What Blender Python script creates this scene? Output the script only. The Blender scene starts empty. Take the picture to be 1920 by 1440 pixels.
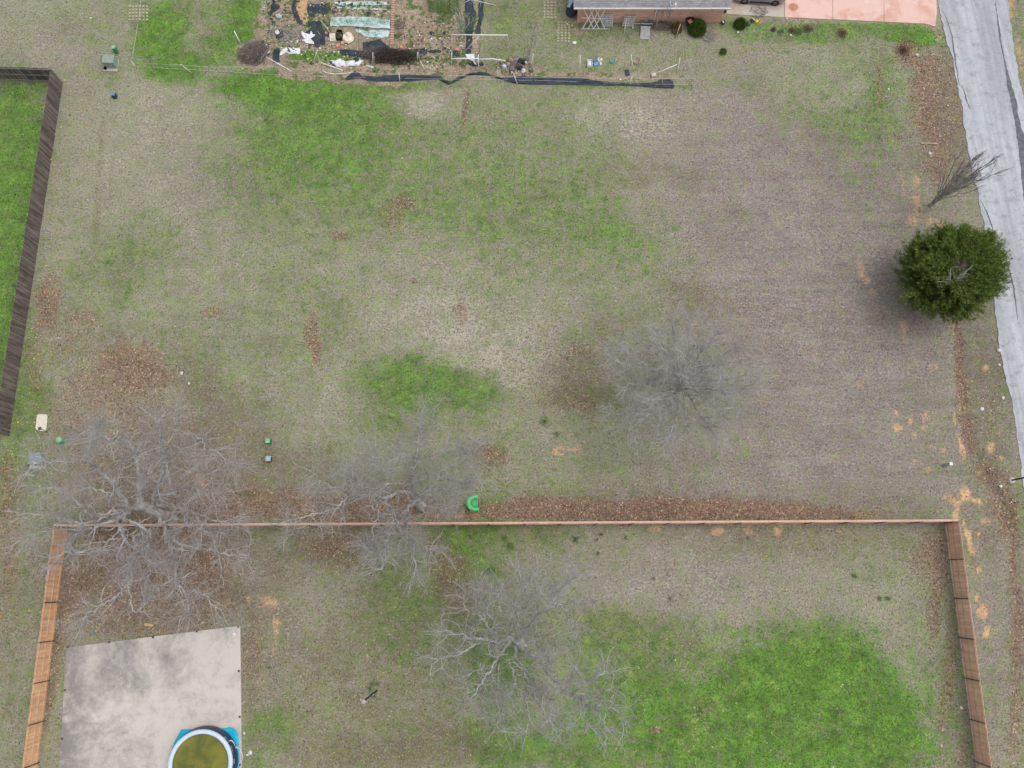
import bpy, math, random
import numpy as np
from mathutils import Vector

# ------------------------------------------------------------------ camera, sky, sun, exposure
F = 1514.0; H = 58.0; TH = math.radians(13.8)
sc = bpy.context.scene
cam_d = bpy.data.cameras.new("camera"); cam = bpy.data.objects.new("camera", cam_d)
sc.collection.objects.link(cam); sc.camera = cam
cam_d.sensor_width = 36.0; cam_d.lens = 36.0 * F / 1920.0
cam_d.clip_start = 0.5; cam_d.clip_end = 6000
cam.location = (0, 0, H); cam.rotation_euler = (TH, 0, 0)

world = bpy.data.worlds.new("World"); sc.world = world; world.use_nodes = True
wn = world.node_tree.nodes; wl = world.node_tree.links
bg = wn.get("Background") or wn.new("ShaderNodeBackground")
sky = wn.new("ShaderNodeTexSky"); sky.sky_type = 'NISHITA'; sky.sun_disc = False
SUN_EL, SUN_ROT = math.radians(68), math.radians(78)
sky.sun_elevation = SUN_EL; sky.sun_rotation = SUN_ROT
sky.air_density = 1.0; sky.dust_density = 5.0; sky.ozone_density = 1.0
desat = wn.new("ShaderNodeHueSaturation"); desat.inputs["Saturation"].default_value = 0.35
wl.new(sky.outputs[0], desat.inputs["Color"]); wl.new(desat.outputs[0], bg.inputs[0])
bg.inputs[1].default_value = 0.15
sun_d = bpy.data.lights.new("sun", 'SUN'); sun_d.energy = 0.85; sun_d.angle = math.radians(125)
sun_d.color = (1.0, 0.965, 0.92)
sun = bpy.data.objects.new("sun", sun_d); sc.collection.objects.link(sun)
sun.rotation_euler = (math.radians(90) - SUN_EL, 0, -SUN_ROT + math.pi)
sun.location = (0, 0, 120)
sc.view_settings.view_transform = 'Standard'; sc.view_settings.look = 'None'
sc.view_settings.exposure = -0.02; sc.view_settings.gamma = 1.0
sc.view_settings.use_curve_mapping = False

random.seed(7); RNG = np.random.default_rng(7)
CT, ST = math.cos(TH), math.sin(TH)

def P(px, py, h=0.0):
    """photograph pixel (1920 wide) -> world point at height h"""
    x = (px - 960.0) / F; y = (720.0 - py) / F
    t = (H - h) / (CT - y * ST)
    return Vector((x * t, (y * CT + ST) * t, h))

def PG(X, Y):
    """ground point arrays -> photograph pixel (only used to look up where a patch of lawn lies)"""
    d = ST * Y + CT * H
    return 960 + F * X / d, 720 - F * (CT * Y - ST * H) / d

def PP(px, py, p0, n):
    """photograph pixel -> point on the plane through p0 with normal n"""
    x = (px - 960.0) / F; y = (720.0 - py) / F
    d = Vector((x, y * CT + ST, y * ST - CT)); o = Vector((0, 0, H))
    return o + d * ((p0 - o).dot(n) / d.dot(n))

def srgb(r, g, b):
    f = lambda c: (c / 255 / 12.92) if c <= 10 else ((c / 255 + 0.055) / 1.055) ** 2.4
    return (f(r), f(g), f(b))

# ------------------------------------------------------------------ node helpers
class NT:
    def __init__(s, m):
        s.m = m; m.use_nodes = True; s.t = m.node_tree; s.n = s.t.nodes; s.l = s.t.links
        s.bsdf = s.n["Principled BSDF"]; s._pos = None
    def pos(s):
        if s._pos is None:
            s._pos = s.n.new("ShaderNodeNewGeometry").outputs["Position"]
        return s._pos
    def put(s, sock, v):
        if hasattr(v, "is_output") or isinstance(v, bpy.types.NodeSocket): s.l.new(v, sock)
        elif isinstance(v, tuple) and len(v) == 3 and sock.type == 'RGBA': sock.default_value = (*v, 1)
        else: sock.default_value = v
    def math(s, op, a, b=0.0, c=None, clamp=False):
        n = s.n.new("ShaderNodeMath"); n.operation = op; n.use_clamp = clamp
        s.put(n.inputs[0], a); s.put(n.inputs[1], b)
        if c is not None: s.put(n.inputs[2], c)
        return n.outputs[0]
    def mix(s, f, a, b, mode='MIX'):
        n = s.n.new("ShaderNodeMix"); n.data_type = 'RGBA'; n.blend_type = mode; n.clamp_factor = True
        s.put(n.inputs[0], f); s.put(n.inputs[6], a); s.put(n.inputs[7], b); return n.outputs[2]
    def noise(s, scale, detail=2.0, rough=0.5, vec=None, dist=0.0):
        n = s.n.new("ShaderNodeTexNoise"); n.inputs["Scale"].default_value = scale
        n.inputs["Detail"].default_value = detail; n.inputs["Roughness"].default_value = rough
        n.inputs["Distortion"].default_value = dist
        s.l.new(vec if vec is not None else s.pos(), n.inputs["Vector"]); return n.outputs[0]
    def vscale(s, v, vec=None):
        n = s.n.new("ShaderNodeVectorMath"); n.operation = 'MULTIPLY'
        s.l.new(vec if vec is not None else s.pos(), n.inputs[0]); n.inputs[1].default_value = v; return n.outputs[0]
    def step(s, v, lo, hi):
        n = s.n.new("ShaderNodeMapRange"); n.interpolation_type = 'SMOOTHSTEP'
        s.put(n.inputs[0], v); n.inputs[1].default_value = lo; n.inputs[2].default_value = hi; return n.outputs[0]
    def lin(s, v, lo, hi, a, b):
        n = s.n.new("ShaderNodeMapRange"); s.put(n.inputs[0], v)
        for i, q in enumerate((lo, hi, a, b)): n.inputs[i + 1].default_value = q
        return n.outputs[0]
    def scale(s, col, f):
        n = s.n.new("ShaderNodeVectorMath"); n.operation = 'SCALE'
        s.put(n.inputs[0], col); s.put(n.inputs[3], f); return n.outputs[0]
    def bump(s, h, strength=0.3, dist=0.02):
        n = s.n.new("ShaderNodeBump"); n.inputs["Strength"].default_value = strength
        n.inputs["Distance"].default_value = dist; s.l.new(h, n.inputs["Height"])
        s.l.new(n.outputs[0], s.bsdf.inputs["Normal"])
    def island(s):
        return s.n.new("ShaderNodeNewGeometry").outputs["Random Per Island"]
    def ramp(s, v, stops):
        n = s.n.new("ShaderNodeValToRGB"); s.put(n.inputs[0], v); e = n.color_ramp.elements
        while len(e) < len(stops): e.new(0.5)
        for q, (p, c) in zip(e, stops): q.position = p; q.color = (*c, 1)
        return n.outputs[0]
    def out(s, col, rough=0.8, metal=0.0, spec=0.3):
        s.put(s.bsdf.inputs["Base Color"], col); s.put(s.bsdf.inputs["Roughness"], rough)
        s.bsdf.inputs["Metallic"].default_value = metal
        s.bsdf.inputs["Specular IOR Level"].default_value = spec
        return s.m

_m = {}
def mat(name, c1, c2=None, scale=4.0, rough=0.8, metal=0.0, bump=0.0, stretch=(1, 1, 1), isl=0.0, spec=0.3):
    if name in _m: return _m[name]
    t = NT(bpy.data.materials.new(name)); c2 = c2 or tuple(0.7 * q for q in c1)
    v = t.vscale(stretch); a = t.noise(scale, 5, 0.6, v)
    b = t.noise(scale * 6, 3, 0.6, v)
    f = t.step(t.math('MULTIPLY_ADD', t.math('SUBTRACT', b, 0.5), 0.5, a), 0.32, 0.68)
    col = t.mix(f, c1, c2)
    if isl: col = t.scale(col, t.lin(t.island(), 0, 1, 1 - isl, 1 + isl))
    if bump: t.bump(b, bump, 0.01)
    _m[name] = t.out(col, rough, metal, spec); return _m[name]

# ------------------------------------------------------------------ object helpers
WORLD = {}
def tag(o, label=None, cat=None, group=None, kind=None):
    if label: o["label"] = label
    if cat: o["category"] = cat
    if group: o["group"] = group
    if kind: o["kind"] = kind
    return o
def empty(name, loc, label, cat, group=None):
    o = bpy.data.objects.new(name, None); sc.collection.objects.link(o)
    o.location = loc; o.empty_display_size = 0.3; WORLD[o] = Vector(loc); return tag(o, label, cat, group)

class MB:
    def __init__(s): s.v = []; s.f = []; s.mi = []
    def add(s, vs, fs, mi=0):
        k = len(s.v); s.v += [tuple(q) for q in vs]; s.f += [tuple(i + k for i in f) for f in fs]
        s.mi += [mi] * len(fs); return s
    def box(s, c, sz, rz=0.0, rx=0.0, mi=0, ax=None):
        """box centred at c; rotation rz about Z after rx about X; or axes ax=(u,v,w)"""
        c = Vector(c)
        if ax is None:
            cz, sz_ = math.cos(rz), math.sin(rz); cx, sx = math.cos(rx), math.sin(rx)
            u = Vector((cz, sz_, 0)); v = Vector((-sz_ * cx, cz * cx, sx)); w = Vector((sz_ * sx, -cz * sx, cx))
        else: u, v, w = ax
        a, b, d = sz[0] / 2, sz[1] / 2, sz[2] / 2
        vs = [c + u * (i * a) + v * (j * b) + w * (k * d) for k in (-1, 1) for j in (-1, 1) for i in (-1, 1)]
        return s.add(vs, [(0, 2, 3, 1), (4, 5, 7, 6), (0, 1, 5, 4), (2, 6, 7, 3), (0, 4, 6, 2), (1, 3, 7, 5)], mi)
    def bar(s, a, b, w, h=None, mi=0, up=None):
        """rectangular bar from a to b"""
        a = Vector(a); b = Vector(b); d = b - a; L = d.length
        if L < 1e-6: return s
        u = d / L; up = Vector(up) if up else (Vector((0, 0, 1)) if abs(u.z) < 0.9 else Vector((0, 1, 0)))
        v = up.cross(u).normalized(); n = u.cross(v)
        return s.box((a + b) / 2, (L, w, h or w), ax=(u, v, n), mi=mi)
    def tube(s, pts, r, n=6, mi=0, cap=True):
        pts = [Vector(p) for p in pts]; m = len(pts)
        rs = r if isinstance(r, (list, tuple)) else [r] * m
        k = len(s.v); prev = None
        for i, p in enumerate(pts):
            d = (pts[min(i + 1, m - 1)] - pts[max(i - 1, 0)])
            d = d.normalized() if d.length > 1e-9 else Vector((0, 0, 1))
            if prev is None:
                q = Vector((0, 0, 1)) if abs(d.z) < 0.8 else Vector((1, 0, 0)); prev = q.cross(d).normalized()
            u = (prev - d * prev.dot(d))
            u = u.normalized() if u.length > 1e-6 else d.orthogonal().normalized()
            w = d.cross(u); prev = u
            for j in range(n):
                a = 2 * math.pi * j / n; s.v.append(tuple(p + (u * math.cos(a) + w * math.sin(a)) * rs[i]))
        for i in range(m - 1):
            for j in range(n):
                a = k + i * n + j; b = k + i * n + (j + 1) % n
                s.f.append((a, b, b + n, a + n)); s.mi.append(mi)
        if cap:
            s.f.append(tuple(k + j for j in range(n))[::-1]); s.f.append(tuple(k + (m - 1) * n + j for j in range(n)))
            s.mi += [mi, mi]
        return s
    def lathe(s, c, prof, n=16, mi=0, sx=1.0, sy=1.0, rot=0.0, wob=0.0):
        """prof: list of (radius, z)"""
        k = len(s.v); c = Vector(c)
        for (r, z) in prof:
            for j in range(n):
                a = 2 * math.pi * j / n
                q = 1 + (random.uniform(-wob, wob) if wob else 0)
                x = math.cos(a) * r * sx * q; y = math.sin(a) * r * sy * q
                s.v.append((c.x + x * math.cos(rot) - y * math.sin(rot), c.y + x * math.sin(rot) + y * math.cos(rot), c.z + z))
        for i in range(len(prof) - 1):
            for j in range(n):
                a = k + i * n + j; b = k + i * n + (j + 1) % n
                s.f.append((a, b, b + n, a + n)); s.mi.append(mi)
        s.f.append(tuple(k + (len(prof) - 1) * n + j for j in range(n))); s.mi.append(mi)
        return s
    def prism(s, poly, z0, z1, mi=0):
        """vertical prism over world polygon [(x,y)...] (ccw)"""
        n = len(poly); vs = [(p[0], p[1], z0) for p in poly] + [(p[0], p[1], z1) for p in poly]
        A = sum(poly[i][0] * poly[(i + 1) % n][1] - poly[(i + 1) % n][0] * poly[i][1] for i in range(n))
        fs = [tuple(range(n - 1, -1, -1)), tuple(range(n, 2 * n))] + [(i, (i + 1) % n, (i + 1) % n + n, i + n) for i in range(n)]
        if A < 0: fs = [f[::-1] for f in fs]
        return s.add(vs, fs, mi)
    def build(s, name, m, parent=None, smooth=False):
        me = bpy.data.meshes.new(name); off = WORLD.get(parent, Vector((0, 0, 0))) if parent else Vector((0, 0, 0))
        me.from_pydata([(a - off.x, b - off.y, c - off.z) for a, b, c in s.v], [], s.f)
        ms = m if isinstance(m, (list, tuple)) else [m]
        for q in ms: me.materials.append(q)
        if len(ms) > 1: me.polygons.foreach_set("material_index", s.mi)
        if smooth: me.polygons.foreach_set("use_smooth", [True] * len(me.polygons))
        o = bpy.data.objects.new(name, me); sc.collection.objects.link(o)
        if parent: o.parent = parent; WORLD[o] = off
        return o
def bevel(o, w=0.01, seg=2):
    b = o.modifiers.new("bevel", 'BEVEL'); b.width = w; b.segments = seg; b.limit_method = 'ANGLE'; return o
def solo(name, mb, m, label, cat, group=None, smooth=False, kind=None):
    """a thing that is one mesh, origin at its base"""
    xs = np.array(mb.v); c = Vector(((xs[:, 0].min() + xs[:, 0].max()) / 2, (xs[:, 1].min() + xs[:, 1].max()) / 2, xs[:, 2].min()))
    mb.v = [(a - c.x, b - c.y, d - c.z) for a, b, d in mb.v]
    o = mb.build(name, m, None, smooth); o.location = c; return tag(o, label, cat, group, kind)

# ------------------------------------------------------------------ numpy value noise
def vnoise(X, Y, cell, seed):
    r = np.random.default_rng(seed); n = 512; g = r.random((n, n))
    x = X / cell + 1000.37; y = Y / cell + 1000.71
    i = np.floor(x).astype(int); j = np.floor(y).astype(int); fx = x - i; fy = y - j
    fx = fx * fx * (3 - 2 * fx); fy = fy * fy * (3 - 2 * fy)
    a = g[i % n, j % n]; b = g[(i + 1) % n, j % n]; c = g[i % n, (j + 1) % n]; d = g[(i + 1) % n, (j + 1) % n]
    return (a * (1 - fx) + b * fx) * (1 - fy) + (c * (1 - fx) + d * fx) * fy
def fbm(X, Y, cell, seed, o=4, g=0.55):
    s = 0; a = 1; t = 0
    for k in range(o):
        s = s + a * vnoise(X, Y, cell / 2 ** k, seed + k * 17); t += a; a *= g
    return s / t
def sstep(v, lo, hi):
    t = np.clip((v - lo) / (hi - lo), 0, 1); return t * t * (3 - 2 * t)

# ------------------------------------------------------------------ what grows where on the lawn
# (x, y, rx, ry, rot deg, target, softness) painted in order, positions surveyed from the photograph
MASKS = {
 # G: share of green grass
 'G': (0.34, [
  (215,330,110,230,0,.24,.6),(350,330,120,160,0,.26,.6),(420,300,60,140,0,.3,.6),(250,500,130,100,0,.62,.8),(420,560,160,90,0,.34,.6),
  (620,300,210,180,0,.78,.7),(650,255,160,70,0,.88,.6),(900,360,260,170,0,.66,.8),(900,280,150,80,0,.6,.8),(800,180,60,40,0,.30,.6),(1090,240,130,60,0,.42,.7),(980,235,120,50,0,.55,.6),
  (560,175,130,40,0,.95,.5),(480,160,80,26,0,.97,.5),(690,160,160,14,0,.8,.5),(330,140,70,22,0,.82,.6),(1180,162,140,8,0,.7,.6),
  (1130,420,140,80,0,.72,.8),(960,430,80,50,0,.66,.8),(1200,425,40,40,0,.7,.7),(1090,320,130,60,0,.56,.8),(980,520,230,70,0,.5,.8),
  (560,500,110,110,0,.48,.8),(620,610,80,90,0,.6,.8),(620,690,100,40,0,.34,.6),(480,640,150,90,0,.46,.8),(430,720,60,40,0,.40,.7),
  (780,600,120,90,0,.26,.6),(920,640,120,60,0,.26,.6),(1000,600,90,80,0,.33,.6),(760,500,140,60,0,.36,.7),
  (800,725,140,68,8,.86,.5),(760,790,90,40,0,.66,.6),(880,830,90,60,0,.46,.7),(840,890,90,50,0,.62,.7),(900,930,60,30,0,.75,.6),
  (1170,600,110,60,0,.42,.7),(1300,640,90,60,0,.40,.7),(1360,670,40,26,0,.66,.6),(1380,770,40,18,0,.6,.6),(1150,760,80,40,0,.48,.7),
  (1080,860,120,60,0,.38,.8),(1050,910,160,40,0,.42,.7),(1200,920,160,30,0,.36,.7),(1340,910,160,40,0,.28,.7),
  (1450,330,200,260,0,.13,.5),(1560,600,220,260,0,.11,.5),(1330,360,70,100,0,.22,.8),(1250,210,110,50,0,.16,.6),(1250,330,90,120,0,.22,.7),
  (1600,130,130,60,0,.5,.8),(1550,200,120,70,0,.54,.8),(1620,220,80,80,0,.68,.8),(1560,150,140,60,0,.45,.7),(1400,150,40,30,0,.5,.8),(1440,130,120,40,0,.38,.8),
  (1620,320,60,50,0,.4,.8),(1600,400,60,40,0,.30,.8),(1650,180,30,60,0,.66,.6),
  (1700,66,70,22,8,.96,.4),(1600,55,120,14,3,.75,.5),(1500,66,120,16,3,.72,.5),(1450,60,60,22,0,.7,.6),(1380,60,40,30,0,.62,.6),(1350,95,60,22,0,.42,.7),(1420,110,120,26,0,.32,.7),
  (330,40,110,50,0,.74,.7),(440,50,70,60,0,.76,.5),(300,70,50,60,0,.92,.5),(350,110,90,22,0,.9,.6),(460,30,32,60,0,.9,.5),(380,60,40,50,0,.55,.6),(440,80,60,22,0,.92,.6),
  (170,30,90,50,0,.40,.7),(60,60,90,60,0,.3,.7),(180,90,70,40,0,.34,.7),(110,100,50,30,0,.16,.6),(200,140,30,30,0,.5,.7),
  (960,60,70,90,0,.58,.7),(1050,70,60,70,0,.48,.7),(1130,75,80,24,0,.66,.6),(1180,100,140,30,0,.36,.7),(1020,130,60,16,0,.6,.6),(1250,120,60,30,0,.35,.7),(930,130,30,8,0,.6,.7),
  (1120,130,80,10,0,.5,.7),(950,30,50,40,0,.62,.7),(1225,50,30,12,0,.3,.6),(1330,70,50,20,0,.25,.6),
  (640,105,60,10,0,.95,.5),(575,105,40,12,0,.95,.5),(520,105,20,14,0,.7,.5),
  (20,300,75,170,6,.93,.3),(15,500,45,160,0,.94,.3),(0,640,26,90,0,.92,.3),(20,600,14,200,6,.92,.3),
  (55,800,34,120,8,.78,.7),(40,720,20,120,8,.75,.7),(45,900,60,120,0,.72,.8),(90,850,60,60,0,.5,.8),(100,960,60,60,0,.5,.8),(30,1050,60,70,0,.42,.8),(60,1120,60,50,0,.46,.8),(30,1300,60,150,0,.38,.8),
  (430,1030,60,60,0,.26,.7),(520,1020,36,50,0,.72,.7),(500,1100,90,100,0,.24,.7),(560,1180,100,140,0,.26,.7),(640,1040,80,50,0,.30,.7),
  (720,1050,90,60,0,.55,.7),(760,1130,80,90,0,.66,.7),(740,1230,90,90,0,.6,.7),(650,1290,110,90,0,.36,.7),(720,1370,140,70,0,.42,.8),(500,1370,46,50,0,.80,.6),(500,1400,70,50,0,.6,.7),
  (590,1420,120,40,0,.4,.8),(840,1400,100,40,0,.36,.8),(890,1010,90,50,0,.76,.7),(900,1080,70,50,0,.66,.7),(860,1000,60,20,0,.8,.7),(1000,1010,90,26,0,.6,.8),
  (860,1170,60,60,0,.55,.7),(930,1250,80,110,0,.84,.7),(960,1390,90,50,0,.85,.6),(1060,1120,80,80,0,.6,.7),(1010,1200,60,60,0,.55,.7),
  (1200,1110,170,70,0,.22,.6),(1290,1050,190,70,0,.16,.6),(1150,1030,60,30,0,.35,.7),(1450,1080,170,70,0,.26,.7),(1640,1120,100,60,0,.30,.7),(1660,1050,90,60,0,.42,.7),(1600,1000,150,20,0,.32,.7),
  (1200,1220,140,70,0,.80,.7),(1120,1180,60,50,0,.76,.7),(1180,1330,120,110,0,.90,.6),(1120,1410,140,60,0,.8,.7),(1350,1340,180,130,0,.93,.5),(1510,1280,170,120,0,.98,.4),(1640,1350,130,110,0,.95,.5),(1330,1200,120,24,0,.55,.7),
  (1290,1250,70,40,0,.66,.7),(1560,1400,200,70,0,.95,.6),(1750,1200,50,110,8,.45,.7),(1765,1350,40,110,8,.52,.7),
  (1860,1150,50,200,6,.26,.7),(1860,1340,50,110,6,.40,.7),(1900,960,30,40,0,.6,.7),(1860,880,40,50,0,.45,.7),(1830,840,30,40,0,.4,.7),
  (470,928,28,10,0,.72,.6),(360,1000,60,60,0,.2,.7),(1910,70,20,90,0,.5,.7),(1580,880,190,70,0,.10,.8),(1450,920,220,30,0,.18,.8),
 ]),
 # V: how fresh / saturated the green is
 'V': (0.25, [
  (620,260,190,130,0,.62,.7),(540,170,170,40,0,.9,.6),(900,350,180,120,0,.45,.8),(340,130,100,30,0,.9,.6),(460,60,60,70,0,.85,.6),(300,70,60,70,0,.8,.6),
  (800,720,140,66,8,.62,.6),(1160,430,110,60,0,.6,.8),(1700,66,100,26,8,.95,.5),(1500,60,220,20,0,.7,.6),(1600,200,150,100,0,.45,.8),
  (20,400,70,330,5,.72,.4),(50,850,60,130,0,.6,.8),(580,105,100,14,0,.9,.5),
  (1500,1330,330,150,0,1.0,.6),(1150,1350,180,120,0,.85,.7),(1220,1230,150,50,0,.45,.7),(930,1280,80,140,0,.72,.7),(960,1400,110,50,0,.7,.7),(760,1150,100,120,0,.4,.7),(500,1380,50,60,0,.55,.7),(890,1020,90,50,0,.6,.7),
  (1500,1350,80,40,0,.75,.7),(980,60,100,90,0,.3,.8),
 ]),
 # P: pinkish brown dormant grass against pale straw
 'P': (0.32, [
  (300,330,160,200,0,.35,.8),(400,340,90,100,0,.62,.8),(430,620,60,50,0,.5,.8),(1480,330,260,230,0,.86,.6),(1560,620,300,320,0,.92,.6),(1260,230,90,50,0,.6,.8),
  (780,580,160,70,0,.35,.8),(1100,650,120,90,0,.55,.8),(1300,950,500,40,0,.75,.8),(550,1100,220,180,0,.45,.8),(1300,1080,300,90,0,.62,.7),
  (1560,160,130,70,0,.25,.8),(1860,1150,70,380,5,.72,.8),(1870,700,60,260,5,.75,.8),(1780,250,70,160,0,.7,.7),(650,1360,200,80,0,.3,.8),(300,850,220,120,0,.75,.8),(250,1080,220,120,0,.85,.8),(130,100,90,60,0,.5,.8),(1540,890,320,80,0,.85,.8)]),
 # L: fallen leaves
 'L': (0.05, [
  (240,690,95,62,0,.85,.45),(190,730,70,50,30,.6,.6),(140,780,70,60,0,.42,.7),(230,800,150,60,0,.5,.7),(260,900,190,90,0,.5,.7),(340,880,110,90,0,.5,.7),(420,940,100,40,0,.5,.7),
  (95,570,26,50,10,.8,.5),(70,660,14,80,8,.5,.6),(160,598,30,14,0,.55,.6),(90,620,20,24,0,.6,.6),(125,640,60,40,0,.3,.7),
  (582,620,14,36,8,.9,.5),(592,660,12,30,8,.8,.5),(635,441,18,8,0,.75,.5),(755,385,28,16,0,.7,.6),(735,410,30,26,30,.5,.7),(760,320,6,60,0,.3,.6),(760,240,6,50,0,.25,.6),
  (874,205,6,42,4,.75,.5),(862,590,14,34,0,.6,.6),(780,525,14,6,0,.5,.6),(398,590,22,10,0,.55,.5),(1018,725,20,34,0,.85,.6),(1085,748,34,14,10,.85,.6),(1060,700,90,60,0,.28,.7),(915,855,40,20,10,.62,.6),(890,900,60,30,0,.2,.7),
  (560,945,300,34,0,.68,.5),(480,960,100,22,0,.92,.5),(700,955,200,26,0,.72,.5),(1000,955,140,22,0,.95,.4),(1180,957,220,22,0,.97,.4),(1330,960,280,20,0,.9,.4),(1580,968,90,10,0,.7,.5),(870,982,60,5,0,.0,.4),
  (270,1080,190,110,0,.62,.6),(330,1060,90,60,0,.72,.7),(230,1170,150,26,0,.5,.6),(115,1150,30,60,8,.5,.6),(95,1250,20,160,8,.5,.6),(20,1010,30,160,3,.5,.7),(18,920,18,80,0,.7,.6),
  (470,1230,30,70,0,.42,.6),(620,1015,60,26,0,.62,.6),(650,1055,40,24,0,.45,.6),(830,1060,36,60,-10,.5,.6),(870,1120,40,60,0,.4,.7),(1000,1120,100,80,0,.15,.7),
  (700,1300,200,140,0,.16,.7),(860,1330,90,90,0,.2,.7),(1230,1366,13,11,0,.9,.4),(1318,1330,22,30,-40,.3,.7),(1320,1370,40,50,0,.2,.7),(1290,1220,60,30,0,.2,.7),
  (1745,1040,32,60,8,.65,.6),(1757,1130,16,90,8,.6,.6),(1775,1290,16,120,8,.55,.6),(1800,1420,12,40,8,.5,.6),
  (1700,100,24,26,0,.75,.5),(1735,150,32,60,-10,.8,.5),(1745,230,34,70,0,.72,.6),(1750,310,34,40,0,.6,.7),(1780,200,30,120,0,.45,.7),(1650,160,8,50,0,.5,.6),(1680,260,20,12,0,.4,.6),
  (1798,640,11,40,0,.9,.4),(1804,720,12,60,-4,.92,.4),(1812,810,16,50,-8,.85,.5),(1845,770,30,50,0,.35,.7),(1850,890,40,26,30,.7,.6),(1878,940,30,40,30,.75,.6),(1892,985,16,30,20,.85,.5),(1903,1050,8,70,2,.8,.5),(1908,1180,14,110,0,.6,.6),(1905,1360,16,90,0,.6,.6),
  (1855,1000,30,26,0,.3,.7),(1795,605,24,14,0,.6,.6),(1640,1240,80,80,0,.05,.7),(1770,880,8,6,0,.5,.5),
  (1295,610,60,60,20,.18,.7),(1410,640,60,50,30,.22,.7),(1430,580,50,30,20,.25,.7)]),
 # S: bare orange soil
 'S': (0.0, [
  (1712,380,14,34,-8,.5,.9),(1716,340,10,26,-10,.48,.9),(1704,408,14,14,0,.58,.9),(1745,414,30,10,5,.5,.9),(1690,340,8,40,-5,.4,.6),(1770,424,16,8,0,.55,.6),
  (1612,505,10,18,0,.55,.7),(1622,525,8,8,0,.75,.6),(1636,545,14,8,0,.5,.7),(1695,610,8,18,-10,.6,.7),(1698,640,8,26,0,.4,.7),(1750,690,8,10,0,.5,.7),
  (1684,802,11,8,20,.85,.5),(1680,775,6,10,0,.6,.6),(1706,790,8,6,0,.75,.6),(1735,785,10,16,0,.5,.7),(1712,815,8,8,40,.5,.6),(1733,803,6,6,0,.6,.6),(1765,843,8,5,0,.7,.6),(1745,838,12,4,0,.5,.6),(1718,862,8,6,0,.6,.6),(1742,880,8,10,0,.45,.6),
  (1790,785,4,16,0,.75,.6),(1802,840,8,26,-10,.85,.5),(1849,693,8,8,0,.7,.6),(1820,716,5,8,0,.5,.6),(1855,835,10,16,0,.6,.7),(1872,855,16,8,0,.5,.7),(1873,810,4,16,0,.5,.7),(1612,718,10,8,0,.5,.6),(1745,652,10,8,0,.3,.7),
  (1808,925,14,16,30,.85,.6),(1785,940,20,8,30,.7,.6),(1775,930,10,8,0,.6,.6),(1790,965,6,20,0,.75,.6),(1830,940,18,8,30,.6,.6),(1845,975,12,8,10,.6,.6),(1815,1010,6,26,-8,.85,.5),(1823,1030,6,12,0,.7,.6),(1805,985,4,20,0,.6,.6),
  (1832,1065,6,14,0,.6,.6),(1840,1145,12,16,-8,.85,.5),(1851,1185,8,14,10,.85,.5),(1830,1120,6,10,0,.6,.6),(1835,1000,6,10,0,.6,.6),
  (1345,996,15,9,0,.8,.5),(1404,996,12,8,0,.65,.5),(1458,1000,10,12,0,.75,.5),(1440,985,140,4,0,.5,.6),(1230,993,14,8,0,.5,.6),(1283,993,10,6,0,.35,.6),(1170,995,10,6,0,.3,.6),(1578,996,12,10,0,.4,.7),(985,998,12,6,0,.5,.6),(1770,1130,4,60,8,.3,.6),
  (1052,842,16,5,0,.6,.6),(1066,838,22,5,10,.6,.6),(1042,850,8,5,40,.8,.5),(1060,852,22,3,0,.8,.5),(1088,840,8,10,20,.6,.6),(1070,812,12,4,0,.5,.6),(1062,846,14,4,0,.0,.4),
  (505,1135,20,13,0,.62,.9),(495,1120,16,8,0,.5,.9),(518,1175,7,28,4,.62,.9),(514,1215,6,20,6,.5,.9),(466,1125,8,8,0,.5,.6),(425,1128,6,10,0,.6,.6),(440,1060,20,14,20,.35,.6),(560,990,12,5,0,.5,.6),
  (375,1000,22,12,0,.55,.6),(345,1010,12,8,0,.5,.6),(385,905,18,16,30,.7,.6),(390,930,14,10,0,.6,.6),(118,1005,16,10,0,.8,.6),(105,1030,10,12,0,.6,.6),(440,1078,14,14,40,.35,.6),
  (1914,110,8,60,-8,.45,.7),(212,297,6,6,0,.0,.6),(280,310,4,5,0,.5,.6),(297,330,5,8,-20,.5,.6),(1895,10,14,40,0,.6,.7),(1012,1,6,3,0,.1,.6)]),
 # B: brown thatch showing through
 'B': (0.12, [
  (650,1180,330,230,0,.55,.7),(280,1070,200,120,0,.85,.6),(620,1040,90,40,0,.8,.6),(840,1075,40,75,-12,.95,.6),(860,1150,40,50,0,.7,.7),(750,1400,260,60,0,.75,.7),(650,1330,140,70,0,.5,.8),(600,1110,60,60,0,.25,.8),
  (1200,640,90,60,0,.6,.7),(1110,690,60,80,0,.75,.7),(1090,745,80,24,0,.8,.6),(1300,560,90,50,20,.6,.7),(1250,700,140,110,0,.4,.8),(1360,420,60,80,0,.35,.8),(1180,330,70,40,0,.55,.8),(1300,330,60,30,0,.5,.8),
  (1100,920,300,26,0,.35,.8),(1300,950,400,26,0,.6,.7),(1600,900,170,70,0,.35,.8),(1450,780,200,60,0,.3,.8),(1560,300,160,60,0,.4,.8),(1600,620,170,120,0,.3,.8),
  (915,855,50,26,10,.8,.6),(420,770,80,60,0,.6,.8),(370,700,50,60,0,.65,.7),(430,860,120,80,0,.6,.8),(560,880,110,50,0,.6,.8),(640,900,120,40,0,.5,.8),(240,650,150,60,0,.5,.7),(120,600,60,60,0,.5,.8),
  (188,300,7,110,4,.5,.8),(180,430,8,60,3,.55,.8),(212,300,6,110,4,.4,.8),(205,430,6,60,3,.35,.8),(1270,1230,60,60,0,.5,.8),(1240,1180,60,30,0,.5,.8),(1480,1020,260,40,0,.5,.8),(1250,1080,80,40,0,.2,.8),(1150,1160,60,40,0,.5,.8),
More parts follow.
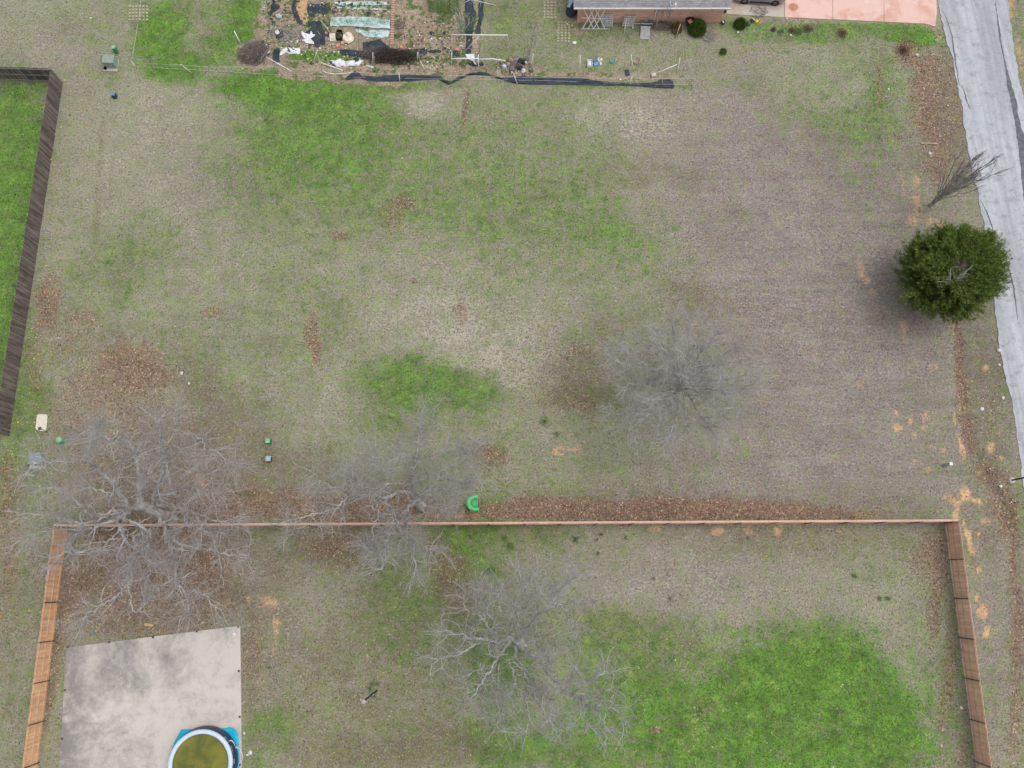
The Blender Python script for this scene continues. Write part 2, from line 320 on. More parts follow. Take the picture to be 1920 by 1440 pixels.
  (1860,700,60,300,4,.55,.7),(1770,230,60,160,0,.6,.7),(1850,1000,60,60,0,.5,.8),(1905,1200,20,240,0,.6,.7),(20,1100,40,300,0,.5,.8),(470,1260,20,180,0,.6,.7),(100,1250,14,180,8,.6,.7),(1780,1200,14,220,8,.5,.7),(1320,130,60,40,0,.2,.8),
  (1450,200,80,60,0,.1,.8),(150,60,90,40,0,.35,.8),(950,330,130,50,0,.3,.8),(1040,360,80,30,0,.45,.8),(520,650,70,30,0,.4,.8),(130,650,70,60,0,.5,.8)]),
 # W: bleached pale straw clumps
 'W': (0.30, [
  (800,540,420,110,0,.62,.8),(330,330,160,220,0,.5,.8),(1150,560,120,60,0,.5,.8),(1560,420,220,220,0,.12,.7),(1560,720,240,160,0,.12,.7),(650,1250,200,150,0,.3,.8),(250,1080,160,120,0,.05,.7),(300,850,160,100,0,.1,.7),
  (820,590,150,60,0,.75,.7),(880,660,80,40,0,.95,.6),(960,690,60,60,0,.8,.6),(700,620,70,60,0,.6,.7),(1010,640,90,60,0,.75,.7),(1060,640,60,40,0,.7,.7),(790,190,50,30,0,.85,.6),(1120,220,100,34,0,.85,.6),(1200,230,90,40,0,.7,.7),(960,380,70,40,0,.55,.8),(900,450,50,26,0,.6,.7),(1050,500,110,40,0,.6,.8),
  (320,200,90,50,0,.6,.8),(370,340,60,110,0,.55,.8),(450,380,30,40,0,.6,.8),(540,480,50,40,0,.55,.8),(620,760,40,60,0,.7,.7),(730,800,60,40,0,.55,.7),(800,820,40,20,0,.5,.7),(1060,830,60,30,0,.6,.7),(950,800,60,40,0,.5,.7),
  (1600,190,90,60,0,.6,.8),(1560,140,80,40,0,.5,.8),(1300,170,60,40,0,.5,.8),(1300,1090,180,60,0,.55,.8),(560,1150,70,80,0,.55,.8),(690,1060,60,40,0,.5,.8),(170,140,60,60,0,.4,.8),(1000,100,60,50,0,.4,.8),(1450,830,200,14,0,.5,.8),(1500,380,120,60,0,.3,.8),(1480,440,160,30,0,.4,.8)]),
 # M: mulch, straw and bare earth of the vegetable plot
 'M': (0.0, [
  (560,40,70,50,0,.95,.3),(690,60,215,100,0,.95,.15),(630,125,140,24,0,.75,.4),(480,108,42,30,0,.8,.35),(740,130,200,22,0,.85,.4),(560,142,50,14,0,.7,.4),(940,128,120,12,0,.6,.5),(1010,141,290,6,0,.75,.5),
  (1150,145,150,8,0,.6,.5),(1250,143,60,14,0,.5,.6),(640,106,70,9,0,.0,.4),(575,106,38,10,0,.0,.4),(570,60,8,10,0,.1,.5),(935,50,40,90,0,.0,.2),(1330,75,30,16,0,.3,.6),(1255,60,40,14,0,.4,.6),(1750,85,0.1,0.1,0,0,.5),(1759,60,8,24,0,.6,.5),
  (1080,50,14,20,0,.55,.6),(1420,36,20,14,0,.55,.6),(1500,40,110,5,2,.5,.6)]),
}
def masks(X, Y):
    px, py = PG(X, Y)
    wx = (fbm(X, Y, 3.0, 5) - 0.5) * 46 + (fbm(X, Y, 0.9, 77, 3) - 0.5) * 22
    wy = (fbm(X, Y, 3.0, 55) - 0.5) * 40 + (fbm(X, Y, 0.9, 177, 3) - 0.5) * 22
    out = {}
    for k, (base, lst) in MASKS.items():
        v = np.full(X.shape, base)
        for (cx, cy, rx, ry, rot, tg, soft) in lst:
            a = math.radians(rot); ca, sa = math.cos(a), math.sin(a)
            sm = min(1.0, max(0.12, min(rx, ry) / 60.0)) * (2.2 if k == 'S' else 1.9 if k == 'L' else 1)          # small patches get a small wobble
            dx = px + wx * sm - cx; dy = py + wy * sm - cy
            u = (dx * ca + dy * sa) / rx; w = (-dx * sa + dy * ca) / ry
            q = 1 - sstep(np.sqrt(u * u + w * w), 1 - soft, 1 + soft * 0.7)
            v = v + (tg - v) * q
        out[k] = v
    return out
def ditch(X, Y):
    """shallow leaf-filled ditch beside the road"""
    pts = [P(1795, 590), P(1800, 660), P(1806, 740), P(1815, 820), P(1845, 890), P(1885, 950), P(1900, 1020), P(1908, 1120), P(1912, 1260), P(1912, 1450), P(1912, 1600)]
    d = np.full(X.shape, 1e9)
    for a, b in zip(pts, pts[1:]):
        ab = np.array((b.x - a.x, b.y - a.y)); L = (ab ** 2).sum()
        t = np.clip(((X - a.x) * ab[0] + (Y - a.y) * ab[1]) / L, 0, 1)
        d = np.minimum(d, np.hypot(X - a.x - t * ab[0], Y - a.y - t * ab[1]))
    return -0.22 * np.exp(-(d / 0.55) ** 2)
def gz(X, Y):
    z = (fbm(X, Y, 5.0, 900, 2) - 0.5) * 0.05 + (fbm(X, Y, 0.8, 901, 2) - 0.5) * 0.025
    e = np.clip((np.minimum(np.minimum(X + 54, 54 - X), np.minimum(Y + 24, 60 - Y))) / 3, 0, 1)
    return (z + ditch(X, Y)) * e

# ground: fine sheet where the picture is, coarse skirt to the horizon, one mesh
def make_ground():
    st = 0.2; xs = np.arange(-54, 54 + st / 2, st); ys = np.arange(-24, 60 + st / 2, st)
    far = [60, 80, 120, 250, 600, 2500]
    xs = np.concatenate((-np.array(far[::-1]), xs, far)); ys = np.concatenate((-np.array([30, 60, 120, 250, 600, 2500][::-1]), ys, [66, 80, 120, 250, 600, 2500]))
    X, Y = np.meshgrid(xs, ys); nx, ny = len(xs), len(ys)
    Xc = np.clip(X, -53.9, 53.9); Yc = np.clip(Y, -23.9, 59.9)
    Z = gz(Xc, Yc); Z[(np.abs(X) >= 54) | (Y <= -24) | (Y >= 60)] = 0
    co = np.stack((X, Y, Z), -1).reshape(-1, 3)
    i = np.arange((nx - 1) * (ny - 1)); r = i // (nx - 1); c = i % (nx - 1); a = r * nx + c
    fc = np.stack((a, a + 1, a + nx + 1, a + nx), -1)
    me = bpy.data.meshes.new("ground"); me.vertices.add(len(co)); me.vertices.foreach_set("co", co.ravel())
    me.loops.add(fc.size); me.loops.foreach_set("vertex_index", fc.ravel().astype(np.int32))
    me.polygons.add(len(fc)); me.polygons.foreach_set("loop_start", (np.arange(len(fc)) * 4).astype(np.int32))
    me.polygons.foreach_set("loop_total", np.full(len(fc), 4, dtype=np.int32)); me.update()
    me.polygons.foreach_set("use_smooth", np.ones(len(fc), dtype=bool))
    mk = masks(Xc, Yc)
    for nm, ch in (("coverA", ('G', 'V', 'P', 'L')), ("coverB", ('S', 'M', 'B', 'W'))):
        at = me.color_attributes.new(nm, 'FLOAT_COLOR', 'POINT')
        at.data.foreach_set("color", np.stack([mk[q] for q in ch], -1).reshape(-1).astype(np.float32))
    o = bpy.data.objects.new("ground", me); sc.collection.objects.link(o)
    tag(o, "patchy winter lawn of green and dormant grass", "ground", kind="structure")
    t = NT(bpy.data.materials.new("lawn"))
    A = t.n.new("ShaderNodeAttribute"); A.attribute_name = "coverA"; B = t.n.new("ShaderNodeAttribute"); B.attribute_name = "coverB"
    sa = t.n.new("ShaderNodeSeparateColor"); t.l.new(A.outputs["Color"], sa.inputs[0])
    sb = t.n.new("ShaderNodeSeparateColor"); t.l.new(B.outputs["Color"], sb.inputs[0])
    G, V, Pk = sa.outputs[0], sa.outputs[1], sa.outputs[2]; L = A.outputs["Alpha"]; S, M = sb.outputs[0], sb.outputs[1]; Bn = sb.outputs[2]; Wn = B.outputs["Alpha"]
    f5 = t.noise(1.1, 5, 0.65, dist=0.3); f6 = t.noise(4.0, 3, 0.65, t.vscale((1, 1.25, 1)), dist=0.5); f7 = t.noise(0.7, 5, 0.7, dist=0.4)
    f0 = t.noise(24, 2, 0.6); f1 = t.noise(7.5, 3, 0.65); f2 = t.noise(2.0, 4, 0.62); f3 = t.noise(0.42, 4, 0.6)
    mow = t.noise(1.0, 4, 0.6, t.vscale((0.15, 1.5, 1)))
    c = lambda x: t.math('SUBTRACT', x, 0.5)
    add = lambda *a: a[0] if len(a) == 1 else t.math('ADD', a[0], add(*a[1:]))
    mul = lambda a, b: t.math('MULTIPLY', a, b)
    # brightness grain
    grain = add(1.0, mul(c(f0), 0.75), mul(c(f1), 0.5), mul(c(f6), 0.85), mul(c(f2), 0.9), mul(mul(c(mow), 0.7), add(Pk, -0.15)), mul(c(f7), 0.5))
    dorm = t.mix(t.step(add(Pk, mul(c(f2), 0.7), mul(c(f3), 0.5)), 0.15, 0.9), srgb(160, 157, 138), srgb(146, 136, 133))
    dorm = t.mix(mul(t.step(f5, 0.50, 0.70), 0.5), dorm, srgb(158, 142, 118))
    dorm = t.mix(mul(t.step(f6, 0.54, 0.74), 0.45), dorm, srgb(184, 176, 162))
    dorm = t.mix(mul(t.step(add(Bn, mul(c(f5), 1.0), mul(c(f2), 0.8)), 0.15, 0.95), 0.85), dorm, srgb(116, 100, 84))
    dorm = t.mix(mul(t.step(add(Wn, mul(c(f6), 1.6), mul(c(f2), 0.9), mul(c(f1), .6)), 0.55, 0.95), 0.75), dorm, srgb(190, 182, 170))
    dorm = t.mix(t.step(add(f1, mul(c(f0), 0.5)), 0.56, 0.84), dorm, srgb(190, 180, 164))
    dorm = t.mix(t.step(add(f1, mul(c(f0), 0.7)), 0.46, 0.26), dorm, srgb(98, 92, 70))
    green = t.mix(t.step(add(V, mul(c(f2), 0.6), mul(c(f3), 0.5)), 0.1, 0.95), srgb(118, 128, 82), srgb(92, 136, 44))
    green = t.mix(mul(t.step(f6, 0.50, 0.70), 0.6), green, srgb(92, 122, 84))
    green = t.mix(mul(t.step(f5, 0.50, 0.72), 0.45), green, srgb(132, 146, 74))
    green = t.mix(mul(t.step(add(Bn, mul(c(f2), 1.0)), 0.3, 1.0), 0.55), green, srgb(96, 98, 60))
    green = t.mix(t.step(t.noise(0.9, 4, 0.6), 0.48, 0.74), green, srgb(66, 104, 40))
    green = t.mix(t.step(add(f1, mul(c(f0), 0.6)), 0.55, 0.85), green, srgb(140, 160, 78))
    gf = mul(t.step(add(G, mul(c(f2), 1.7), mul(c(f6), 1.2), mul(c(f1), 0.6), mul(c(f7), 1.7), mul(c(f0), 0.5)), 0.12, 0.92), 0.94)
    col = t.mix(gf, dorm, green)
    # vegetable-plot mulch
    vm = t.n.new("ShaderNodeTexVoronoi"); vm.inputs["Scale"].default_value = 7; t.l.new(t.vscale((1, 1.6, 1)), vm.inputs[0])
    mul_c = t.mix(t.step(f2, 0.38, 0.62), srgb(166, 150, 130), srgb(134, 120, 104))
    mul_c = t.mix(t.step(f1, 0.5, 0.75), mul_c, srgb(196, 182, 160))
    mul_c = t.mix(t.step(t.noise(1.1, 4, 0.7), 0.50, 0.62), mul_c, srgb(88, 108, 60))
    col = t.mix(t.step(add(M, mul(c(f2), 0.5), mul(c(f1), 0.3)), 0.36, 0.6), col, mul_c)
    # bare soil
    soil = t.mix(t.step(f1, 0.35, 0.7), srgb(212, 178, 142), srgb(190, 148, 112))
    col = t.mix(mul(t.step(add(mul(S, 1.6), mul(c(f2), 1.0), mul(c(f6), 0.9), mul(c(f1), 1.0), mul(c(f0), 0.6)), 0.30, 1.30), 0.95), col, soil)
    # leaf litter: random leaf-sized cells
    vo = t.n.new("ShaderNodeTexVoronoi"); vo.inputs["Scale"].default_value = 9.5; vo.inputs["Randomness"].default_value = 1
    t.l.new(t.pos(), vo.inputs[0]); sv = t.n.new("ShaderNodeSeparateColor"); t.l.new(vo.outputs["Color"], sv.inputs[0])
    leaf = t.ramp(sv.outputs[0], [(0, srgb(76, 60, 52)), (0.3, srgb(118, 94, 82)), (0.6, srgb(142, 114, 98)), (0.85, srgb(172, 144, 124)), (1, srgb(206, 180, 156))])
    under = t.mix(0.55, col, srgb(136, 104, 92))
    col = t.mix(t.step(L, 0.15, 0.9), col, under)
    lf = t.math('LESS_THAN', sv.outputs[1], add(L, mul(c(f2), 0.5), -0.06))
    lf = mul(lf, t.step(vo.outputs["Distance"], 0.75, 0.35))
    col = t.mix(mul(lf, 0.85), col, leaf)
    col = t.scale(col, t.math('MAXIMUM', grain, 0.25))
    col = t.scale(col, t.lin(f3, 0.3, 0.7, 0.87, 1.11))
    col = t.scale(col, add(1.0, mul(mul(c(f5), 0.9), gf), mul(mul(c(f7), 0.7), gf)))
    t.bump(add(f0, mul(f1, 1.5)), 0.55, 0.05)
    me.materials.append(t.out(col, 0.95, 0, 0.15))
make_ground()

# ------------------------------------------------------------------ flat paved things
def ragged(pts, amp, step, seed, closed=True):
    """polyline in world xy -> denser and wavering"""
    r = random.Random(seed); out = []; n = len(pts); w = 0
    for i in range(n if closed else n - 1):
        a = pts[i]; b = pts[(i + 1) % n]; L = math.hypot(b[0] - a[0], b[1] - a[1]); k = max(1, int(L / step))
        for j in range(k):
            t = j / k; w = 0.6 * w + r.uniform(-amp, amp)
            nx, ny = -(b[1] - a[1]) / L, (b[0] - a[0]) / L
            out.append((a[0] + (b[0] - a[0]) * t + nx * w, a[1] + (b[1] - a[1]) * t + ny * w))
    if not closed: out.append(pts[-1])
    return out
def xy(px, py, h=0.0):
    p = P(px, py, h); return (p.x, p.y)

def strip(name, left, right, z, m, label, cat):
    """sheet between two polylines of equal length, with a small edge drop"""
    mb = MB(); n = len(left); v = []
    for a, b in zip(left, right):
        v += [(a[0], a[1], -0.12), (a[0], a[1], z), (b[0], b[1], z), (b[0], b[1], -0.12)]
    f = []
    for i in range(n - 1):
        k = 4 * i
        for j in range(3): f.append((k + j, k + j + 1, k + j + 5, k + j + 4))
    mb.add(v, f); o = mb.build(name, m); tag(o, label, cat, kind="structure"); return o
def resample(pts, n):
    d = [0]
    for a, b in zip(pts, pts[1:]): d.append(d[-1] + math.hypot(b[0] - a[0], b[1] - a[1]))
    out = []
    for i in range(n):
        s = d[-1] * i / (n - 1); k = 0
        while k < len(d) - 2 and d[k + 1] < s: k += 1
        t = (s - d[k]) / max(1e-9, d[k + 1] - d[k]); a, b = pts[k], pts[k + 1]
        out.append((a[0] + (b[0] - a[0]) * t, a[1] + (b[1] - a[1]) * t))
    return out

def road_mat():
    t = NT(bpy.data.materials.new("pale_worn_road")); mul_ = lambda a, b: t.math('MULTIPLY', a, b)
    ang = t.n.new("ShaderNodeVectorRotate"); ang.rotation_type = 'Z_AXIS'; t.l.new(t.pos(), ang.inputs[0]); ang.inputs["Angle"].default_value = math.radians(-3)
    st = t.noise(1.0, 4, 0.6, t.vscale((1.2, 0.06, 1), ang.outputs[0])); f1 = t.noise(14, 3, 0.7); f2 = t.noise(1.5, 5, 0.65)
    col = t.mix(t.step(st, 0.30, 0.72), srgb(192, 195, 201), srgb(156, 159, 166))
    col = t.mix(t.step(f2, 0.46, 0.76), col, srgb(150, 152, 158))
    col = t.mix(mul_(t.step(t.noise(3.5, 5, 0.75), 0.54, 0.72), 0.5), col, srgb(140, 140, 142))
    col = t.mix(mul_(t.step(t.noise(5.5, 5, 0.75), 0.58, 0.72), 0.6), col, srgb(206, 208, 210))
    wx = t.n.new("ShaderNodeTexVoronoi"); wx.feature = 'DISTANCE_TO_EDGE'; wx.inputs["Scale"].default_value = 0.22
    wv = t.n.new("ShaderNodeVectorMath"); wv.operation = 'ADD'; t.l.new(t.pos(), wv.inputs[0])
    nn = t.n.new("ShaderNodeTexNoise"); nn.inputs["Scale"].default_value = 0.9; nn.inputs["Detail"].default_value = 5; t.l.new(t.pos(), nn.inputs[0])
    sc_ = t.n.new("ShaderNodeVectorMath"); sc_.operation = 'SCALE'; t.l.new(nn.outputs["Color"], sc_.inputs[0]); sc_.inputs[3].default_value = 2.5
    t.l.new(sc_.outputs[0], wv.inputs[1]); t.l.new(wv.outputs[0], wx.inputs[0])
    cr = t.math('MULTIPLY', t.step(wx.outputs["Distance"], 0.010, 0.002), t.step(f2, 0.45, 0.6))
    col = t.mix(t.math('MULTIPLY', cr, 0.55), col, srgb(110, 112, 118))
    col = t.scale(col, t.lin(f1, 0.2, 0.8, 0.80, 1.2)); t.bump(f1, 0.3, 0.01)
    return t.out(col, 0.9, 0, 0.2)
RM = road_mat()
RL = [(1755, -260), (1756, -60), (1758, 0), (1770, 60), (1783, 100), (1792, 150), (1803, 200), (1809, 240), (1816, 290), (1834, 370), (1842, 415), (1853, 490), (1862, 560), (1872, 640), (1880, 690), (1886, 720), (1898, 765), (1904, 810), (1911, 857), (1918, 904), (1930, 980), (1950, 1120), (1975, 1300), (2000, 1500), (2040, 1900)]
RR = [(1868, -260), (1884, -60), (1890, 0), (1896, 60), (1905, 110), (1915, 165), (1927, 220), (1940, 280), (1955, 350), (1970, 430), (1985, 520), (2000, 620), (2015, 720), (2030, 820), (2045, 920), (2060, 1020), (2080, 1150), (2100, 1300), (2130, 1500), (2180, 1900)]
NR = 320
rl = resample([xy(*p) for p in RL], NR); rr = resample([xy(*p) for p in RR], NR)
rr_ = random.Random(5); w = 0
rlr = []
for i, (a, b) in enumerate(rl):
    w = 0.6 * w + rr_.uniform(-0.07, 0.07); rlr.append((a + w, b))
rrr = []
for i, (a, b) in enumerate(rr):
    w = 0.7 * w + rr_.uniform(-0.10, 0.10); rrr.append((a + w, b))
strip("road", rlr, rrr, 0.045, RM, "pale worn country road with ragged edges and long cracks", "road")
# gravelly shoulder under the left edge of the road
sh = mat("pale_gravel", srgb(178, 178, 176), srgb(140, 130, 118), 6, 0.95, bump=0.4)
# dark asphalt patch and crack along the far side of the road
dark = mat("dark_asphalt", srgb(118, 121, 128), srgb(88, 92, 98), 3, 0.9, bump=0.3)
CL = [(1862, -60), (1864, 0), (1869, 40), (1873, 70), (1878, 100), (1884, 130), (1888, 160), (1894, 190), (1899, 215), (1904, 245), (1910, 285), (1914, 330), (1919, 375), (1926, 420), (1936, 480), (1946, 540)]
CW = [2, 2, 2, 3, 3, 4, 8, 12, 9, 12, 22, 30, 34, 30, 16, 3]
cl = resample([xy(*p) for p in CL], 120); cr_ = resample([xy(p[0] + q, p[1]) for p, q in zip(CL, CW)], 120)
cl = [(a + rr_.uniform(-.04, .04), b) for a, b in cl]; cr_ = [(a + rr_.uniform(-.04, .04), b) for a, b in cr_]
o = MB()
vv = []
for a, b in zip(cl, cr_): vv += [(a[0], a[1], 0.049), (b[0], b[1], 0.049)]
o.add(vv, [(2 * i, 2 * i + 1, 2 * i + 3, 2 * i + 2) for i in range(119)])
o = o.build("road_crack", dark); tag(o, "dark crack and patched asphalt along the far side of the road", "road patch", kind="structure")
# narrow cracks along the near side
for k, pts in enumerate(([(1766, 20), (1776, 40), (1785, 70), (1790, 110), (1798, 160)], [(1803, 160), (1808, 175), (1812, 190), (1818, 205)], [(1838, 375), (1848, 395), (1858, 420), (1862, 440)], [(1880, 470), (1890, 500), (1900, 540), (1908, 600)])):
    q = resample([xy(*p) for p in pts], 24); m = MB(); vv = []
    for i, (a, b) in enumerate(q):
        ww = 0.05 * (1 - abs(i / 12 - 1)) + 0.015; a += rr_.uniform(-.03, .03); vv += [(a - ww, b, 0.049), (a + ww, b, 0.049)]
    m.add(vv, [(2 * i, 2 * i + 1, 2 * i + 3, 2 * i + 2) for i in range(23)])
    tag(m.build("road_crack", dark), "thin dark crack along the near side of the pale road", "road crack", "road cracks", "structure")

def slab_mat(name, c1, c2, c3, sc1=0.35, joints=None):
    t = NT(bpy.data.materials.new(name)); a = t.noise(sc1, 6, 0.62, dist=0.6); b = t.noise(1.2, 5, 0.65, dist=0.4); g = t.noise(12, 3, 0.7)
    s = t.noise(0.6, 5, 0.7, t.vscale((1.0, 0.25, 1)))
    col = t.mix(t.step(a, 0.44, 0.64), c1, c2); col = t.mix(t.step(b, 0.52, 0.78), col, c3)
    col = t.mix(t.math('MULTIPLY', t.step(s, 0.55, 0.75), 0.4), col, c1)
    col = t.scale(col, t.lin(g, 0.2, 0.8, 0.92, 1.08)); t.bump(g, 0.15, 0.005)
    return t.out(col, 0.85, 0, 0.25)
# driveway and concrete apron beside the house
dm = slab_mat("pink_concrete", srgb(222, 188, 178), srgb(208, 164, 148), srgb(226, 206, 198), 0.5)
am = slab_mat("grey_concrete", srgb(188, 178, 168), srgb(170, 158, 148), srgb(204, 196, 188), 0.5)
def pxpoly(lst): return [xy(*p) for p in lst]
mb = MB()
jx = [1471, 1561, 1657, 1700]
def drv(x):   # lower edge of the driveway
    return 33 + (x - 1470) * (45 - 33) / (1735 - 1470)
for a, b in ((1471, 1560.6), (1561.4, 1656.6)):
    mb.prism(pxpoly([(a, drv(a)), (b, drv(b)), (b, -12), (a, -12)]), -0.1, 0.06)
    mb.prism(pxpoly([(a, -12.6), (b, -12.6), (b + 3, -150), (a + 3, -150)]), -0.1, 0.06)
mb.prism(pxpoly([(1657.4, drv(1657.4)), (1733, 45), (1742, 47), (1753, 51), (1756, 22), (1755, -12), (1657.4, -12)]), -0.1, 0.06)
mb.prism(pxpoly([(1657.4, -12.6), (1755, -12.6), (1754, -150), (1660, -150)]), -0.1, 0.06)
drive = mb.build("driveway", dm); tag(drive, "pinkish concrete driveway running from the house to the road", "driveway", kind="structure")
mb = MB()
c = P(1487, 14); n = 26
mb.add([(c.x + math.cos(6.283 * i / n) * 0.40 * (1 + random.uniform(-.06, .06)), c.y + math.sin(6.283 * i / n) * 0.37 * (1 + random.uniform(-.06, .06)), 0.064) for i in range(n)], [tuple(range(n))])
st_ = mb.build("stain", mat("rust_stain", srgb(190, 140, 112), srgb(176, 124, 96), 3, 0.9)); tag(st_, "round rust brown stain on the pink driveway", "stain", kind="structure")
mb = MB()
mb.prism(pxpoly([(1362, 27), (1420, 30), (1470, 33), (1470.4, -150), (1372, -150)]), -0.1, 0.055)
tag(mb.build("patio_paving", am), "grey concrete apron under the parked car", "paving", kind="structure")

# ------------------------------------------------------------------ concrete slab with post brackets, lower left
t = NT(bpy.data.materials.new("stained_slab"))
a = t.noise(0.22, 6, 0.62, dist=0.8); b = t.noise(0.9, 6, 0.68, dist=0.5); g = t.noise(16, 3, 0.7); d = t.noise(0.4, 6, 0.75, dist=1.0)
sep = t.n.new("ShaderNodeSeparateXYZ"); t.l.new(t.pos(), sep.inputs[0])
west = t.lin(sep.outputs[0], -31, -22, 0.17, -0.11)
sa_ = t.math('ADD', t.math('MULTIPLY_ADD', t.math('SUBTRACT', b, 0.5), 0.5, a), west)
col = t.mix(t.step(t.math('MULTIPLY_ADD', t.math('SUBTRACT', t.noise(3.2, 5, .7, dist=.3), 0.5), 0.35, sa_), 0.34, 0.78), srgb(202, 195, 187), srgb(134, 131, 129))
col = t.mix(t.math('MULTIPLY', t.step(b, 0.54, 0.78), 0.6), col, srgb(208, 202, 196))
col = t.mix(t.math('MULTIPLY', t.step(d, 0.52, 0.80), 0.45), col, srgb(128, 122, 119))
col = t.scale(col, t.lin(g, 0.2, 0.8, 0.93, 1.07)); t.bump(g, 0.15, 0.004)
slabm = t.out(col, 0.85, 0, 0.25)
SZ = 0.12
slab = empty("concrete_slab", (*xy(285, 1320), 0), "stained pale concrete slab with small post brackets, under the round pool", "slab")
mb = MB(); mb.prism([xy(124, 1214, SZ), xy(450, 1173, SZ), xy(451, 1240, SZ), xy(453, 1440, SZ), xy(454.5, 1580, SZ), xy(101, 1580, SZ), xy(110.5, 1440, SZ)], -0.15, SZ)
bevel(mb.build("paving", slabm, slab), 0.015)
rust = mat("rusty_bracket", srgb(78, 66, 60), srgb(110, 92, 84), 12, 0.8)
for (x, y) in ((127, 1213), (205, 1204.5), (287, 1195), (369, 1184), (447, 1175), (448, 1258), (449.5, 1344), (449.5, 1434), (122, 1294), (116.5, 1385)):
    p = P(x, y, SZ); mb = MB(); mb.box((p.x, p.y, SZ + 0.012), (0.13, 0.13, 0.024), 0.1); mb.box((p.x - 0.04, p.y, SZ + 0.05), (0.012, 0.09, 0.06), 0.1); mb.box((p.x + 0.04, p.y, SZ + 0.05), (0.012, 0.09, 0.06), 0.1)
    mb.build("post_bracket", rust, slab)
p = P(439, 1189, SZ); mb = MB(); mb.lathe(p, [(0.10, 0.0), (0.11, 0.015), (0.10, 0.03), (0.05, 0.032), (0.045, 0.008)], 20)
mb.build("drain_pipe", mat("white_plastic", srgb(232, 232, 230), srgb(214, 214, 212), 5, 0.4), slab)

# ------------------------------------------------------------------ ring pool
WHITE = _m["white_plastic"]
pc = P(385, 1427, SZ); pool = empty("inflatable_pool", pc, "round inflatable pool with pale blue ring, navy wall and murky olive water", "pool")
navy = mat("navy_vinyl", srgb(48, 62, 88), srgb(40, 52, 76), 2, 0.35, spec=0.5)
R0 = 2.22
mb = MB(); mb.lathe(pc, [(R0 * .985, 0.0), (R0 * 1.0, 0.10), (R0 * 1.0, 0.25), (R0 * .985, 0.45), (R0 * .96, 0.62), (R0 * .925, 0.78), (R0 * .90, 0.86), (R0 * .86, 0.88), (R0 * .84, 0.80), (R0 * .86, 0.5), (R0 * .9, 0.05), (0.1, 0.03)], 72)
wall = mb.build("wall", navy, pool, True)
ringm = mat("pale_blue_vinyl", srgb(206, 222, 240), srgb(194, 212, 234), 1.5, 0.35, spec=0.5)
mb = MB(); rt = 0.15; rc = R0 * 0.885; vv = []; ff = []; n = 80; k = 12
for i in range(n):
    a = 2 * math.pi * i / n
    for j in range(k):
        q = 2 * math.pi * j / k; r = rc + rt * math.cos(q); vv.append((pc.x + r * math.cos(a), pc.y + r * math.sin(a), SZ + 0.88 + rt * math.sin(q)))
for i in range(n):
    for j in range(k): ff.append((i * k + j, ((i + 1) % n) * k + j, ((i + 1) % n) * k + (j + 1) % k, i * k + (j + 1) % k))
mb.add(vv, ff); mb.build("top_ring", ringm, pool, True)
t = NT(bpy.data.materials.new("murky_water")); a = t.noise(0.7, 5, 0.6, dist=0.5); b = t.noise(1.8, 5, 0.7)
col = t.mix(t.step(a, 0.4, 0.66), srgb(126, 122, 46), srgb(88, 94, 40)); col = t.mix(t.math('MULTIPLY', t.step(b, 0.5, 0.7), 0.5), col, srgb(140, 132, 44))
t.bump(t.noise(3, 2), 0.04, 0.01); wm = t.out(col, 0.12, 0, 0.4)
mb = MB(); mb.lathe((pc.x, pc.y, SZ), [(0.01, 0.72), (R0 * .5, 0.721), (R0 * .875, 0.722)][::-1], 64)
mb.build("water", wm, pool, True)
# printed panels on the wall: small pale text blocks
pale = mat("printed_ink", srgb(172, 184, 200), srgb(150, 164, 184), 20, 0.6)
mb = MB(); rr2 = random.Random(3)
def wallpt(a, z):   # on the sloping wall just outside the skin
    r = R0 * (1.0 - 0.000) if z < .25 else R0 * (1.0 - (z - .25) * .165 if z < .62 else .96 - (z - .62) * .22)
    return Vector((pc.x + (r + .012) * math.cos(a), pc.y + (r + .012) * math.sin(a), SZ + z))
for (a0, a1, z0, z1, rows) in ((50, 44, .50, .78, 5), (42, 37, .36, .72, 6), (30, 25, .5, .8, 5), (24, 19, .42, .72, 4), (7, -1, .5, .8, 3)):
    for rw in range(rows):
        z = z0 + (z1 - z0) * (rw + .5) / rows; h = (z1 - z0) / rows * .55; a = a0
        while a > a1:
            wd = rr2.uniform(.5, 1.3); b_ = max(a1, a - wd)
            A0, B0 = math.radians(a), math.radians(b_)
            mb.add([wallpt(A0, z - h / 2), wallpt(B0, z - h / 2), wallpt(B0, z + h / 2), wallpt(A0, z + h / 2)], [(3, 2, 1, 0)]); a = b_ - .35
mb.build("printed_warning", pale, pool)["kind"] = "stuff"
# hose fittings
mb = MB(); q0 = P(430, 1389, 0.8); q1 = P(438, 1392, 0.6); q2 = P(441, 1400, .35); mb.tube([q0, (q0 + q1) / 2 + Vector((0, .1, .1)), q1, q2], 0.03, 8)
q0 = P(437, 1414, 0.6); q1 = P(441, 1409, .4); q2 = P(443, 1403, .3); mb.tube([q0, q1, q2], 0.028, 8); mb.build("hose", WHITE, pool, True)
solo("pool_pump", MB().lathe(P(442, 1401, SZ), [(0.10, 0), (0.11, 0.05), (0.11, 0.28), (0.09, 0.32), (0.05, 0.36)], 16).box(P(444, 1401, SZ + .1), (0.16, 0.14, 0.16)), mat("white_pump", srgb(210, 212, 214), srgb(170, 172, 178), 8, 0.5), "small white filter pump beside the round pool wall", "pump")
cyan = mat("cyan_cloth", srgb(38, 190, 220), srgb(20, 168, 205), 1.5, 0.5, bump=0.3)
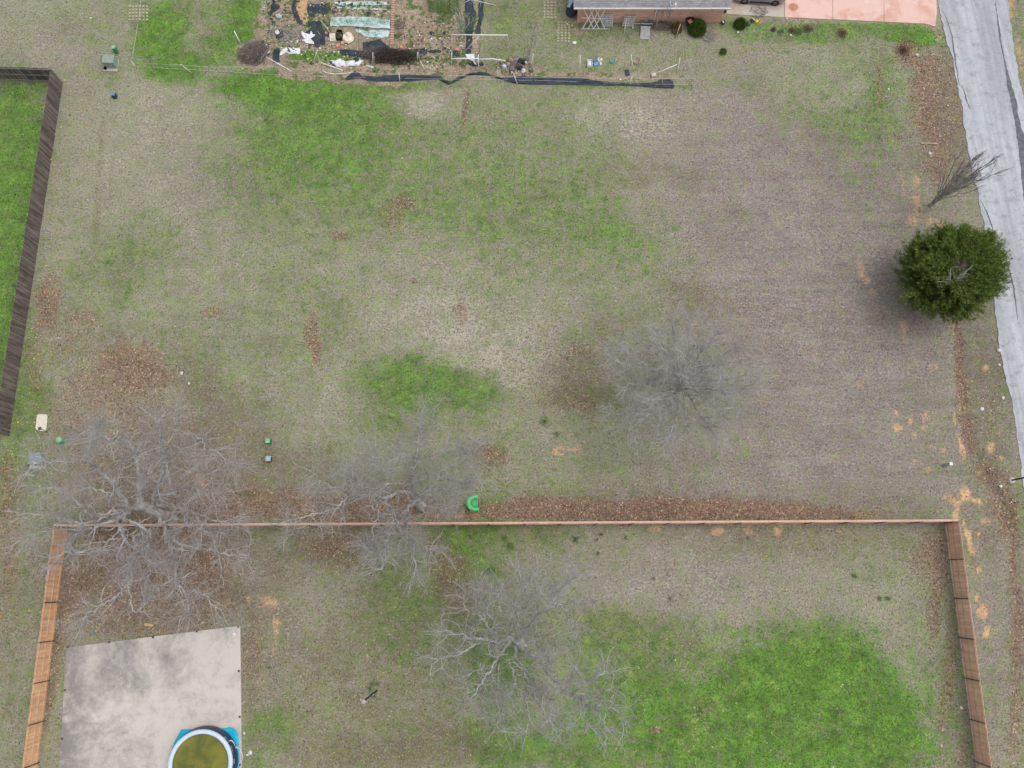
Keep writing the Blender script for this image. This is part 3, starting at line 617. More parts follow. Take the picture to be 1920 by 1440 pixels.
mb = MB(); poly = [(340, 1368), (350, 1367), (362, 1366.5), (380, 1366), (400, 1366), (421, 1365), (432, 1363.5), (438, 1365), (443, 1370), (446.5, 1376), (447.5, 1385), (448, 1396), (449, 1410), (449.5, 1425), (449.5, 1450), (447, 1480), (440, 1500), (340, 1505), (322, 1480), (319, 1440), (320.5, 1420), (322, 1405), (328, 1390), (334, 1378)]
cc = P(385, 1430, SZ); ring = [P(*p, SZ) for p in poly]; vv = []; ff = []; n = len(ring); LV = 9
for l in range(LV):
    for i, q in enumerate(ring):
        s = 0.45 + 0.55 * l / (LV - 1); d_ = q - cc; z = 0.012 + (0.03 * abs(math.sin(l * 2.1 + i * .3)) if 2 < l < LV - 1 else 0) + random.uniform(0, .01)
        vv.append((cc.x + d_.x * s, cc.y + d_.y * s, SZ + z))
for l in range(LV - 1):
    for i in range(n): ff.append((l * n + i, l * n + (i + 1) % n, (l + 1) * n + (i + 1) % n, (l + 1) * n + i))
mb.add(vv, [f[::-1] for f in ff]); g_ = solo("ground_cloth", mb, cyan, "bright cyan wrinkled ground cloth showing under the edge of the round pool", "ground cloth", smooth=True)
sm = g_.modifiers.new("thickness", 'SOLIDIFY'); sm.thickness = 0.006; sm.offset = 1
# cable draped on slab edge
mb = MB(); mb.tube([P(446, 1402, SZ + .03), P(451, 1406, SZ + .03), P(455, 1416, 0.05), P(455, 1424, 0.05), P(450, 1430, SZ + .03), P(446, 1436, SZ + .02)], 0.018, 6)
solo("cable", mb, WHITE, "loose white pump cable looping off the edge of the slab", "cable", smooth=True)

# ------------------------------------------------------------------ fences
def lerp(a, b, t): return a + (b - a) * t
def fence(A, B, hgt, inner, mats, label, post_step, rails, board_w=0.14, cap=False, posts_m=None, seed=1, skip_first=False, stain=0.0, gap=0.006):
    """picket fence from A to B; inner = +1/-1 side (left of A->B is +1) that carries rails and posts"""
    pick, rail, post = mats; r = random.Random(seed); d = (B - A); L = d.length; u = d / L; nrm = Vector((-u.y, u.x, 0)) * inner
    root = empty("wooden_fence", A, label, "fence")
    mb = MB(); s = 0.0
    while s < L - 0.02:
        w = min(board_w, L - s); c = A + u * (s + w / 2) + Vector((0, 0, hgt / 2 + 0.03 + r.uniform(-.008, .008)))
        c = c - nrm * (0.012 + r.uniform(0, .006))
        mb.box(c, (w - gap, 0.018, hgt - 0.04), ax=(u, nrm, Vector((0, 0, 1)))); s += board_w
    mb.build("picket_panel", pick, root)
    for z in rails:
        mb = MB(); c = (A + B) / 2 + nrm * 0.022 + Vector((0, 0, z)); mb.box(c, (L - 0.04, 0.038, 0.085), ax=(u, nrm, Vector((0, 0, 1)))); mb.build("rail", rail, root)
    if cap:
        mb = MB(); c = (A + B) / 2 + nrm * 0.012 + Vector((0, 0, hgt + 0.028)); mb.box(c, (L, 0.14, 0.03), ax=(u, nrm, Vector((0, 0, 1)))); mb.build("cap_board", rail, root)
    k = int(L / post_step)
    for i in range(k + 1):
        s = L * i / k
        if skip_first and i == 0: continue
        s = min(max(s, 0.06), L - 0.06)
        c = A + u * s + nrm * 0.075
        mb = MB(); mb.tube([c, c + Vector((0, 0, hgt + 0.01))], 0.03, 10); mb.lathe(c + Vector((0, 0, hgt + 0.01)), [(0.034, 0), (0.036, 0.02), (0.02, 0.04)], 10); mb.build("post", post, root)
    return root
def wood(name, c1, c2, isl, sx=1.0):
    t = NT(bpy.data.materials.new(name)); g = t.noise(6, 5, 0.7, t.vscale((1, 1, 0.12))); s = t.noise(0.8, 4, 0.6)
    col = t.mix(t.step(g, 0.35, 0.7), c1, c2); col = t.scale(col, t.lin(t.island(), 0, 1, 1 - isl, 1 + isl)); col = t.scale(col, t.lin(s, 0.3, 0.7, 0.9, 1.1))
    t.bump(g, 0.2, 0.005); return t.out(col, 0.85, 0, 0.2)
ced = wood("cedar_boards", srgb(230, 190, 152), srgb(208, 166, 130), 0.13)
ced_red = wood("reddish_cedar_boards", srgb(242, 204, 178), srgb(222, 182, 156), 0.12)
rail_c = wood("cedar_rail", srgb(222, 178, 144), srgb(200, 156, 124), 0.1)
rail_p = wood("pale_pink_rail", srgb(212, 178, 160), srgb(192, 156, 138), 0.1)
steel = mat("grey_steel", srgb(96, 98, 102), srgb(70, 72, 76), 10, 0.5, metal=0.6)
FH = 1.83
A1 = P(127.5, 988); A2 = P(1772, 979)
fence(A1, P(71, 1440) + (P(71, 1440) - P(89, 1296)) * 1.0, FH, +1, (ced, rail_c, steel), "tan cedar picket fence on the left running down past the concrete slab", 2.44, (0.3, 0.95, 1.72), 0.14, seed=2)
fence(A1 + Vector((0.03, 0, 0)), A2 - Vector((0.03, 0, 0)), FH, -1, (ced, rail_p, steel), "long tan cedar fence across the yard with leaves piled along it", 2.44, (0.3, 0.95, 1.66), 0.14, cap=True, seed=3)
fence(A2, P(1831, 1440) + (P(1831, 1440) - P(1813, 1296)) * 1.0, FH, -1, (ced_red, rail_p, steel), "reddish cedar picket fence on the right running down toward the bottom corner", 2.44, (0.3, 0.95, 1.72), 0.14, seed=4)
gw = wood("weathered_grey_boards", srgb(126, 116, 112), srgb(84, 76, 74), 0.32); gr_ = wood("weathered_rail", srgb(158, 158, 156), srgb(120, 118, 116), 0.1)
D1 = P(118, 155); D2 = P(35, 700); D3 = P(17.5, 818)
fence(D1, D3, FH, -1, (gw, gr_, gr_), "dark weathered grey picket fence down the left edge of the lawn", 2.44, (0.3, 0.95, 1.62), 0.14, seed=5, gap=0.012)
fence(P(-120, 147), D1 - Vector((0.04, 0, 0)), FH, -1, (gw, gr_, gr_), "dark weathered grey fence at top left showing three pale rails", 2.44, (0.22, 0.95, 1.72), 0.14, seed=6, gap=0.012)
# solar lights inside the weathered fence
for (x, y, lb) in ((54, 403, "small white solar light on the weathered fence beside the upper green lawn"), (27, 537, "round black and white solar light beside the lower part of the weathered fence")):
    p = P(x, y, 0.3); mb = MB(); mb.tube([P(x, y), p], 0.015, 6); mb.lathe(p, [(0.05, 0), (0.09, 0.03), (0.09, 0.07), (0.05, 0.09)], 12)
    solo("solar_light", mb, [WHITE, steel][y > 500], lb, "garden light")

# ------------------------------------------------------------------ bare trees
def catmull(pts, sub):
    out = []; n = len(pts)
    for i in range(n - 1):
        p0 = pts[max(i - 1, 0)]; p1 = pts[i]; p2 = pts[i + 1]; p3 = pts[min(i + 2, n - 1)]
        for j in range(sub):
            t = j / sub; t2 = t * t; t3 = t2 * t
            out.append(0.5 * ((2 * p1) + (p2 - p0) * t + (2 * p0 - 5 * p1 + 4 * p2 - p3) * t2 + (3 * p1 - p0 - 3 * p2 + p3) * t3))
    out.append(pts[-1]); return out
class Twigs:
    """fast builder of many thin three-sided tapered tubes"""
    def __init__(s): s.V = []; s.Fq = []; s.n = 0
    def tube(s, pts, r0, r1, k=3):
        m = len(pts); p = np.array(pts); d = p[-1] - p[0]; L = np.linalg.norm(d)
        if L < 1e-5: return
        d /= L; q = np.array((0, 0, 1.0)) if abs(d[2]) < 0.8 else np.array((1.0, 0, 0))
        u = np.cross(q, d); u /= np.linalg.norm(u); w = np.cross(d, u)
        a = np.arange(k) * 2 * math.pi / k; ring = np.outer(np.cos(a), u) + np.outer(np.sin(a), w)
        r = np.linspace(r0, r1, m)[:, None, None]; V = p[:, None, :] + ring[None] * r
        s.V.append(V.reshape(-1, 3)); b = s.n
        i = np.arange(m - 1)[:, None]; j = np.arange(k)[None]; A = b + i * k + j; B = b + i * k + (j + 1) % k
        s.Fq.append(np.stack((A, B, B + k, A + k), -1).reshape(-1, 4)); s.n += m * k
    def build(s, name, m, parent):
        if not s.V: return None
        V = np.concatenate(s.V) - np.array(WORLD[parent]); Fc = np.concatenate(s.Fq).astype(np.int32)
        me = bpy.data.meshes.new(name); me.vertices.add(len(V)); me.vertices.foreach_set("co", V.ravel())
        me.loops.add(Fc.size); me.loops.foreach_set("vertex_index", Fc.ravel()); me.polygons.add(len(Fc))
        me.polygons.foreach_set("loop_start", (np.arange(len(Fc)) * 4).astype(np.int32)); me.polygons.foreach_set("loop_total", np.full(len(Fc), 4, dtype=np.int32))
        me.update(); me.polygons.foreach_set("use_smooth", np.ones(len(Fc), dtype=bool)); me.materials.append(m)
        o = bpy.data.objects.new(name, me); sc.collection.objects.link(o); o.parent = parent; WORLD[o] = WORLD[parent]; return o

def bark_mat(name, c1, c2, c3, sc_=3.0):
    t = NT(bpy.data.materials.new(name)); a = t.noise(sc_, 5, 0.7); b = t.noise(sc_ * 7, 4, 0.7)
    col = t.mix(t.step(a, 0.38, 0.62), c1, c2); col = t.mix(t.step(b, 0.52, 0.7), col, c3); t.bump(b, 0.5, 0.02)
    return t.out(col, 0.95, 0, 0.1)
bark = bark_mat("grey_bark", srgb(190, 190, 190), srgb(150, 146, 144), srgb(214, 222, 222))
twigm = mat("twig_bark", srgb(184, 179, 177), srgb(160, 153, 151), 0.5, 0.95)
twig_br = mat("brown_twig_bark", srgb(142, 130, 126), srgb(118, 108, 104), 0.5, 0.95)

def grow(tw, lv, p, d, L, r, cfg, rg):
    """one twig and its side twigs. p start, d direction, L length"""
    step = max(0.10, L / cfg['seg'][lv]); n = max(2, int(L / step)); pts = [p]; dirs = [d]; q = p
    for i in range(n):
        j = cfg['gn'][lv]
        d = d + np.array((rg.gauss(0, j), rg.gauss(0, j), rg.gauss(0, j * .8) + cfg['up'][lv]))
        d /= np.linalg.norm(d); q = q + d * (L / n)
        pts.append(q); dirs.append(d)
    r1 = r * 0.35
    (cfg['_b'] if lv == 1 and '_b' in cfg else tw).tube(pts, r, max(r1, 0.0035), 3 if lv > 1 else 5)
    if lv >= cfg['max']: return
    gap = cfg['gap'][lv]; s = gap * rg.uniform(.4, 1.0); side = rg.choice((-1, 1))
    while s < L * 0.98:
        f = s / L * n; i = min(int(f), n - 1); t = f - i; bp = pts[i] * (1 - t) + pts[i + 1] * t; bd = dirs[i + 1]
        side = -side
        hz = np.array((-bd[1], bd[0], 0)); hn = np.linalg.norm(hz); hz = hz / hn if hn > 1e-3 else np.array((1.0, 0, 0))
        v3 = np.cross(bd, hz); ph = rg.gauss(0, 0.8); perp = hz * side * math.cos(ph) + v3 * math.sin(ph)
        an = math.radians(rg.uniform(*cfg['ang'])); nd = bd * math.cos(an) + perp * math.sin(an)
        cl = L * cfg['ratio'][lv] * (1 - 0.5 * s / L) * rg.uniform(.6, 1.2)
        rr_l = (r + (r1 - r) * s / L)
        if cl > 0.12: grow(tw, lv + 1, bp, nd, cl, min(rr_l * 0.65, cfg['rad'][lv + 1]), cfg, rg)
        s += gap * rg.uniform(.6, 1.4)

def make_tree(name, label, base, trunk, limbs, cfg, seed, trunk_r, limb_r, twm):
    """trunk: world points; limbs: list of (world points, r0 scale)"""
    rg = random.Random(seed); root = empty(name, base, label, "tree", cfg.get('group'))
    mb = MB(); tp = catmull([Vector(p) for p in trunk], 5)
    rs = [trunk_r * (1.35 - 0.5 * min(1, i / (len(tp) * .35)) - 0.22 * i / len(tp)) for i in range(len(tp))]
    mb.tube(tp, rs, 14)
    for a in range(6):                       # root flare
        an = a * 1.05 + rg.uniform(-.3, .3); e = Vector((math.cos(an), math.sin(an), 0)); b0 = Vector(base)
        mb.tube([b0 + Vector((0, 0, .55)) + e * trunk_r * .6, b0 + Vector((0, 0, .2)) + e * trunk_r * 1.15, b0 + Vector((0, 0, -.05)) + e * trunk_r * 1.9], [trunk_r * .4, trunk_r * .35, trunk_r * .15], 7)
    mb.build("trunk", bark, root, True)
    tw = Twigs(); cfg['_b'] = Twigs()
    for (pts, rsn) in limbs:
        cp = catmull([Vector(p) for p in pts], 6); cp2 = [cp[0]]
        for p in cp[1:]: cp2.append(p + Vector((rg.gauss(0, 1), rg.gauss(0, 1), rg.gauss(0, 1))) * cfg['limb_jit'])
        n = len(cp2); r0 = limb_r * rsn; r1 = max(0.03, r0 * .24); rs = [r0 + (r1 - r0) * (i / (n - 1)) ** .8 for i in range(n)]
        MB().tube(cp2, rs, 8).build("limb", bark, root, True)
        Ls = [0]
        for a, b in zip(cp2, cp2[1:]): Ls.append(Ls[-1] + (b - a).length)
        L = Ls[-1]; s = max(0.25, L * cfg.get('bare', .12)); side = 1
        while s < L:
            i = 0
            while i < n - 2 and Ls[i + 1] < s: i += 1
            t = (s - Ls[i]) / max(1e-6, Ls[i + 1] - Ls[i]); bp = np.array(cp2[i].lerp(cp2[i + 1], t)); bd = np.array((cp2[i + 1] - cp2[i]).normalized())
            side = -side; hz = np.array((-bd[1], bd[0], 0)); hn = np.linalg.norm(hz); hz = hz / hn if hn > 1e-3 else np.array((1.0, 0, 0))
            v3 = np.cross(bd, hz); ph = rg.gauss(0, .9); perp = hz * side * math.cos(ph) + v3 * math.sin(ph)
            an = math.radians(rg.uniform(*cfg['ang'])); nd = bd * math.cos(an) + perp * math.sin(an) + np.array((0, 0, .15)); nd /= np.linalg.norm(nd)
            cl = cfg['l1'] * rg.uniform(.45, 1.15) * (.50 + .45 * s / L); rl_ = rs[i]
            grow(tw, 1, bp, nd, cl, min(rl_ * .6, cfg['rad'][1]), cfg, rg); s += cfg['gap'][0] * rg.uniform(.6, 1.4) * (1.7 - .9 * s / L)
        bd = np.array((cp2[-1] - cp2[-2]).normalized())
        for k in range(3):
            e = bd + np.array((rg.gauss(0, .3), rg.gauss(0, .3), rg.gauss(0, .15))) * (k > 0) * 1.6; grow(tw, 1, np.array(cp2[-1]), e / np.linalg.norm(e), cfg['l1'] * rg.uniform(.6, .85), r1 * .8, cfg, rg)
    tw.build("crown", twm, root); cfg["_b"].build("branches", bark if cfg["l1"] > 1.8 else twm, root)
    return root

def limbpath(pxs, h0, h1, conv=None):
    """pixel polyline with heights rising from h0 to h1"""
    n = len(pxs); return [P(x, y, h0 + (h1 - h0) * (i / max(1, n - 1)) ** .8) for i, (x, y) in enumerate(pxs)]
OAK = dict(max=4, seg=[0, 9, 6, 4, 2], gn=[0, .24, .28, .32, .3], up=[0, .01, .02, .03, .03], gap=[.38, .30, .21, .165, 1], ratio=[0, .64, .64, .60, 0],
           rad=[0, .052, .026, .012, .0065], ang=(32, 72), l1=2.5, limb_jit=.05, bare=.28)

# --- big spreading oak by the left fence corner
cA = lambda x, y: (x / 4, 700 + y / 4)
cB = lambda x, y: (x / 3.79, 1060 + y / 3.79)
base = P(318, 974)
J = [cA(1010, 1010), cA(1140, 985)]
def LA(lst, h0, h1, r): return (limbpath([cA(*q) for q in lst], h0, h1), r)
limbs = [
 LA([(1020,1020),(1050,880),(1040,740),(1010,610),(960,520),(870,490),(800,490),(715,450)], 3.2, 9.0, 1.0),
 LA([(860,490),(880,420),(870,370),(790,360)], 8.2, 9.5, .35),
 LA([(1010,610),(1060,560),(1090,600),(1200,650),(1260,700)], 6.5, 8.5, .35),
 LA([(1150,980),(1165,880),(1200,780),(1235,650),(1220,570),(1200,480),(1190,330)], 3.2, 9.2, .95),
 LA([(1235,640),(1310,610),(1360,560),(1450,470),(1520,510),(1540,600)], 6.6, 9.0, .45),
 LA([(1220,800),(1300,700),(1400,640),(1500,570),(1620,590),(1700,670)], 5.2, 8.6, .5),
 LA([(1200,480),(1260,520),(1320,420),(1300,340)], 7.8, 9.4, .3),
 LA([(990,1020),(880,900),(880,800),(930,680),(960,640),(1060,620)], 3.2, 7.6, .55),
 LA([(980,1010),(870,860),(760,740),(690,680),(600,640),(480,665),(330,660),(230,690)], 3.2, 8.4, .85),
 LA([(700,690),(640,630),(660,570)], 6.6, 8.4, .3),
 LA([(960,1000),(860,980),(820,960),(830,910),(760,880),(640,850)], 3.6, 7.8, .55),
 LA([(950,1010),(800,1050),(680,1060),(600,980),(500,900),(400,860)], 3.4, 8.2, .7),
 LA([(960,1030),(820,1060),(720,1100),(600,1130),(500,1110),(400,1070),(280,1060)], 3.4, 8.2, .7),
 LA([(960,1040),(880,1100),(720,1150),(600,1190),(540,1230),(530,1290),(580,1340),(700,1340)], 3.4, 7.5, .8),
 LA([(640,1180),(480,1170),(380,1180),(250,1210)], 5.2, 8.2, .4),
 LA([(980,1040),(880,1090),(900,1160),(930,1250),(890,1340),(885,1440)], 3.4, 7.2, .75),
 LA([(930,1240),(980,1290),(1040,1340),(1100,1400)], 5.6, 7.6, .3),
 LA([(900,1250),(820,1250),(780,1300),(600,1340),(470,1340)], 5.6, 7.8, .4),
 LA([(950,1020),(930,1090),(1010,1120),(1110,1190),(1120,1260),(1090,1330),(1130,1430),(1120,1520)], 3.4, 7.6, .8),
 LA([(1060,1150),(1000,1200),(1010,1280),(1000,1400)], 4.6, 7.2, .35),
 LA([(1160,990),(1190,1080),(1240,1160),(1240,1220),(1270,1300),(1310,1370)], 3.2, 7.0, .8),
 LA([(1240,1200),(1330,1260),(1450,1310),(1600,1330),(1720,1360),(1880,1370)], 5.4, 8.4, .6),
 LA([(1170,985),(1280,1000),(1380,1020),(1500,1060),(1620,1110),(1750,1100)], 3.2, 8.4, .7),
 LA([(1360,1020),(1400,1130),(1460,1160),(1560,1180)], 5.4, 7.8, .35),
 LA([(1160,960),(1180,910),(1300,900),(1400,830),(1480,790),(1620,720)], 3.4, 8.6, .6),
 LA([(1380,1010),(1440,930),(1500,910),(1600,900)], 5.6, 8.2, .35),
 LA([(1010,1000),(960,1000),(920,960),(990,930),(1060,890)], 4, 6.8, .35)]
cBl = lambda lst, h0, h1, r: (limbpath([cB(*q) for q in lst], h0, h1), r)
limbs += [cBl([(905,-60),(940,60),(900,150),(830,210),(750,270),(640,330),(600,370)], 5.6, 8.2, .6),
 cBl([(900,150),(930,260),(950,330),(1000,300)], 6.8, 8.0, .3),
 cBl([(1060,-20),(1050,60),(1080,130),(1160,140),(1230,90)], 6.2, 7.5, .35),
 cBl([(1250,-20),(1250,110),(1300,180),(1335,260),(1340,340)], 6.4, 8.4, .6),
 cBl([(1300,190),(1400,190),(1480,240),(1540,320)], 7.2, 8.4, .3)]
trunk = [base + Vector((0, 0, -.1)), P(309, 968, .9), P(296, 962, 1.9), P(*cA(1090, 1000), 3.0), P(*cA(1060, 1000), 3.5)]
make_tree("oak_tree", "huge bare grey oak with twisting limbs over the left fence corner", base, trunk, limbs, {**OAK, 'l1': 2.8}, 11, .42, .175, twigm)

# --- oak in the middle of the fence line
cC = lambda x, y: (460 + x / 4, 760 + y / 4)
LC = lambda lst, h0, h1, r: (limbpath([cC(*q) for q in lst], h0, h1), r)
base = P(*cC(1320, 760))
limbs = [LC([(1290,690),(1180,650),(1050,690),(950,660),(890,620),(850,560),(830,510),(785,440)], 2.6, 8, 1.0),
 LC([(900,630),(880,560),(940,500),(960,400)], 5.5, 8.5, .4),
 LC([(1060,690),(960,680),(820,665),(740,720),(680,780),(600,800),(460,830),(340,870)], 3.6, 8.2, .75),
 LC([(820,665),(720,620),(640,620),(560,560)], 5.4, 8.2, .45),
 LC([(970,690),(955,770),(1005,800),(970,880),(950,950),(965,1030)], 4.4, 7, .5),
 LC([(1050,700),(1090,780),(1130,850),(1170,990)], 3.8, 6.5, .3),
 LC([(1290,690),(1260,620),(1275,520),(1275,400),(1300,290),(1310,130)], 2.6, 9.6, .95),
 LC([(1275,400),(1200,400),(1150,350)], 6.6, 8.8, .4),
 LC([(1290,400),(1370,390),(1450,350),(1580,320)], 6.6, 9, .45),
 LC([(1280,580),(1320,520),(1370,530),(1440,510),(1580,430),(1710,400)], 4.6, 8.8, .55),
 LC([(1440,515),(1520,540),(1620,560)], 6.6, 8.4, .3),
 LC([(1270,600),(1220,570),(1140,590),(1090,580)], 4.4, 7, .4),
 LC([(1300,690),(1390,700),(1450,740),(1500,800)], 2.8, 7.2, .6),
 LC([(1300,680),(1380,620),(1480,640),(1620,660)], 2.8, 7.6, .5),
 LC([(1285,700),(1230,760),(1190,830),(1110,900),(1070,980),(1040,1080),(1000,1115),(935,1105)], 2.6, 7.4, .85),
 LC([(1045,1080),(1050,1180),(1010,1230)], 6.2, 7.2, .3),
 LC([(1200,820),(1205,900),(1215,1000),(1245,1090),(1285,1200)], 3.8, 7.4, .55),
 LC([(1215,990),(1280,1030),(1380,1080)], 5.2, 7.4, .3)]
trunk = [base + Vector((0, 0, -.1)), base + Vector((-.1, 0, .8)), P(*cC(1300, 720), 1.8), P(*cC(1285, 695), 2.9)]
make_tree("oak_tree", "bare grey tree reaching over the middle of the long cedar fence", base, trunk, limbs, {**OAK, 'l1': 2.8, 'bare': .2, 'gap': [.27, .27, .21, .165, 1]}, 12, .27, .125, twigm)

# --- oak in the lower yard
cD = lambda x, y: (780 + x / 3.6, 1040 + y / 3.6)
LD = lambda lst, h0, h1, r: (limbpath([cD(*q) for q in lst], h0, h1), r)
base = P(*cD(700, 605))
limbs = [LD([(680,590),(620,560),(540,590),(430,570),(330,550),(200,520)], 2.4, 7.5, .8),
 LD([(540,585),(480,480),(430,400),(400,330),(410,230)], 4, 8.5, .75),
 LD([(460,450),(480,340),(510,240),(590,205)], 5.2, 8.8, .45), LD([(420,400),(340,380),(320,290)], 5.8, 8.2, .35), LD([(440,420),(430,340),(440,250)], 5.6, 8.5, .35),
 LD([(440,575),(350,640),(240,690),(150,705)], 4.4, 7.8, .6), LD([(440,580),(470,540),(440,510),(500,500)], 4.4, 6, .3),
 LD([(640,580),(570,660),(540,720),(500,790),(450,850),(390,960)], 2.6, 7.4, .75),
 LD([(555,700),(610,705),(650,780),(670,850),(640,930)], 3.8, 6.6, .4), LD([(520,740),(410,780),(290,850)], 4, 7, .35),
 LD([(515,750),(515,850),(530,980)], 4, 7, .35), LD([(560,720),(550,840),(560,940),(590,1040),(560,1130)], 4, 7.8, .45), LD([(430,870),(440,960),(460,1050)], 5.6, 7.4, .3),
 LD([(600,610),(540,640),(500,600),(520,560)], 3.2, 5, .3),
 LD([(665,610),(680,700),(730,800),(760,880),(800,960),(850,1030),(900,1120)], 2.6, 8.2, .8),
 LD([(730,790),(800,860),(880,900),(1000,910)], 4.2, 7.5, .45), LD([(790,830),(840,940),(940,1060),(980,1170)], 4.8, 8.4, .4), LD([(740,860),(750,960),(760,1100),(740,1200)], 4.8, 8.2, .4),
 LD([(700,620),(780,680),(850,740),(890,810),(960,870),(1050,930),(1120,960),(1230,940),(1340,900)], 2.6, 8.8, .95),
 LD([(1100,955),(1150,1020),(1250,1020),(1370,1060)], 6.6, 8.6, .5), LD([(1100,960),(1140,1080),(1180,1160)], 6.6, 8.4, .4), LD([(1060,930),(1150,860),(1250,800)], 6.2, 8.8, .45), LD([(1000,900),(1060,820),(1060,760)], 5.8, 8.2, .35), LD([(1150,1000),(1240,1100),(1280,1180)], 7, 8.6, .35),
 LD([(690,580),(760,480),(840,400),(930,335),(1000,220),(1100,130)], 2.6, 9, .85), LD([(920,340),(1000,345),(1080,320),(1190,310)], 5.8, 8.4, .5), LD([(925,330),(915,240),(910,180)], 5.8, 8.5, .3), LD([(1000,350),(1030,420),(1080,460)], 6.4, 7.6, .3),
 LD([(620,560),(630,510),(690,480),(695,400)], 3, 6.6, .5), LD([(625,520),(650,430),(650,330)], 3.8, 7.6, .4), LD([(700,460),(725,340),(730,230),(690,110)], 4.6, 9, .45), LD([(730,225),(770,150)], 7.2, 8.8, .25), LD([(820,400),(820,300),(810,200)], 5, 8.4, .35),
 LD([(690,570),(740,540),(820,550),(910,590)], 2.8, 6.8, .5), LD([(800,470),(820,590),(860,660),(910,710)], 4.6, 7, .35), LD([(810,560),(880,540),(950,530)], 4.8, 6.8, .3)]
trunk = [base + Vector((0, 0, -.1)), base + Vector((-.02, .03, .9)), P(*cD(690, 600), 1.8), P(*cD(680, 592), 2.8)]
make_tree("oak_tree", "bare grey tree with long crooked limbs in the lower fenced yard", base, trunk, limbs, {**OAK, 'l1': 2.3, 'bare': .22, 'gap': [.30, .28, .21, .165, 1]}, 13, .29, .13, twigm)

# --- dense fine twigged tree on the lawn
base = P(1263, 738); rg = random.Random(21); limbs = []
cE = lambda x, y: (1080 + x / 4.8, 560 + y / 4.8)
cx, cy = base.x, base.y
tops = [(230,1070),(420,1200),(760,1290),(640,1240),(930,1310),(1230,1250),(1350,1100),(1430,980),(1520,800),(1600,640),(1500,500),(1430,380),(1250,250),(1130,160),(960,110),(800,130),(640,190),(500,330),(330,420),(240,520),(230,640),(330,740),(420,960),(1130,1180),(1060,560),(760,560),(900,420),(1250,560),(1300,820),(640,900),(980,700),(700,380),(1100,360),(560,1060)]
for i, (x, y) in enumerate(tops):
    hh = rg.uniform(7.0, 9.3) if (x - 940) ** 2 + (y - 700) ** 2 < 400 ** 2 else rg.uniform(5.4, 7.6)
    x = 940 + (x - 940) * .86 + 50; y = 800 + (y - 800) * .88 + 20; e = P(*cE(x, y), hh); s = base + Vector((rg.uniform(-.15, .15), rg.uniform(-.15, .15), rg.uniform(1.0, 2.2)))
    d = e - s; m1 = s + Vector((d.x * .22, d.y * .22, d.z * .38)); m2 = s + Vector((d.x * .6, d.y * .6, d.z * .72)) + Vector((rg.uniform(-.3, .3), rg.uniform(-.3, .3), 0))
    limbs.append(([s, m1, m2, e], rg.uniform(.5, .9)))
FINE = dict(max=4, seg=[0, 7, 5, 3, 2], gn=[0, .14, .17, .2, .2], up=[0, .04, .03, .03, .02], gap=[.27, .26, .24, .19, 1], ratio=[0, .62, .62, .6, 0],
            rad=[0, .034, .020, .013, .008], ang=(24, 54), l1=2.5, limb_jit=.035, bare=.34)
trunk = [base + Vector((0, 0, -.1)), base + Vector((0, 0, .7)), base + Vector((.05, .03, 1.4)), base + Vector((.08, .06, 2.2))]
make_tree("bare_tree", "round crowned bare tree of fine grey twigs alone on the open lawn", base, trunk, limbs, dict(FINE), 22, .26, .07, mat('pale_twig_bark', srgb(196, 192, 189), srgb(172, 166, 163), 0.5, 0.95))

# --- small vase shaped tree by the road
base = P(1744, 386); limbs = []; rg = random.Random(31)
for i in range(26):
    an = i * 2.4; rad = rg.uniform(.4, 1.7); hh = rg.uniform(4.6, 6.0)
    s = base + Vector((math.cos(an) * .12, math.sin(an) * .12, rg.uniform(.2, .8))); e = base + Vector((math.cos(an) * rad, math.sin(an) * rad, hh))
    limbs.append(([s, base + Vector((math.cos(an) * rad * .22, math.sin(an) * rad * .22, hh * .35)), base + Vector((math.cos(an) * rad * .6, math.sin(an) * rad * .6, hh * .7)), e], rg.uniform(.6, 1)))
VASE = dict(max=3, seg=[0, 5, 4, 3], gn=[0, .10, .12, .15], up=[0, .07, .06, .04], gap=[.55, .42, .32, 1], ratio=[0, .55, .5, 0], rad=[0, .016, .010, .007], ang=(16, 34), l1=1.5, limb_jit=.02, bare=.3)
make_tree("young_tree", "small bare upright tree leaning out over the road edge above the evergreen", base, [base, base + Vector((0, 0, .5)), base + Vector((0, 0, 1.1))], limbs, dict(VASE), 32, .09, .026, mat('lighter_twig_bark', srgb(160, 148, 144), srgb(136, 126, 122), 0.5, 0.95))

# --- thin sapling in the vegetable plot
for (bx, by, hh, lb, sd) in ((991, 112, 3.4, "thin pale sapling behind the pile of rags in the garden", 41), (868, 62, 2.0, "low leafless bush beside the black fabric row", 42)):
    base = P(bx, by); limbs = []; rg = random.Random(sd)
    for i in range(8):
        an = i * 2.4; rad = rg.uniform(.3, 1.0); h1 = hh * rg.uniform(.7, 1)
        limbs.append(([base + Vector((0, 0, hh * rg.uniform(.1, .3))), base + Vector((math.cos(an) * rad * .5, math.sin(an) * rad * .5, h1 * .6)), base + Vector((math.cos(an) * rad, math.sin(an) * rad, h1))], .6))
    make_tree("sapling", lb, base, [base, base + Vector((0, 0, hh * .3)), base + Vector((.05, .05, hh * .6))], limbs, {**VASE, 'l1': .9, 'max': 2}, sd + 1, .03, .02, twigm)

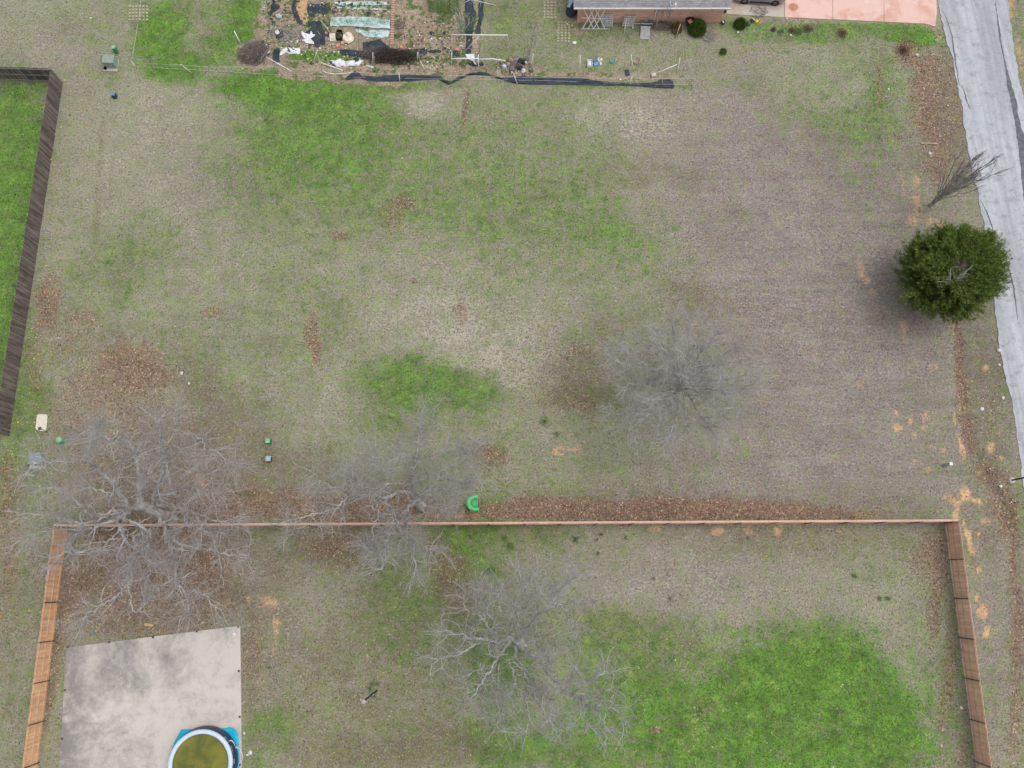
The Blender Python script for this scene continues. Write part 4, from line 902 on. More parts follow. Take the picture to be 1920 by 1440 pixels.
# ------------------------------------------------------------------ evergreens
def leafmat(name, c1, c2, c3, sc_=1.2):
    t = NT(bpy.data.materials.new(name)); a = t.noise(sc_, 4, 0.6); r = t.island()
    col = t.mix(t.step(a, 0.38, 0.64), c1, c2); col = t.mix(t.step(r, 0.55, 1.0), col, c3); col = t.scale(col, t.lin(r, 0, 1, .75, 1.2))
    m = t.out(col, 0.8, 0, 0.2); return m
def raw_mesh(name, V, Fc, m, parent, smooth=False):
    k = Fc.shape[1]; V = V - np.array(WORLD.get(parent, Vector((0, 0, 0))) if parent else (0, 0, 0))
    me = bpy.data.meshes.new(name); me.vertices.add(len(V)); me.vertices.foreach_set("co", V.astype(np.float32).ravel())
    me.loops.add(Fc.size); me.loops.foreach_set("vertex_index", Fc.astype(np.int32).ravel()); me.polygons.add(len(Fc))
    me.polygons.foreach_set("loop_start", (np.arange(len(Fc)) * k).astype(np.int32)); me.polygons.foreach_set("loop_total", np.full(len(Fc), k, dtype=np.int32)); me.update()
    me.materials.append(m); o = bpy.data.objects.new(name, me); sc.collection.objects.link(o)
    if parent: o.parent = parent; WORLD[o] = WORLD[parent]
    return o
def sprays(centers, dirs, n, L, w, rg):
    """leafy sprays: for each centre/direction n narrow diamond leaflets fanned along and around the direction"""
    m = len(centers); C = np.repeat(centers, n, 0); D = np.repeat(dirs, n, 0)
    t = rg.random((m * n, 1)); off = rg.normal(0, 1, (m * n, 3)); off -= (off * D).sum(1, keepdims=True) * D
    off /= np.linalg.norm(off, axis=1, keepdims=True) + 1e-9
    a = D * 0.8 + off * rg.uniform(.3, .9, (m * n, 1)) + np.array((0, 0, .15)); a /= np.linalg.norm(a, axis=1, keepdims=True)
    c = C + D * t * L + off * (rg.random((m * n, 1)) * L * .22 * (1.2 - t)); b = np.cross(a, rg.normal(0, 1, (m * n, 3))); b /= np.linalg.norm(b, axis=1, keepdims=True) + 1e-9
    l = L * rg.uniform(.25, .5, (m * n, 1)); ww = w * rg.uniform(.6, 1.3, (m * n, 1))
    V = np.stack((c, c + a * l * .5 + b * ww, c + a * l, c + a * l * .5 - b * ww), 1).reshape(-1, 3)
    return V, np.arange(m * n * 4).reshape(-1, 4)
base = P(1736, 545); root = empty("cedar_tree", base, "large round dark green evergreen tree at the edge of the road", "tree")
mb = MB(); mb.tube([base, base + Vector((.05, 0, 1.5)), base + Vector((.1, .1, 3.5)), base + Vector((.1, .15, 5.4))], [.26, .2, .13, .05], 10); mb.build("trunk", bark_mat("brown_bark", srgb(104, 88, 76), srgb(80, 66, 58), srgb(120, 104, 92)), root, True)
rg = np.random.default_rng(5); cs = []; ds = []; bt = Twigs(); TOPH = 5.4
for i in range(430):
    z = 0.6 + 4.2 * rg.random() ** 0.9; an = rg.random() * 6.283
    q = (z - 1.0) / (TOPH - 0.6)
    R = 3.65 * math.sqrt(max(0.03, 1 - max(0, q) ** 1.9)) * (1 + .06 * math.sin(2 * an + .4) + .07 * math.sin(5 * an + z) + .05 * math.sin(11 * an + 2 * z)) * rg.uniform(.80, 1.08)
    if z < 1.4: R *= .86
    up = rg.uniform(.12, .32); d = np.array((math.cos(an), math.sin(an), up)); d /= np.linalg.norm(d)
    p = np.array(base) + np.array((.1, .1, z)); npt = 7; pts = [p]; dd = d.copy()
    for k in range(npt):
        dd = dd + np.array((*rg.normal(0, .07, 2), .035)); dd /= np.linalg.norm(dd); pts.append(pts[-1] + dd * R / npt)
    bt.tube(pts, .035, .008, 4)
    for k in range(2, npt + 1):
        if k < 4 and z < 4.2 and rg.random() < .7: continue
        for j in range(4 + (k > 4) * 2):
            f = rg.random(); s = pts[k - 1] * (1 - f) + pts[k] * f; v = rg.normal(0, 1, 3); v[2] = abs(v[2]) * .5; v = v / np.linalg.norm(v)
            v = v * .5 + dd * .95; v[2] += .25; v /= np.linalg.norm(v); cs.append(s + v * rg.uniform(0, .35)); ds.append(v)
V = None; cs = np.array(cs); ds = np.array(ds); print("cedar sprays", len(cs))
V, Fc = sprays(cs, ds, 28, .42, .015, rg)
raw_mesh("crown", V, Fc, leafmat("juniper_foliage", srgb(86, 112, 52), srgb(112, 132, 62), srgb(148, 162, 82)), root)
bt.build("branches", twig_br, root)
tw = Twigs(); rgs = random.Random(9)
dcfg = dict(max=3, seg=[0, 5, 4, 3], gn=[0, .2, .25, .25], up=[0, .02, .02, .02], gap=[.3, .28, .25, 1], ratio=[0, .5, .5, 0], rad=[0, .02, .012, .007], ang=(30, 60), l1=1.2)
dp = np.array(P(1784, 531, 5.3))
for (tx, ty) in ((1826, 505), (1800, 505), (1770, 512), (1815, 520), (1765, 525), (1790, 503)):
    e = np.array(P(tx, ty, 6.0)); d = e - dp; L = np.linalg.norm(d); grow(tw, 1, dp, d / L, L * 1.1, .03, dcfg, rgs)
mb = tw.build("dead_branch", bark, root)
# round clipped shrubs and tufts
bush_m = leafmat("boxwood_foliage", srgb(66, 94, 34), srgb(80, 110, 42), srgb(104, 130, 52)); yel_m = leafmat("yellow_shrub_foliage", srgb(112, 104, 52), srgb(96, 96, 44), srgb(140, 128, 66)); lily_m = leafmat("pale_leaf_foliage", srgb(96, 116, 84), srgb(120, 132, 100), srgb(150, 158, 128))
def shrub(x, y, r, h, m, label, n=900, cat="shrub", name="round_shrub", group=None, fill=.72):
    b = P(x, y); root = empty(name, b, label, cat, group); mb = MB()
    for k in range(5):
        a = k * 1.3; mb.tube([b, b + Vector((math.cos(a) * r * .3, math.sin(a) * r * .3, h * .4)), b + Vector((math.cos(a) * r * .6, math.sin(a) * r * .6, h * .7))], [.03, .02, .01], 5)
    mb.build("stem", twig_br, root); rg = np.random.default_rng(int(x)); d = rg.normal(0, 1, (n, 3)); d[:, 2] = np.abs(d[:, 2]); d /= np.linalg.norm(d, axis=1, keepdims=True)
    rad = rg.uniform(fill, 1.0, (n, 1)); c = np.array(b) + d * rad * np.array((r, r, h)) * .93 + np.array((0, 0, .04))
    V, Fc = sprays(c, d, 7, min(.22, r * .3), .022, rg); raw_mesh("crown", V, Fc, m, root)
shrub(1306, 58, .64, 1.05, bush_m, "large clipped round boxwood against the brick wall", 1500)
shrub(1386.5, 48, .44, .7, bush_m, "smaller round boxwood near the corner of the concrete apron", 900)
shrub(1355, 99, .26, .35, bush_m, "small dark green weed clump alone in the grass below the boxwoods", 300)
shrub(1268, 57, .42, .8, yel_m, "yellowish straggly shrub against the brick wall", 400)
shrub(1496, 62, .28, .3, lily_m, "pale leafy plant beside the driveway edge", 120)
shrub(1463, 62, .22, .3, lily_m, "tiny pale leafy plant left of the other pale plant", 90)
dry_m = leafmat("dry_stalks", srgb(150, 120, 100), srgb(128, 100, 86), srgb(176, 150, 128))
for (x, y, r, lb) in ((1578, 64, .42, "reddish brown dried flower clump below the driveway"), (1515, 56, .36, "dry grey flower clump right of the pale leafy plants"), (1484, 58, .26, "small dry clump between the pale leafy plants"), (1450, 57, .2, "tiny dry clump with pinkish heads"), (1693, 96, .55, "fan of flattened straw coloured ornamental grass near the road")):
    shrub(x, y, r, .3, dry_m, lb, 200, "dried plant", "dried_plant", None, .1)

# ------------------------------------------------------------------ brick house at the top edge
bt_ = NT(bpy.data.materials.new("red_brick")); br = bt_.n.new("ShaderNodeTexBrick")
co = bt_.n.new("ShaderNodeSeparateXYZ"); bt_.l.new(bt_.pos(), co.inputs[0]); cb = bt_.n.new("ShaderNodeCombineXYZ")
bt_.l.new(bt_.math('ADD', co.outputs[0], co.outputs[1]), cb.inputs[0]); bt_.l.new(co.outputs[2], cb.inputs[1]); bt_.l.new(cb.outputs[0], br.inputs["Vector"])
for k_, v_ in (("Scale", 1.0), ("Brick Width", 0.22), ("Row Height", 0.075), ("Mortar Size", 0.012), ("Bias", 0.0)): br.inputs[k_].default_value = v_
br.inputs["Color1"].default_value = (*srgb(228, 162, 138), 1); br.inputs["Color2"].default_value = (*srgb(208, 142, 120), 1); br.inputs["Mortar"].default_value = (*srgb(226, 206, 190), 1)
wv_ = bt_.noise(1.2, 5, .7, bt_.vscale((.6, .6, 4))); bc_ = bt_.mix(bt_.step(wv_, .52, .68), br.outputs[0], srgb(236, 200, 176)); bc_ = bt_.mix(bt_.step(bt_.noise(2.2, 4, .7, bt_.vscale((.7, .7, 3))), .55, .75), bc_, srgb(196, 124, 98))
brick = bt_.out(bc_, .9, 0, .2)
st2 = NT(bpy.data.materials.new("grey_shingles")); br = st2.n.new("ShaderNodeTexBrick"); st2.l.new(st2.pos(), br.inputs["Vector"])
for k_, v_ in (("Scale", 1.0), ("Brick Width", 0.30), ("Row Height", 0.14), ("Mortar Size", 0.008)): br.inputs[k_].default_value = v_
br.inputs["Color1"].default_value = (*srgb(134, 136, 142), 1); br.inputs["Color2"].default_value = (*srgb(158, 156, 158), 1); br.inputs["Mortar"].default_value = (*srgb(92, 92, 96), 1)
vo_ = st2.noise(9, 2, .8); rc_ = st2.mix(st2.step(vo_, .56, .7), br.outputs[0], srgb(176, 166, 164)); rc_ = st2.scale(rc_, st2.lin(st2.noise(.8, 4), .3, .7, .88, 1.1)); shingle = st2.out(rc_, .95, 0, .1)
trimw = mat("white_trim", srgb(226, 224, 220), srgb(206, 204, 200), 4, .6)
EH = 2.25; w0 = P(1082, 42); w1 = P(1350, 40); e0 = P(1076, 15, EH); e1 = P(1371, 17, EH); DEP = 8.6
wy = w0.y; ey = e0.y; SL = math.tan(math.radians(20)); RY = wy + DEP / 2; RZ = EH + (RY - ey) * SL; bey = 2 * RY - ey
house = empty("brick_house", ((w0.x + w1.x) / 2, RY, 0), "long red brick house with grey shingle roof at the top edge", "house")
x0, x1 = w0.x, w1.x; hw = EH + (wy - ey) * SL - .04
mb = MB(); T = .22
mb.box(((x0 + x1) / 2, wy + T / 2, hw / 2 - .05), (x1 - x0, T, hw)); mb.box(((x0 + x1) / 2, wy + DEP - T / 2, hw / 2 - .05), (x1 - x0, T, hw))
for xx in (x0 + T / 2, x1 - T / 2):
    mb.box((xx, RY, hw / 2 - .05), (T, DEP - 2 * T, hw)); a_ = xx - T / 2; b_ = xx + T / 2
    mb.add([(a_, wy + .02, hw - .052), (a_, wy + DEP - .02, hw - .052), (a_, RY, RZ - .06), (b_, wy + .02, hw - .052), (b_, wy + DEP - .02, hw - .052), (b_, RY, RZ - .06)], [(2, 1, 0), (3, 4, 5), (0, 1, 4, 3), (1, 2, 5, 4), (2, 0, 3, 5)])
mb.build("wall", brick, house)
mb = MB()
for sgn in (1, -1):
    yy = ey if sgn == 1 else bey
    vs = [(e0.x, yy, EH), (e1.x, yy, EH), (e1.x, RY, RZ), (e0.x, RY, RZ)]; vs += [(a, b, c + .05) for a, b, c in vs]
    mb.add(vs, [(3, 2, 1, 0), (4, 5, 6, 7), (0, 1, 5, 4), (1, 2, 6, 5), (2, 3, 7, 6), (3, 0, 4, 7)])
roof = mb.build("roof", shingle, house)
mb = MB(); mb.box(((e0.x + e1.x) / 2, ey - .05, EH - .02), (e1.x - e0.x, .09, .13)); mb.build("gutter", trimw, roof)
mb = MB(); mb.box(((e0.x + e1.x) / 2, (ey + wy) / 2 + .02, EH - .07), (e1.x - e0.x - .1, wy - ey - .04, .02)); mb.build("soffit", trimw, roof)
for xx in (e0.x, e1.x):
    mb = MB(); mb.bar((xx, ey + .02, EH - .04), (xx, RY, RZ - .04), .03, .12); mb.bar((xx, bey - .02, EH - .04), (xx, RY, RZ - .04), .03, .12); mb.build("bargeboard", trimw, roof)
greyb = mat("grey_meter_box", srgb(190, 194, 198), srgb(160, 164, 170), 5, .6)
def PW(px, py, d=0.0): return PP(px, py, Vector((0, wy - d, 0)), Vector((0, 1, 0)))
for i, (x, y) in enumerate(((1234, 22), (1246, 23), (1258, 23))):
    p = PW(x, y, .1); mb = MB(); mb.box(p, (.30 if i == 0 else .24, .16, .32)); mb.lathe(p + Vector((0, -.1, -.08)), [(.09, 0), (.09, .12), (.05, .15)], 12)
    mb.tube([p + Vector((0, .05, -.15)), Vector((p.x - .05, wy - .05, .0))], .018, 6); bevel(mb.build("meter_box", greyb, house), .01)
p = PW(1220, 31, .08); MB().box(p, (.18, .12, .26)).build("outlet_box", greyb, house)
# dish on the eave
dish = empty("satellite_dish", P(1256, 7, EH + .5), "pale oval satellite dish standing on the roof eave", "satellite dish"); dc = P(1257, 7.5, EH + .75)
mb = MB(); n = 28; vv = [dc + Vector((-.08, 0, 0))]
ax = Vector((1, 0, .25)).normalized(); uu = Vector((0, 1, 0)); ww_ = ax.cross(uu)
for l in (0.5, 1.0):
    for j in range(n):
        a = j * 6.2832 / n; vv.append(dc + uu * math.cos(a) * .36 * l + ww_ * math.sin(a) * .34 * l + ax * (.10 * l * l - .08))
mb.add(vv, [(0, 1 + j, 1 + (j + 1) % n) for j in range(n)] + [(1 + j, 1 + n + j, 1 + n + (j + 1) % n, 1 + (j + 1) % n) for j in range(n)])
dd_ = mb.build("reflector", mat("pale_dish", srgb(204, 212, 220), srgb(186, 196, 206), 4, .5), dish, True); s_ = dd_.modifiers.new("t", 'SOLIDIFY'); s_.thickness = .015
mb = MB(); arm = P(1267, 8.5, EH + .7); mb.tube([dc + Vector((0, 0, -.25)), arm + Vector((0, 0, -.05))], .018, 6); mb.box(arm, (.12, .2, .12)); mb.build("receiver_arm", trimw, dish)
mb = MB(); mb.tube([dc + ax * -.1, dc + Vector((-.15, 0, -.4)), Vector((dc.x - .15, dc.y, EH + max(0, dc.y - ey) * SL + .04))], .025, 8); mb.build("mast", greyb, dish)
# things against the south wall
galv = mat("white_pvc", srgb(240, 240, 238), srgb(222, 224, 222), 5, .5); greyw = wood("grey_pallet_wood", srgb(206, 206, 206), srgb(172, 172, 174), .15); pale_w = wood("pale_stick_wood", srgb(186, 176, 160), srgb(156, 144, 128), .12)
b0 = P(1091, 53.5); nrm = Vector((0, -2.0, (b0.y - wy) * -1.0)); t_y = wy - .12
def leanplane(py, topz, wall_y=None):
    """plane leaning from ground at picture height py to the wall at topz"""
    g = P(1150, py); ty = (wy - .05) if wall_y is None else wall_y; d = Vector((0, ty - g.y, topz)); return g, Vector((0, -d.z, d.y)).normalized()
g_, n_ = leanplane(53.5, 1.95); LP = lambda x, y, dz=0: PP(x, y, g_, n_) + n_ * dz
tre = empty("garden_trellis", P(1116, 53), "white crossed lattice trellis leaning on the brick wall", "trellis")
cz = lambda x, y: (1060 + x / 12, y / 12)
for a, b in (((405,190),(635,640)),((540,190),(755,645)),((670,190),(890,640)),((375,655),(650,190)),((630,655),(905,190)),((515,640),(790,190))):
    mb = MB(); k = .0 if a[0] < b[0] and a[1] < b[1] else .02; mb.bar(LP(*cz(*a), k), LP(*cz(*b), k), .07, .018, up=n_); mb.build("slat", galv, tre)
for a, b in (((365,642),(970,642)),((365,390),(890,415))):
    mb = MB(); mb.bar(LP(*cz(*a), .04), LP(*cz(*b), .04), .055, .02, up=n_); mb.build("crossbar", galv, tre)
def pallet(quad, topz, nsl, label, vertical=False, gap=.35):
    """quad px: topleft, topright, bottomright, bottomleft"""
    g, n = leanplane(quad[2][1], topz); Q = [PP(x, y, g, n) for x, y in quad]; root = empty("wooden_pallet", Q[3], label, "pallet")
    if vertical: Q = [Q[3], Q[0], Q[1], Q[2]]
    L0, R0_, R1_, L1 = Q
    for i in range(nsl):
        t0 = i / nsl; t1 = (i + 1 - gap) / nsl; a = L0.lerp(L1, (t0 + t1) / 2); b = R0_.lerp(R1_, (t0 + t1) / 2); w = (L0.lerp(L1, t1) - L0.lerp(L1, t0)).length
        mb = MB(); mb.bar(a + n * .05, b + n * .05, w, .02, up=n); mb.build("slat", greyw, root)
    for f in (.04, .5, .96):
        mb = MB(); mb.bar(L0.lerp(R0_, f), L1.lerp(R1_, f), .05, .08, up=n); mb.build("stringer", greyw, root)
pallet([(1129,26),(1150,26),(1149,50),(1128,50)], 1.1, 7, "grey slatted pallet leaning on the wall behind the white trellis")
pallet([(1171,29),(1192,29),(1187,50.5),(1166,49)], 1.0, 6, "pale grey pallet with wide slats leaning on the brick wall alone")
pallet([(1202,49),(1220,50),(1217,74),(1200,73)], .45, 9, "grey pallet with narrow upright slats below the dull blue tub", True)
tub = empty("plastic_tub", P(1210, 46), "dull blue grey plastic tub above the narrow slatted pallet", "tub"); c = P(1210.5, 46)
mb = MB(); pr = [(.24, .0), (.30, .18), (.36, .34), (.40, .36), (.36, .37), (.30, .33), (.22, .05), (.01, .04)]; mb.lathe(c, pr, 28, sx=1.15, sy=.85); mb.build("basin", mat("blue_grey_plastic", srgb(110, 132, 146), srgb(88, 108, 122), 3, .5), tub, True)
mb = MB(); mb.lathe(c + Vector((0, 0, .0)), [(.2, 0), (.01, .08)], 20); mb.build("base_rim", greyb, tub, True)
def stick(bx, by, tx, ty, h, r, m, label, cat="pole", name="leaning_pole", group=None, h0=0.0):
    mb = MB(); a = P(bx, by, h0); b = P(tx, ty, h); mid = (a + b) / 2 + Vector((random.uniform(-.01, .01),) * 3); mb.tube([a, mid, b], r, 8); return solo(name, mb, m, label, cat, group, True)
darkc = mat("black_fabric", srgb(66, 74, 84), srgb(48, 54, 62), 1.5, .8, bump=.3); darkb = mat("black_plastic", srgb(44, 46, 52), srgb(32, 34, 38), 4, .5)
stick(1225, 46, 1231.5, 17, 1.9, .03, galv, "long pale pole leaning on the wall beside the blue grey tub")
stick(1231, 57, 1232.5, 34, .9, .025, pale_w, "thin pale stick right of the blue grey tub")
stick(1266, 72, 1276, 45, 1.0, .04, pale_w, "weathered timber leaning by the yellowish shrub")
stick(1170, 64, 1175, 35, 1.0, .03, galv, "white pole across the pallet with wide slats")
stick(1188, 44, 1224, 45, .5, .018, galv, "thin white rod lying level behind the dull blue tub", h0=.5)
stick(1185, 55, 1187, 51, .25, .05, WHITE, "short white plastic bottle beside the pallet with wide slats", "bottle", "bottle")
stick(1278, 50, 1281, 46, .2, .04, pale_w, "short cut log beside the leaning timber", "log", "log")
g = P(1292, 46); gr = empty("charcoal_grill", g, "black grill box with a red lid left of the large boxwood", "grill")
mb = MB(); mb.box(g + Vector((0, 0, .55)), (.62, .5, .28), .5); mb.build("firebox", darkb, gr)
for i in (-1, 1):
    for j in (-1, 1):
        mb = MB(); q = g + Vector((.22 * i, .18 * j, 0)); mb.tube([q, q + Vector((0, 0, .45))], .02, 6); mb.build("leg", darkb, gr)
q = P(1294, 40, .75); mb = MB(); mb.box(q, (.34, .34, .05), .6); bevel(mb.build("lid", mat("faded_red", srgb(206, 132, 112), srgb(186, 112, 94), 5, .6), gr), .02)
p = P(1355, 44); bw = empty("planter_bowl", p, "black round bowl holding a white slab near the house corner", "bowl"); MB().lathe(p, [(.12, 0), (.17, .12), (.18, .2), (.16, .2), (.12, .06), (.01, .05)], 20).build("bowl", darkb, bw, True)
MB().box(p + Vector((0, 0, .2)), (.09, .22, .05), .2).build("slab", WHITE, bw)
p = P(1357, 22, .0); mb = MB(); mb.box(p + Vector((0, 0, .45)), (.22, .3, .9), .1); mb.lathe(p + Vector((0, 0, .9)), [(.12, 0), (.10, .08), (.03, .1)], 10); solo("waste_bin", mb, darkb, "slim black bin at the right end of the brick wall", "bin")
p = P(1064, 8); ac = empty("covered_machine", P(1070, 22), "black covered heap with a pale blue lid at the left end of the house", "covered machine")
mb = MB(); mb.lathe(P(1071, 22), [(.55, 0), (.6, .3), (.5, .7), (.3, .85), (.05, .9)], 14, wob=.12, sx=.8); mb.build("cover", darkc, ac)
mb = MB(); mb.box(P(1073, 2, .9), (.6, .3, .1), .3); mb.box(P(1068, 9, .9), (.25, .5, .05), -.5); mb.build("lid", mat("pale_blue_plastic", srgb(176, 204, 220), srgb(160, 188, 206), 4, .5), ac)
# toys
tr = random.Random(4)
for (x, y, r, cc, lb) in ((1411, 39, .13, (214, 214, 212), "white round toy beside the dark toy bucket"), (1418, 42, .15, (226, 214, 60), "yellow toy beside the driveway vine"), (1422, 41, .12, (214, 92, 60), "orange red toy beside the yellow one"), (1409, 41, .16, (40, 48, 58), "dark toy bucket at the left of the toy cluster"), (1403, 46, .2, (70, 104, 72), "dark green plastic watering can below the toys"), (1383, 62, .09, (226, 232, 236), "small white ball in the grass below the smaller boxwood"), (1482, 67, .09, (236, 236, 234), "white cup lying in the grass below the pink driveway"), (1475, 36, .07, (240, 240, 240), "tiny white ball at the edge of the pink driveway")):
    mb = MB(); mb.lathe(P(x, y), [(r * .7, 0), (r, r * .5), (r, r * 1.1), (r * .7, r * 1.5), (r * .2, r * 1.6)], 14, wob=.03, rot=tr.random() * 3); mb.box(P(x, y, r * 1.2), (r * 1.3, r * .3, r * .3), tr.random() * 3)
    solo("garden_toy", mb, mat("toy_%d_%d" % (x, y), srgb(*cc), srgb(*[q * .85 for q in cc]), 6, .5), lb, "toy", smooth=True)
def hose(pts, r, m, label, name="garden_hose", cat="hose", z=.03, sub=6):
    mb = MB(); mb.tube(catmull([P(x, y, z) for x, y in pts], sub), r, 6); return solo(name, mb, m, label, cat, None, True)
ylw = mat("yellow_hose", srgb(176, 176, 96), srgb(160, 162, 90), 3, .6); grn = mat("green_hose", srgb(128, 170, 130), srgb(110, 150, 112), 3, .6)
hose([(1369, 101), (1390, 98), (1412, 92), (1432, 90), (1455, 90), (1478, 90)], .018, ylw, "thin yellow garden hose stretched across the lawn below the driveway")
hose([(1441, 80), (1447, 90), (1456, 97), (1468, 99), (1480, 96), (1492, 89), (1502, 80), (1512, 76), (1519, 78), (1520, 86), (1514, 92)], .018, grn, "pale green garden hose curling over the yellow one")
hose([(1438, 54), (1445, 49), (1456, 42)], .025, mat("lime_rod", srgb(170, 200, 70), srgb(150, 180, 60), 3, .6), "lime green wand lying beside the toys", "garden_wand", "wand")
# ------------------------------------------------------------------ parked car (only its near side shows)
cz0 = P(1394, 8.5); cz1 = P(1451, 11.5); u = (cz1 - cz0); WB = u.length; u /= WB; v = Vector((-u.y, u.x, 0)); car = empty("parked_car", (cz0 + cz1) / 2 + v * .8, "silver car parked on the concrete apron at the top edge", "car")
paint = mat("silver_paint", srgb(158, 162, 164), srgb(150, 154, 157), .8, .3, metal=.5, spec=.5); glass = mat("dark_glass", srgb(34, 40, 46), srgb(28, 33, 38), 1, .1, spec=.6); tyre = mat("tyre_rubber", srgb(40, 41, 44), srgb(30, 31, 34), 6, .8); rim = mat("alloy_rim", srgb(140, 144, 150), srgb(120, 124, 130), 4, .35, metal=.8)
CC = lambda x, y, z: cz0 + u * x + v * y + Vector((0, 0, z))     # x from rear axle forward, y across from near side
Lr, Lf, W = -.92, WB + .88, 1.78
secs = [(Lr, .35, .62, .30), (Lr + .08, .30, .92, .12), (Lr + .35, .25, .98, .03), (0, .22, 1.0, .0), (WB * .5, .20, .98, .0), (WB * .8, .20, .97, .0), (WB + .1, .22, .93, .02), (WB + .55, .24, .84, .08), (Lf - .08, .28, .74, .2), (Lf, .34, .6, .36)]
def loft(mb, secs, prof):
    k = len(mb.v); m = None
    for (x, z0, z1, ins) in secs:
        pf = prof(z0, z1, ins); m = len(pf); mb.v += [tuple(CC(x, y, z)) for y, z in pf]
    for i in range(len(secs) - 1):
        for j in range(m):
            mb.f.append((k + i * m + j, k + i * m + (j + 1) % m, k + (i + 1) * m + (j + 1) % m, k + (i + 1) * m + j)); mb.mi.append(0)
    mb.f.append(tuple(k + j for j in range(m))[::-1]); mb.f.append(tuple(k + (len(secs) - 1) * m + j for j in range(m))); mb.mi += [0, 0]
bp = lambda z0, z1, ins: [(ins + .06, z0), (ins, z0 + .12), (ins - .01, z0 + (z1 - z0) * .55), (ins + .05, z1 - .04), (ins + .14, z1), (W - ins - .14, z1), (W - ins - .05, z1 - .04), (W - ins + .01, z0 + (z1 - z0) * .55), (W - ins, z0 + .12), (W - ins - .06, z0)]
mb = MB(); loft(mb, secs, bp); body = mb.build("body", paint, car, True); body.modifiers.new("e", 'EDGE_SPLIT').split_angle = math.radians(35)
mb = MB(); cs_ = [(Lr + .45, .95, 1.0, .2), (Lr + .85, .95, 1.42, .26), (WB * .35, .96, 1.50, .24), (WB * .62, .96, 1.44, .26), (WB + .12, .93, .98, .22)]
cp = lambda z0, z1, ins: [(.10, z0), (ins, z1 - .03), (ins + .1, z1), (W - ins - .1, z1), (W - ins, z1 - .03), (W - .10, z0)]
loft(mb, cs_, cp); mb.build("windows", glass, car, True)
mb = MB(); loft(mb, [(Lr + .88, 1.40, 1.445, .25), (WB * .35, 1.46, 1.525, .23), (WB * .60, 1.42, 1.47, .25)], lambda z0, z1, ins: [(ins, z0), (ins + .08, z1), (W - ins - .08, z1), (W - ins, z0)]); mb.build("roof", paint, car)
for xx in (-.0, WB):
    for yy, sgn in ((-.01, 1), (W + .01, -1)):
        c = CC(xx, yy + .09 * sgn, .33); mb = MB(); n = 24; vv = []; ff = []
        pr = [(.20, -.10), (.30, -.11), (.33, -.07), (.33, .07), (.30, .11), (.20, .10)]
        for (r, o_) in pr:
            for j in range(n): a = j * 6.2832 / n; vv.append(c + u * math.cos(a) * r + Vector((0, 0, math.sin(a) * r)) + v * o_)
        m_ = len(pr)
        for i in range(m_):
            for j in range(n): ff.append((i * n + j, ((i + 1) % m_) * n + j, ((i + 1) % m_) * n + (j + 1) % n, i * n + (j + 1) % n))
        mb.add(vv, ff); wh = mb.build("wheel", tyre, car, True)
        mb = MB()
        for k_ in range(5):
            a = k_ * 1.2566; e = u * math.cos(a) + Vector((0, 0, math.sin(a))); mb.bar(c - v * .07 * sgn, c + e * .2 - v * .07 * sgn, .05, .03, up=v)
        mb.add([c - v * .03 * sgn + (u * math.cos(j * .3927) + Vector((0, 0, math.sin(j * .3927)))) * .205 for j in range(16)], [tuple(range(16))]); mb.build("rim", rim, wh)
mb = MB(); mb.bar(CC(.42, -.012, .36), CC(WB - .42, -.012, .36), .04, .1, up=v); mb.build("sill_trim", darkb, car)
mb = MB(); mb.box(CC(WB * .74, -.12, 1.0), (.2, .12, .12)); mb.build("mirror", paint, car)
mb = MB(); mb.box(CC(Lf - .1, .36, .66), (.12, .3, .12)); mb.build("headlight", WHITE, car); mb = MB(); mb.box(CC(Lf - .1, W - .36, .66), (.12, .3, .12)); mb.build("headlight", WHITE, car)

# ------------------------------------------------------------------ paving stone grids
paver = mat("worn_paver", srgb(186, 178, 154), srgb(160, 152, 126), 5, .9, bump=.3, isl=.15)
def pavers(x0, x1, y0, y1, nx, ny, label, group, s=.17, drop=.0):
    for i in range(nx):
        for j in range(ny):
            if random.random() < drop: continue
            x = x0 + (x1 - x0) * i / max(1, nx - 1) + random.uniform(-.4, .4); y = y0 + (y1 - y0) * j / max(1, ny - 1) + random.uniform(-.3, .3)
            p = P(x, y); mb = MB(); mb.box((p.x, p.y, .012), (s * random.uniform(.85, 1.1), s * random.uniform(.85, 1.1), .05), random.uniform(-.1, .1)); solo("paving_stone", mb, paver, label, "paving stone", group)
pavers(243.5, 276, 12, 37, 6, 5, "small square stone in the grid on the grass at top left", "stepping stones at top left")
pavers(1021, 1041, 5, 33, 4, 6, "small worn square stone in the grid left of the house", "stepping stones left of the house")
pavers(1047, 1067, 42, 77, 4, 8, "small worn stone in the lower grid near the left house corner", "stepping stones near the house corner")

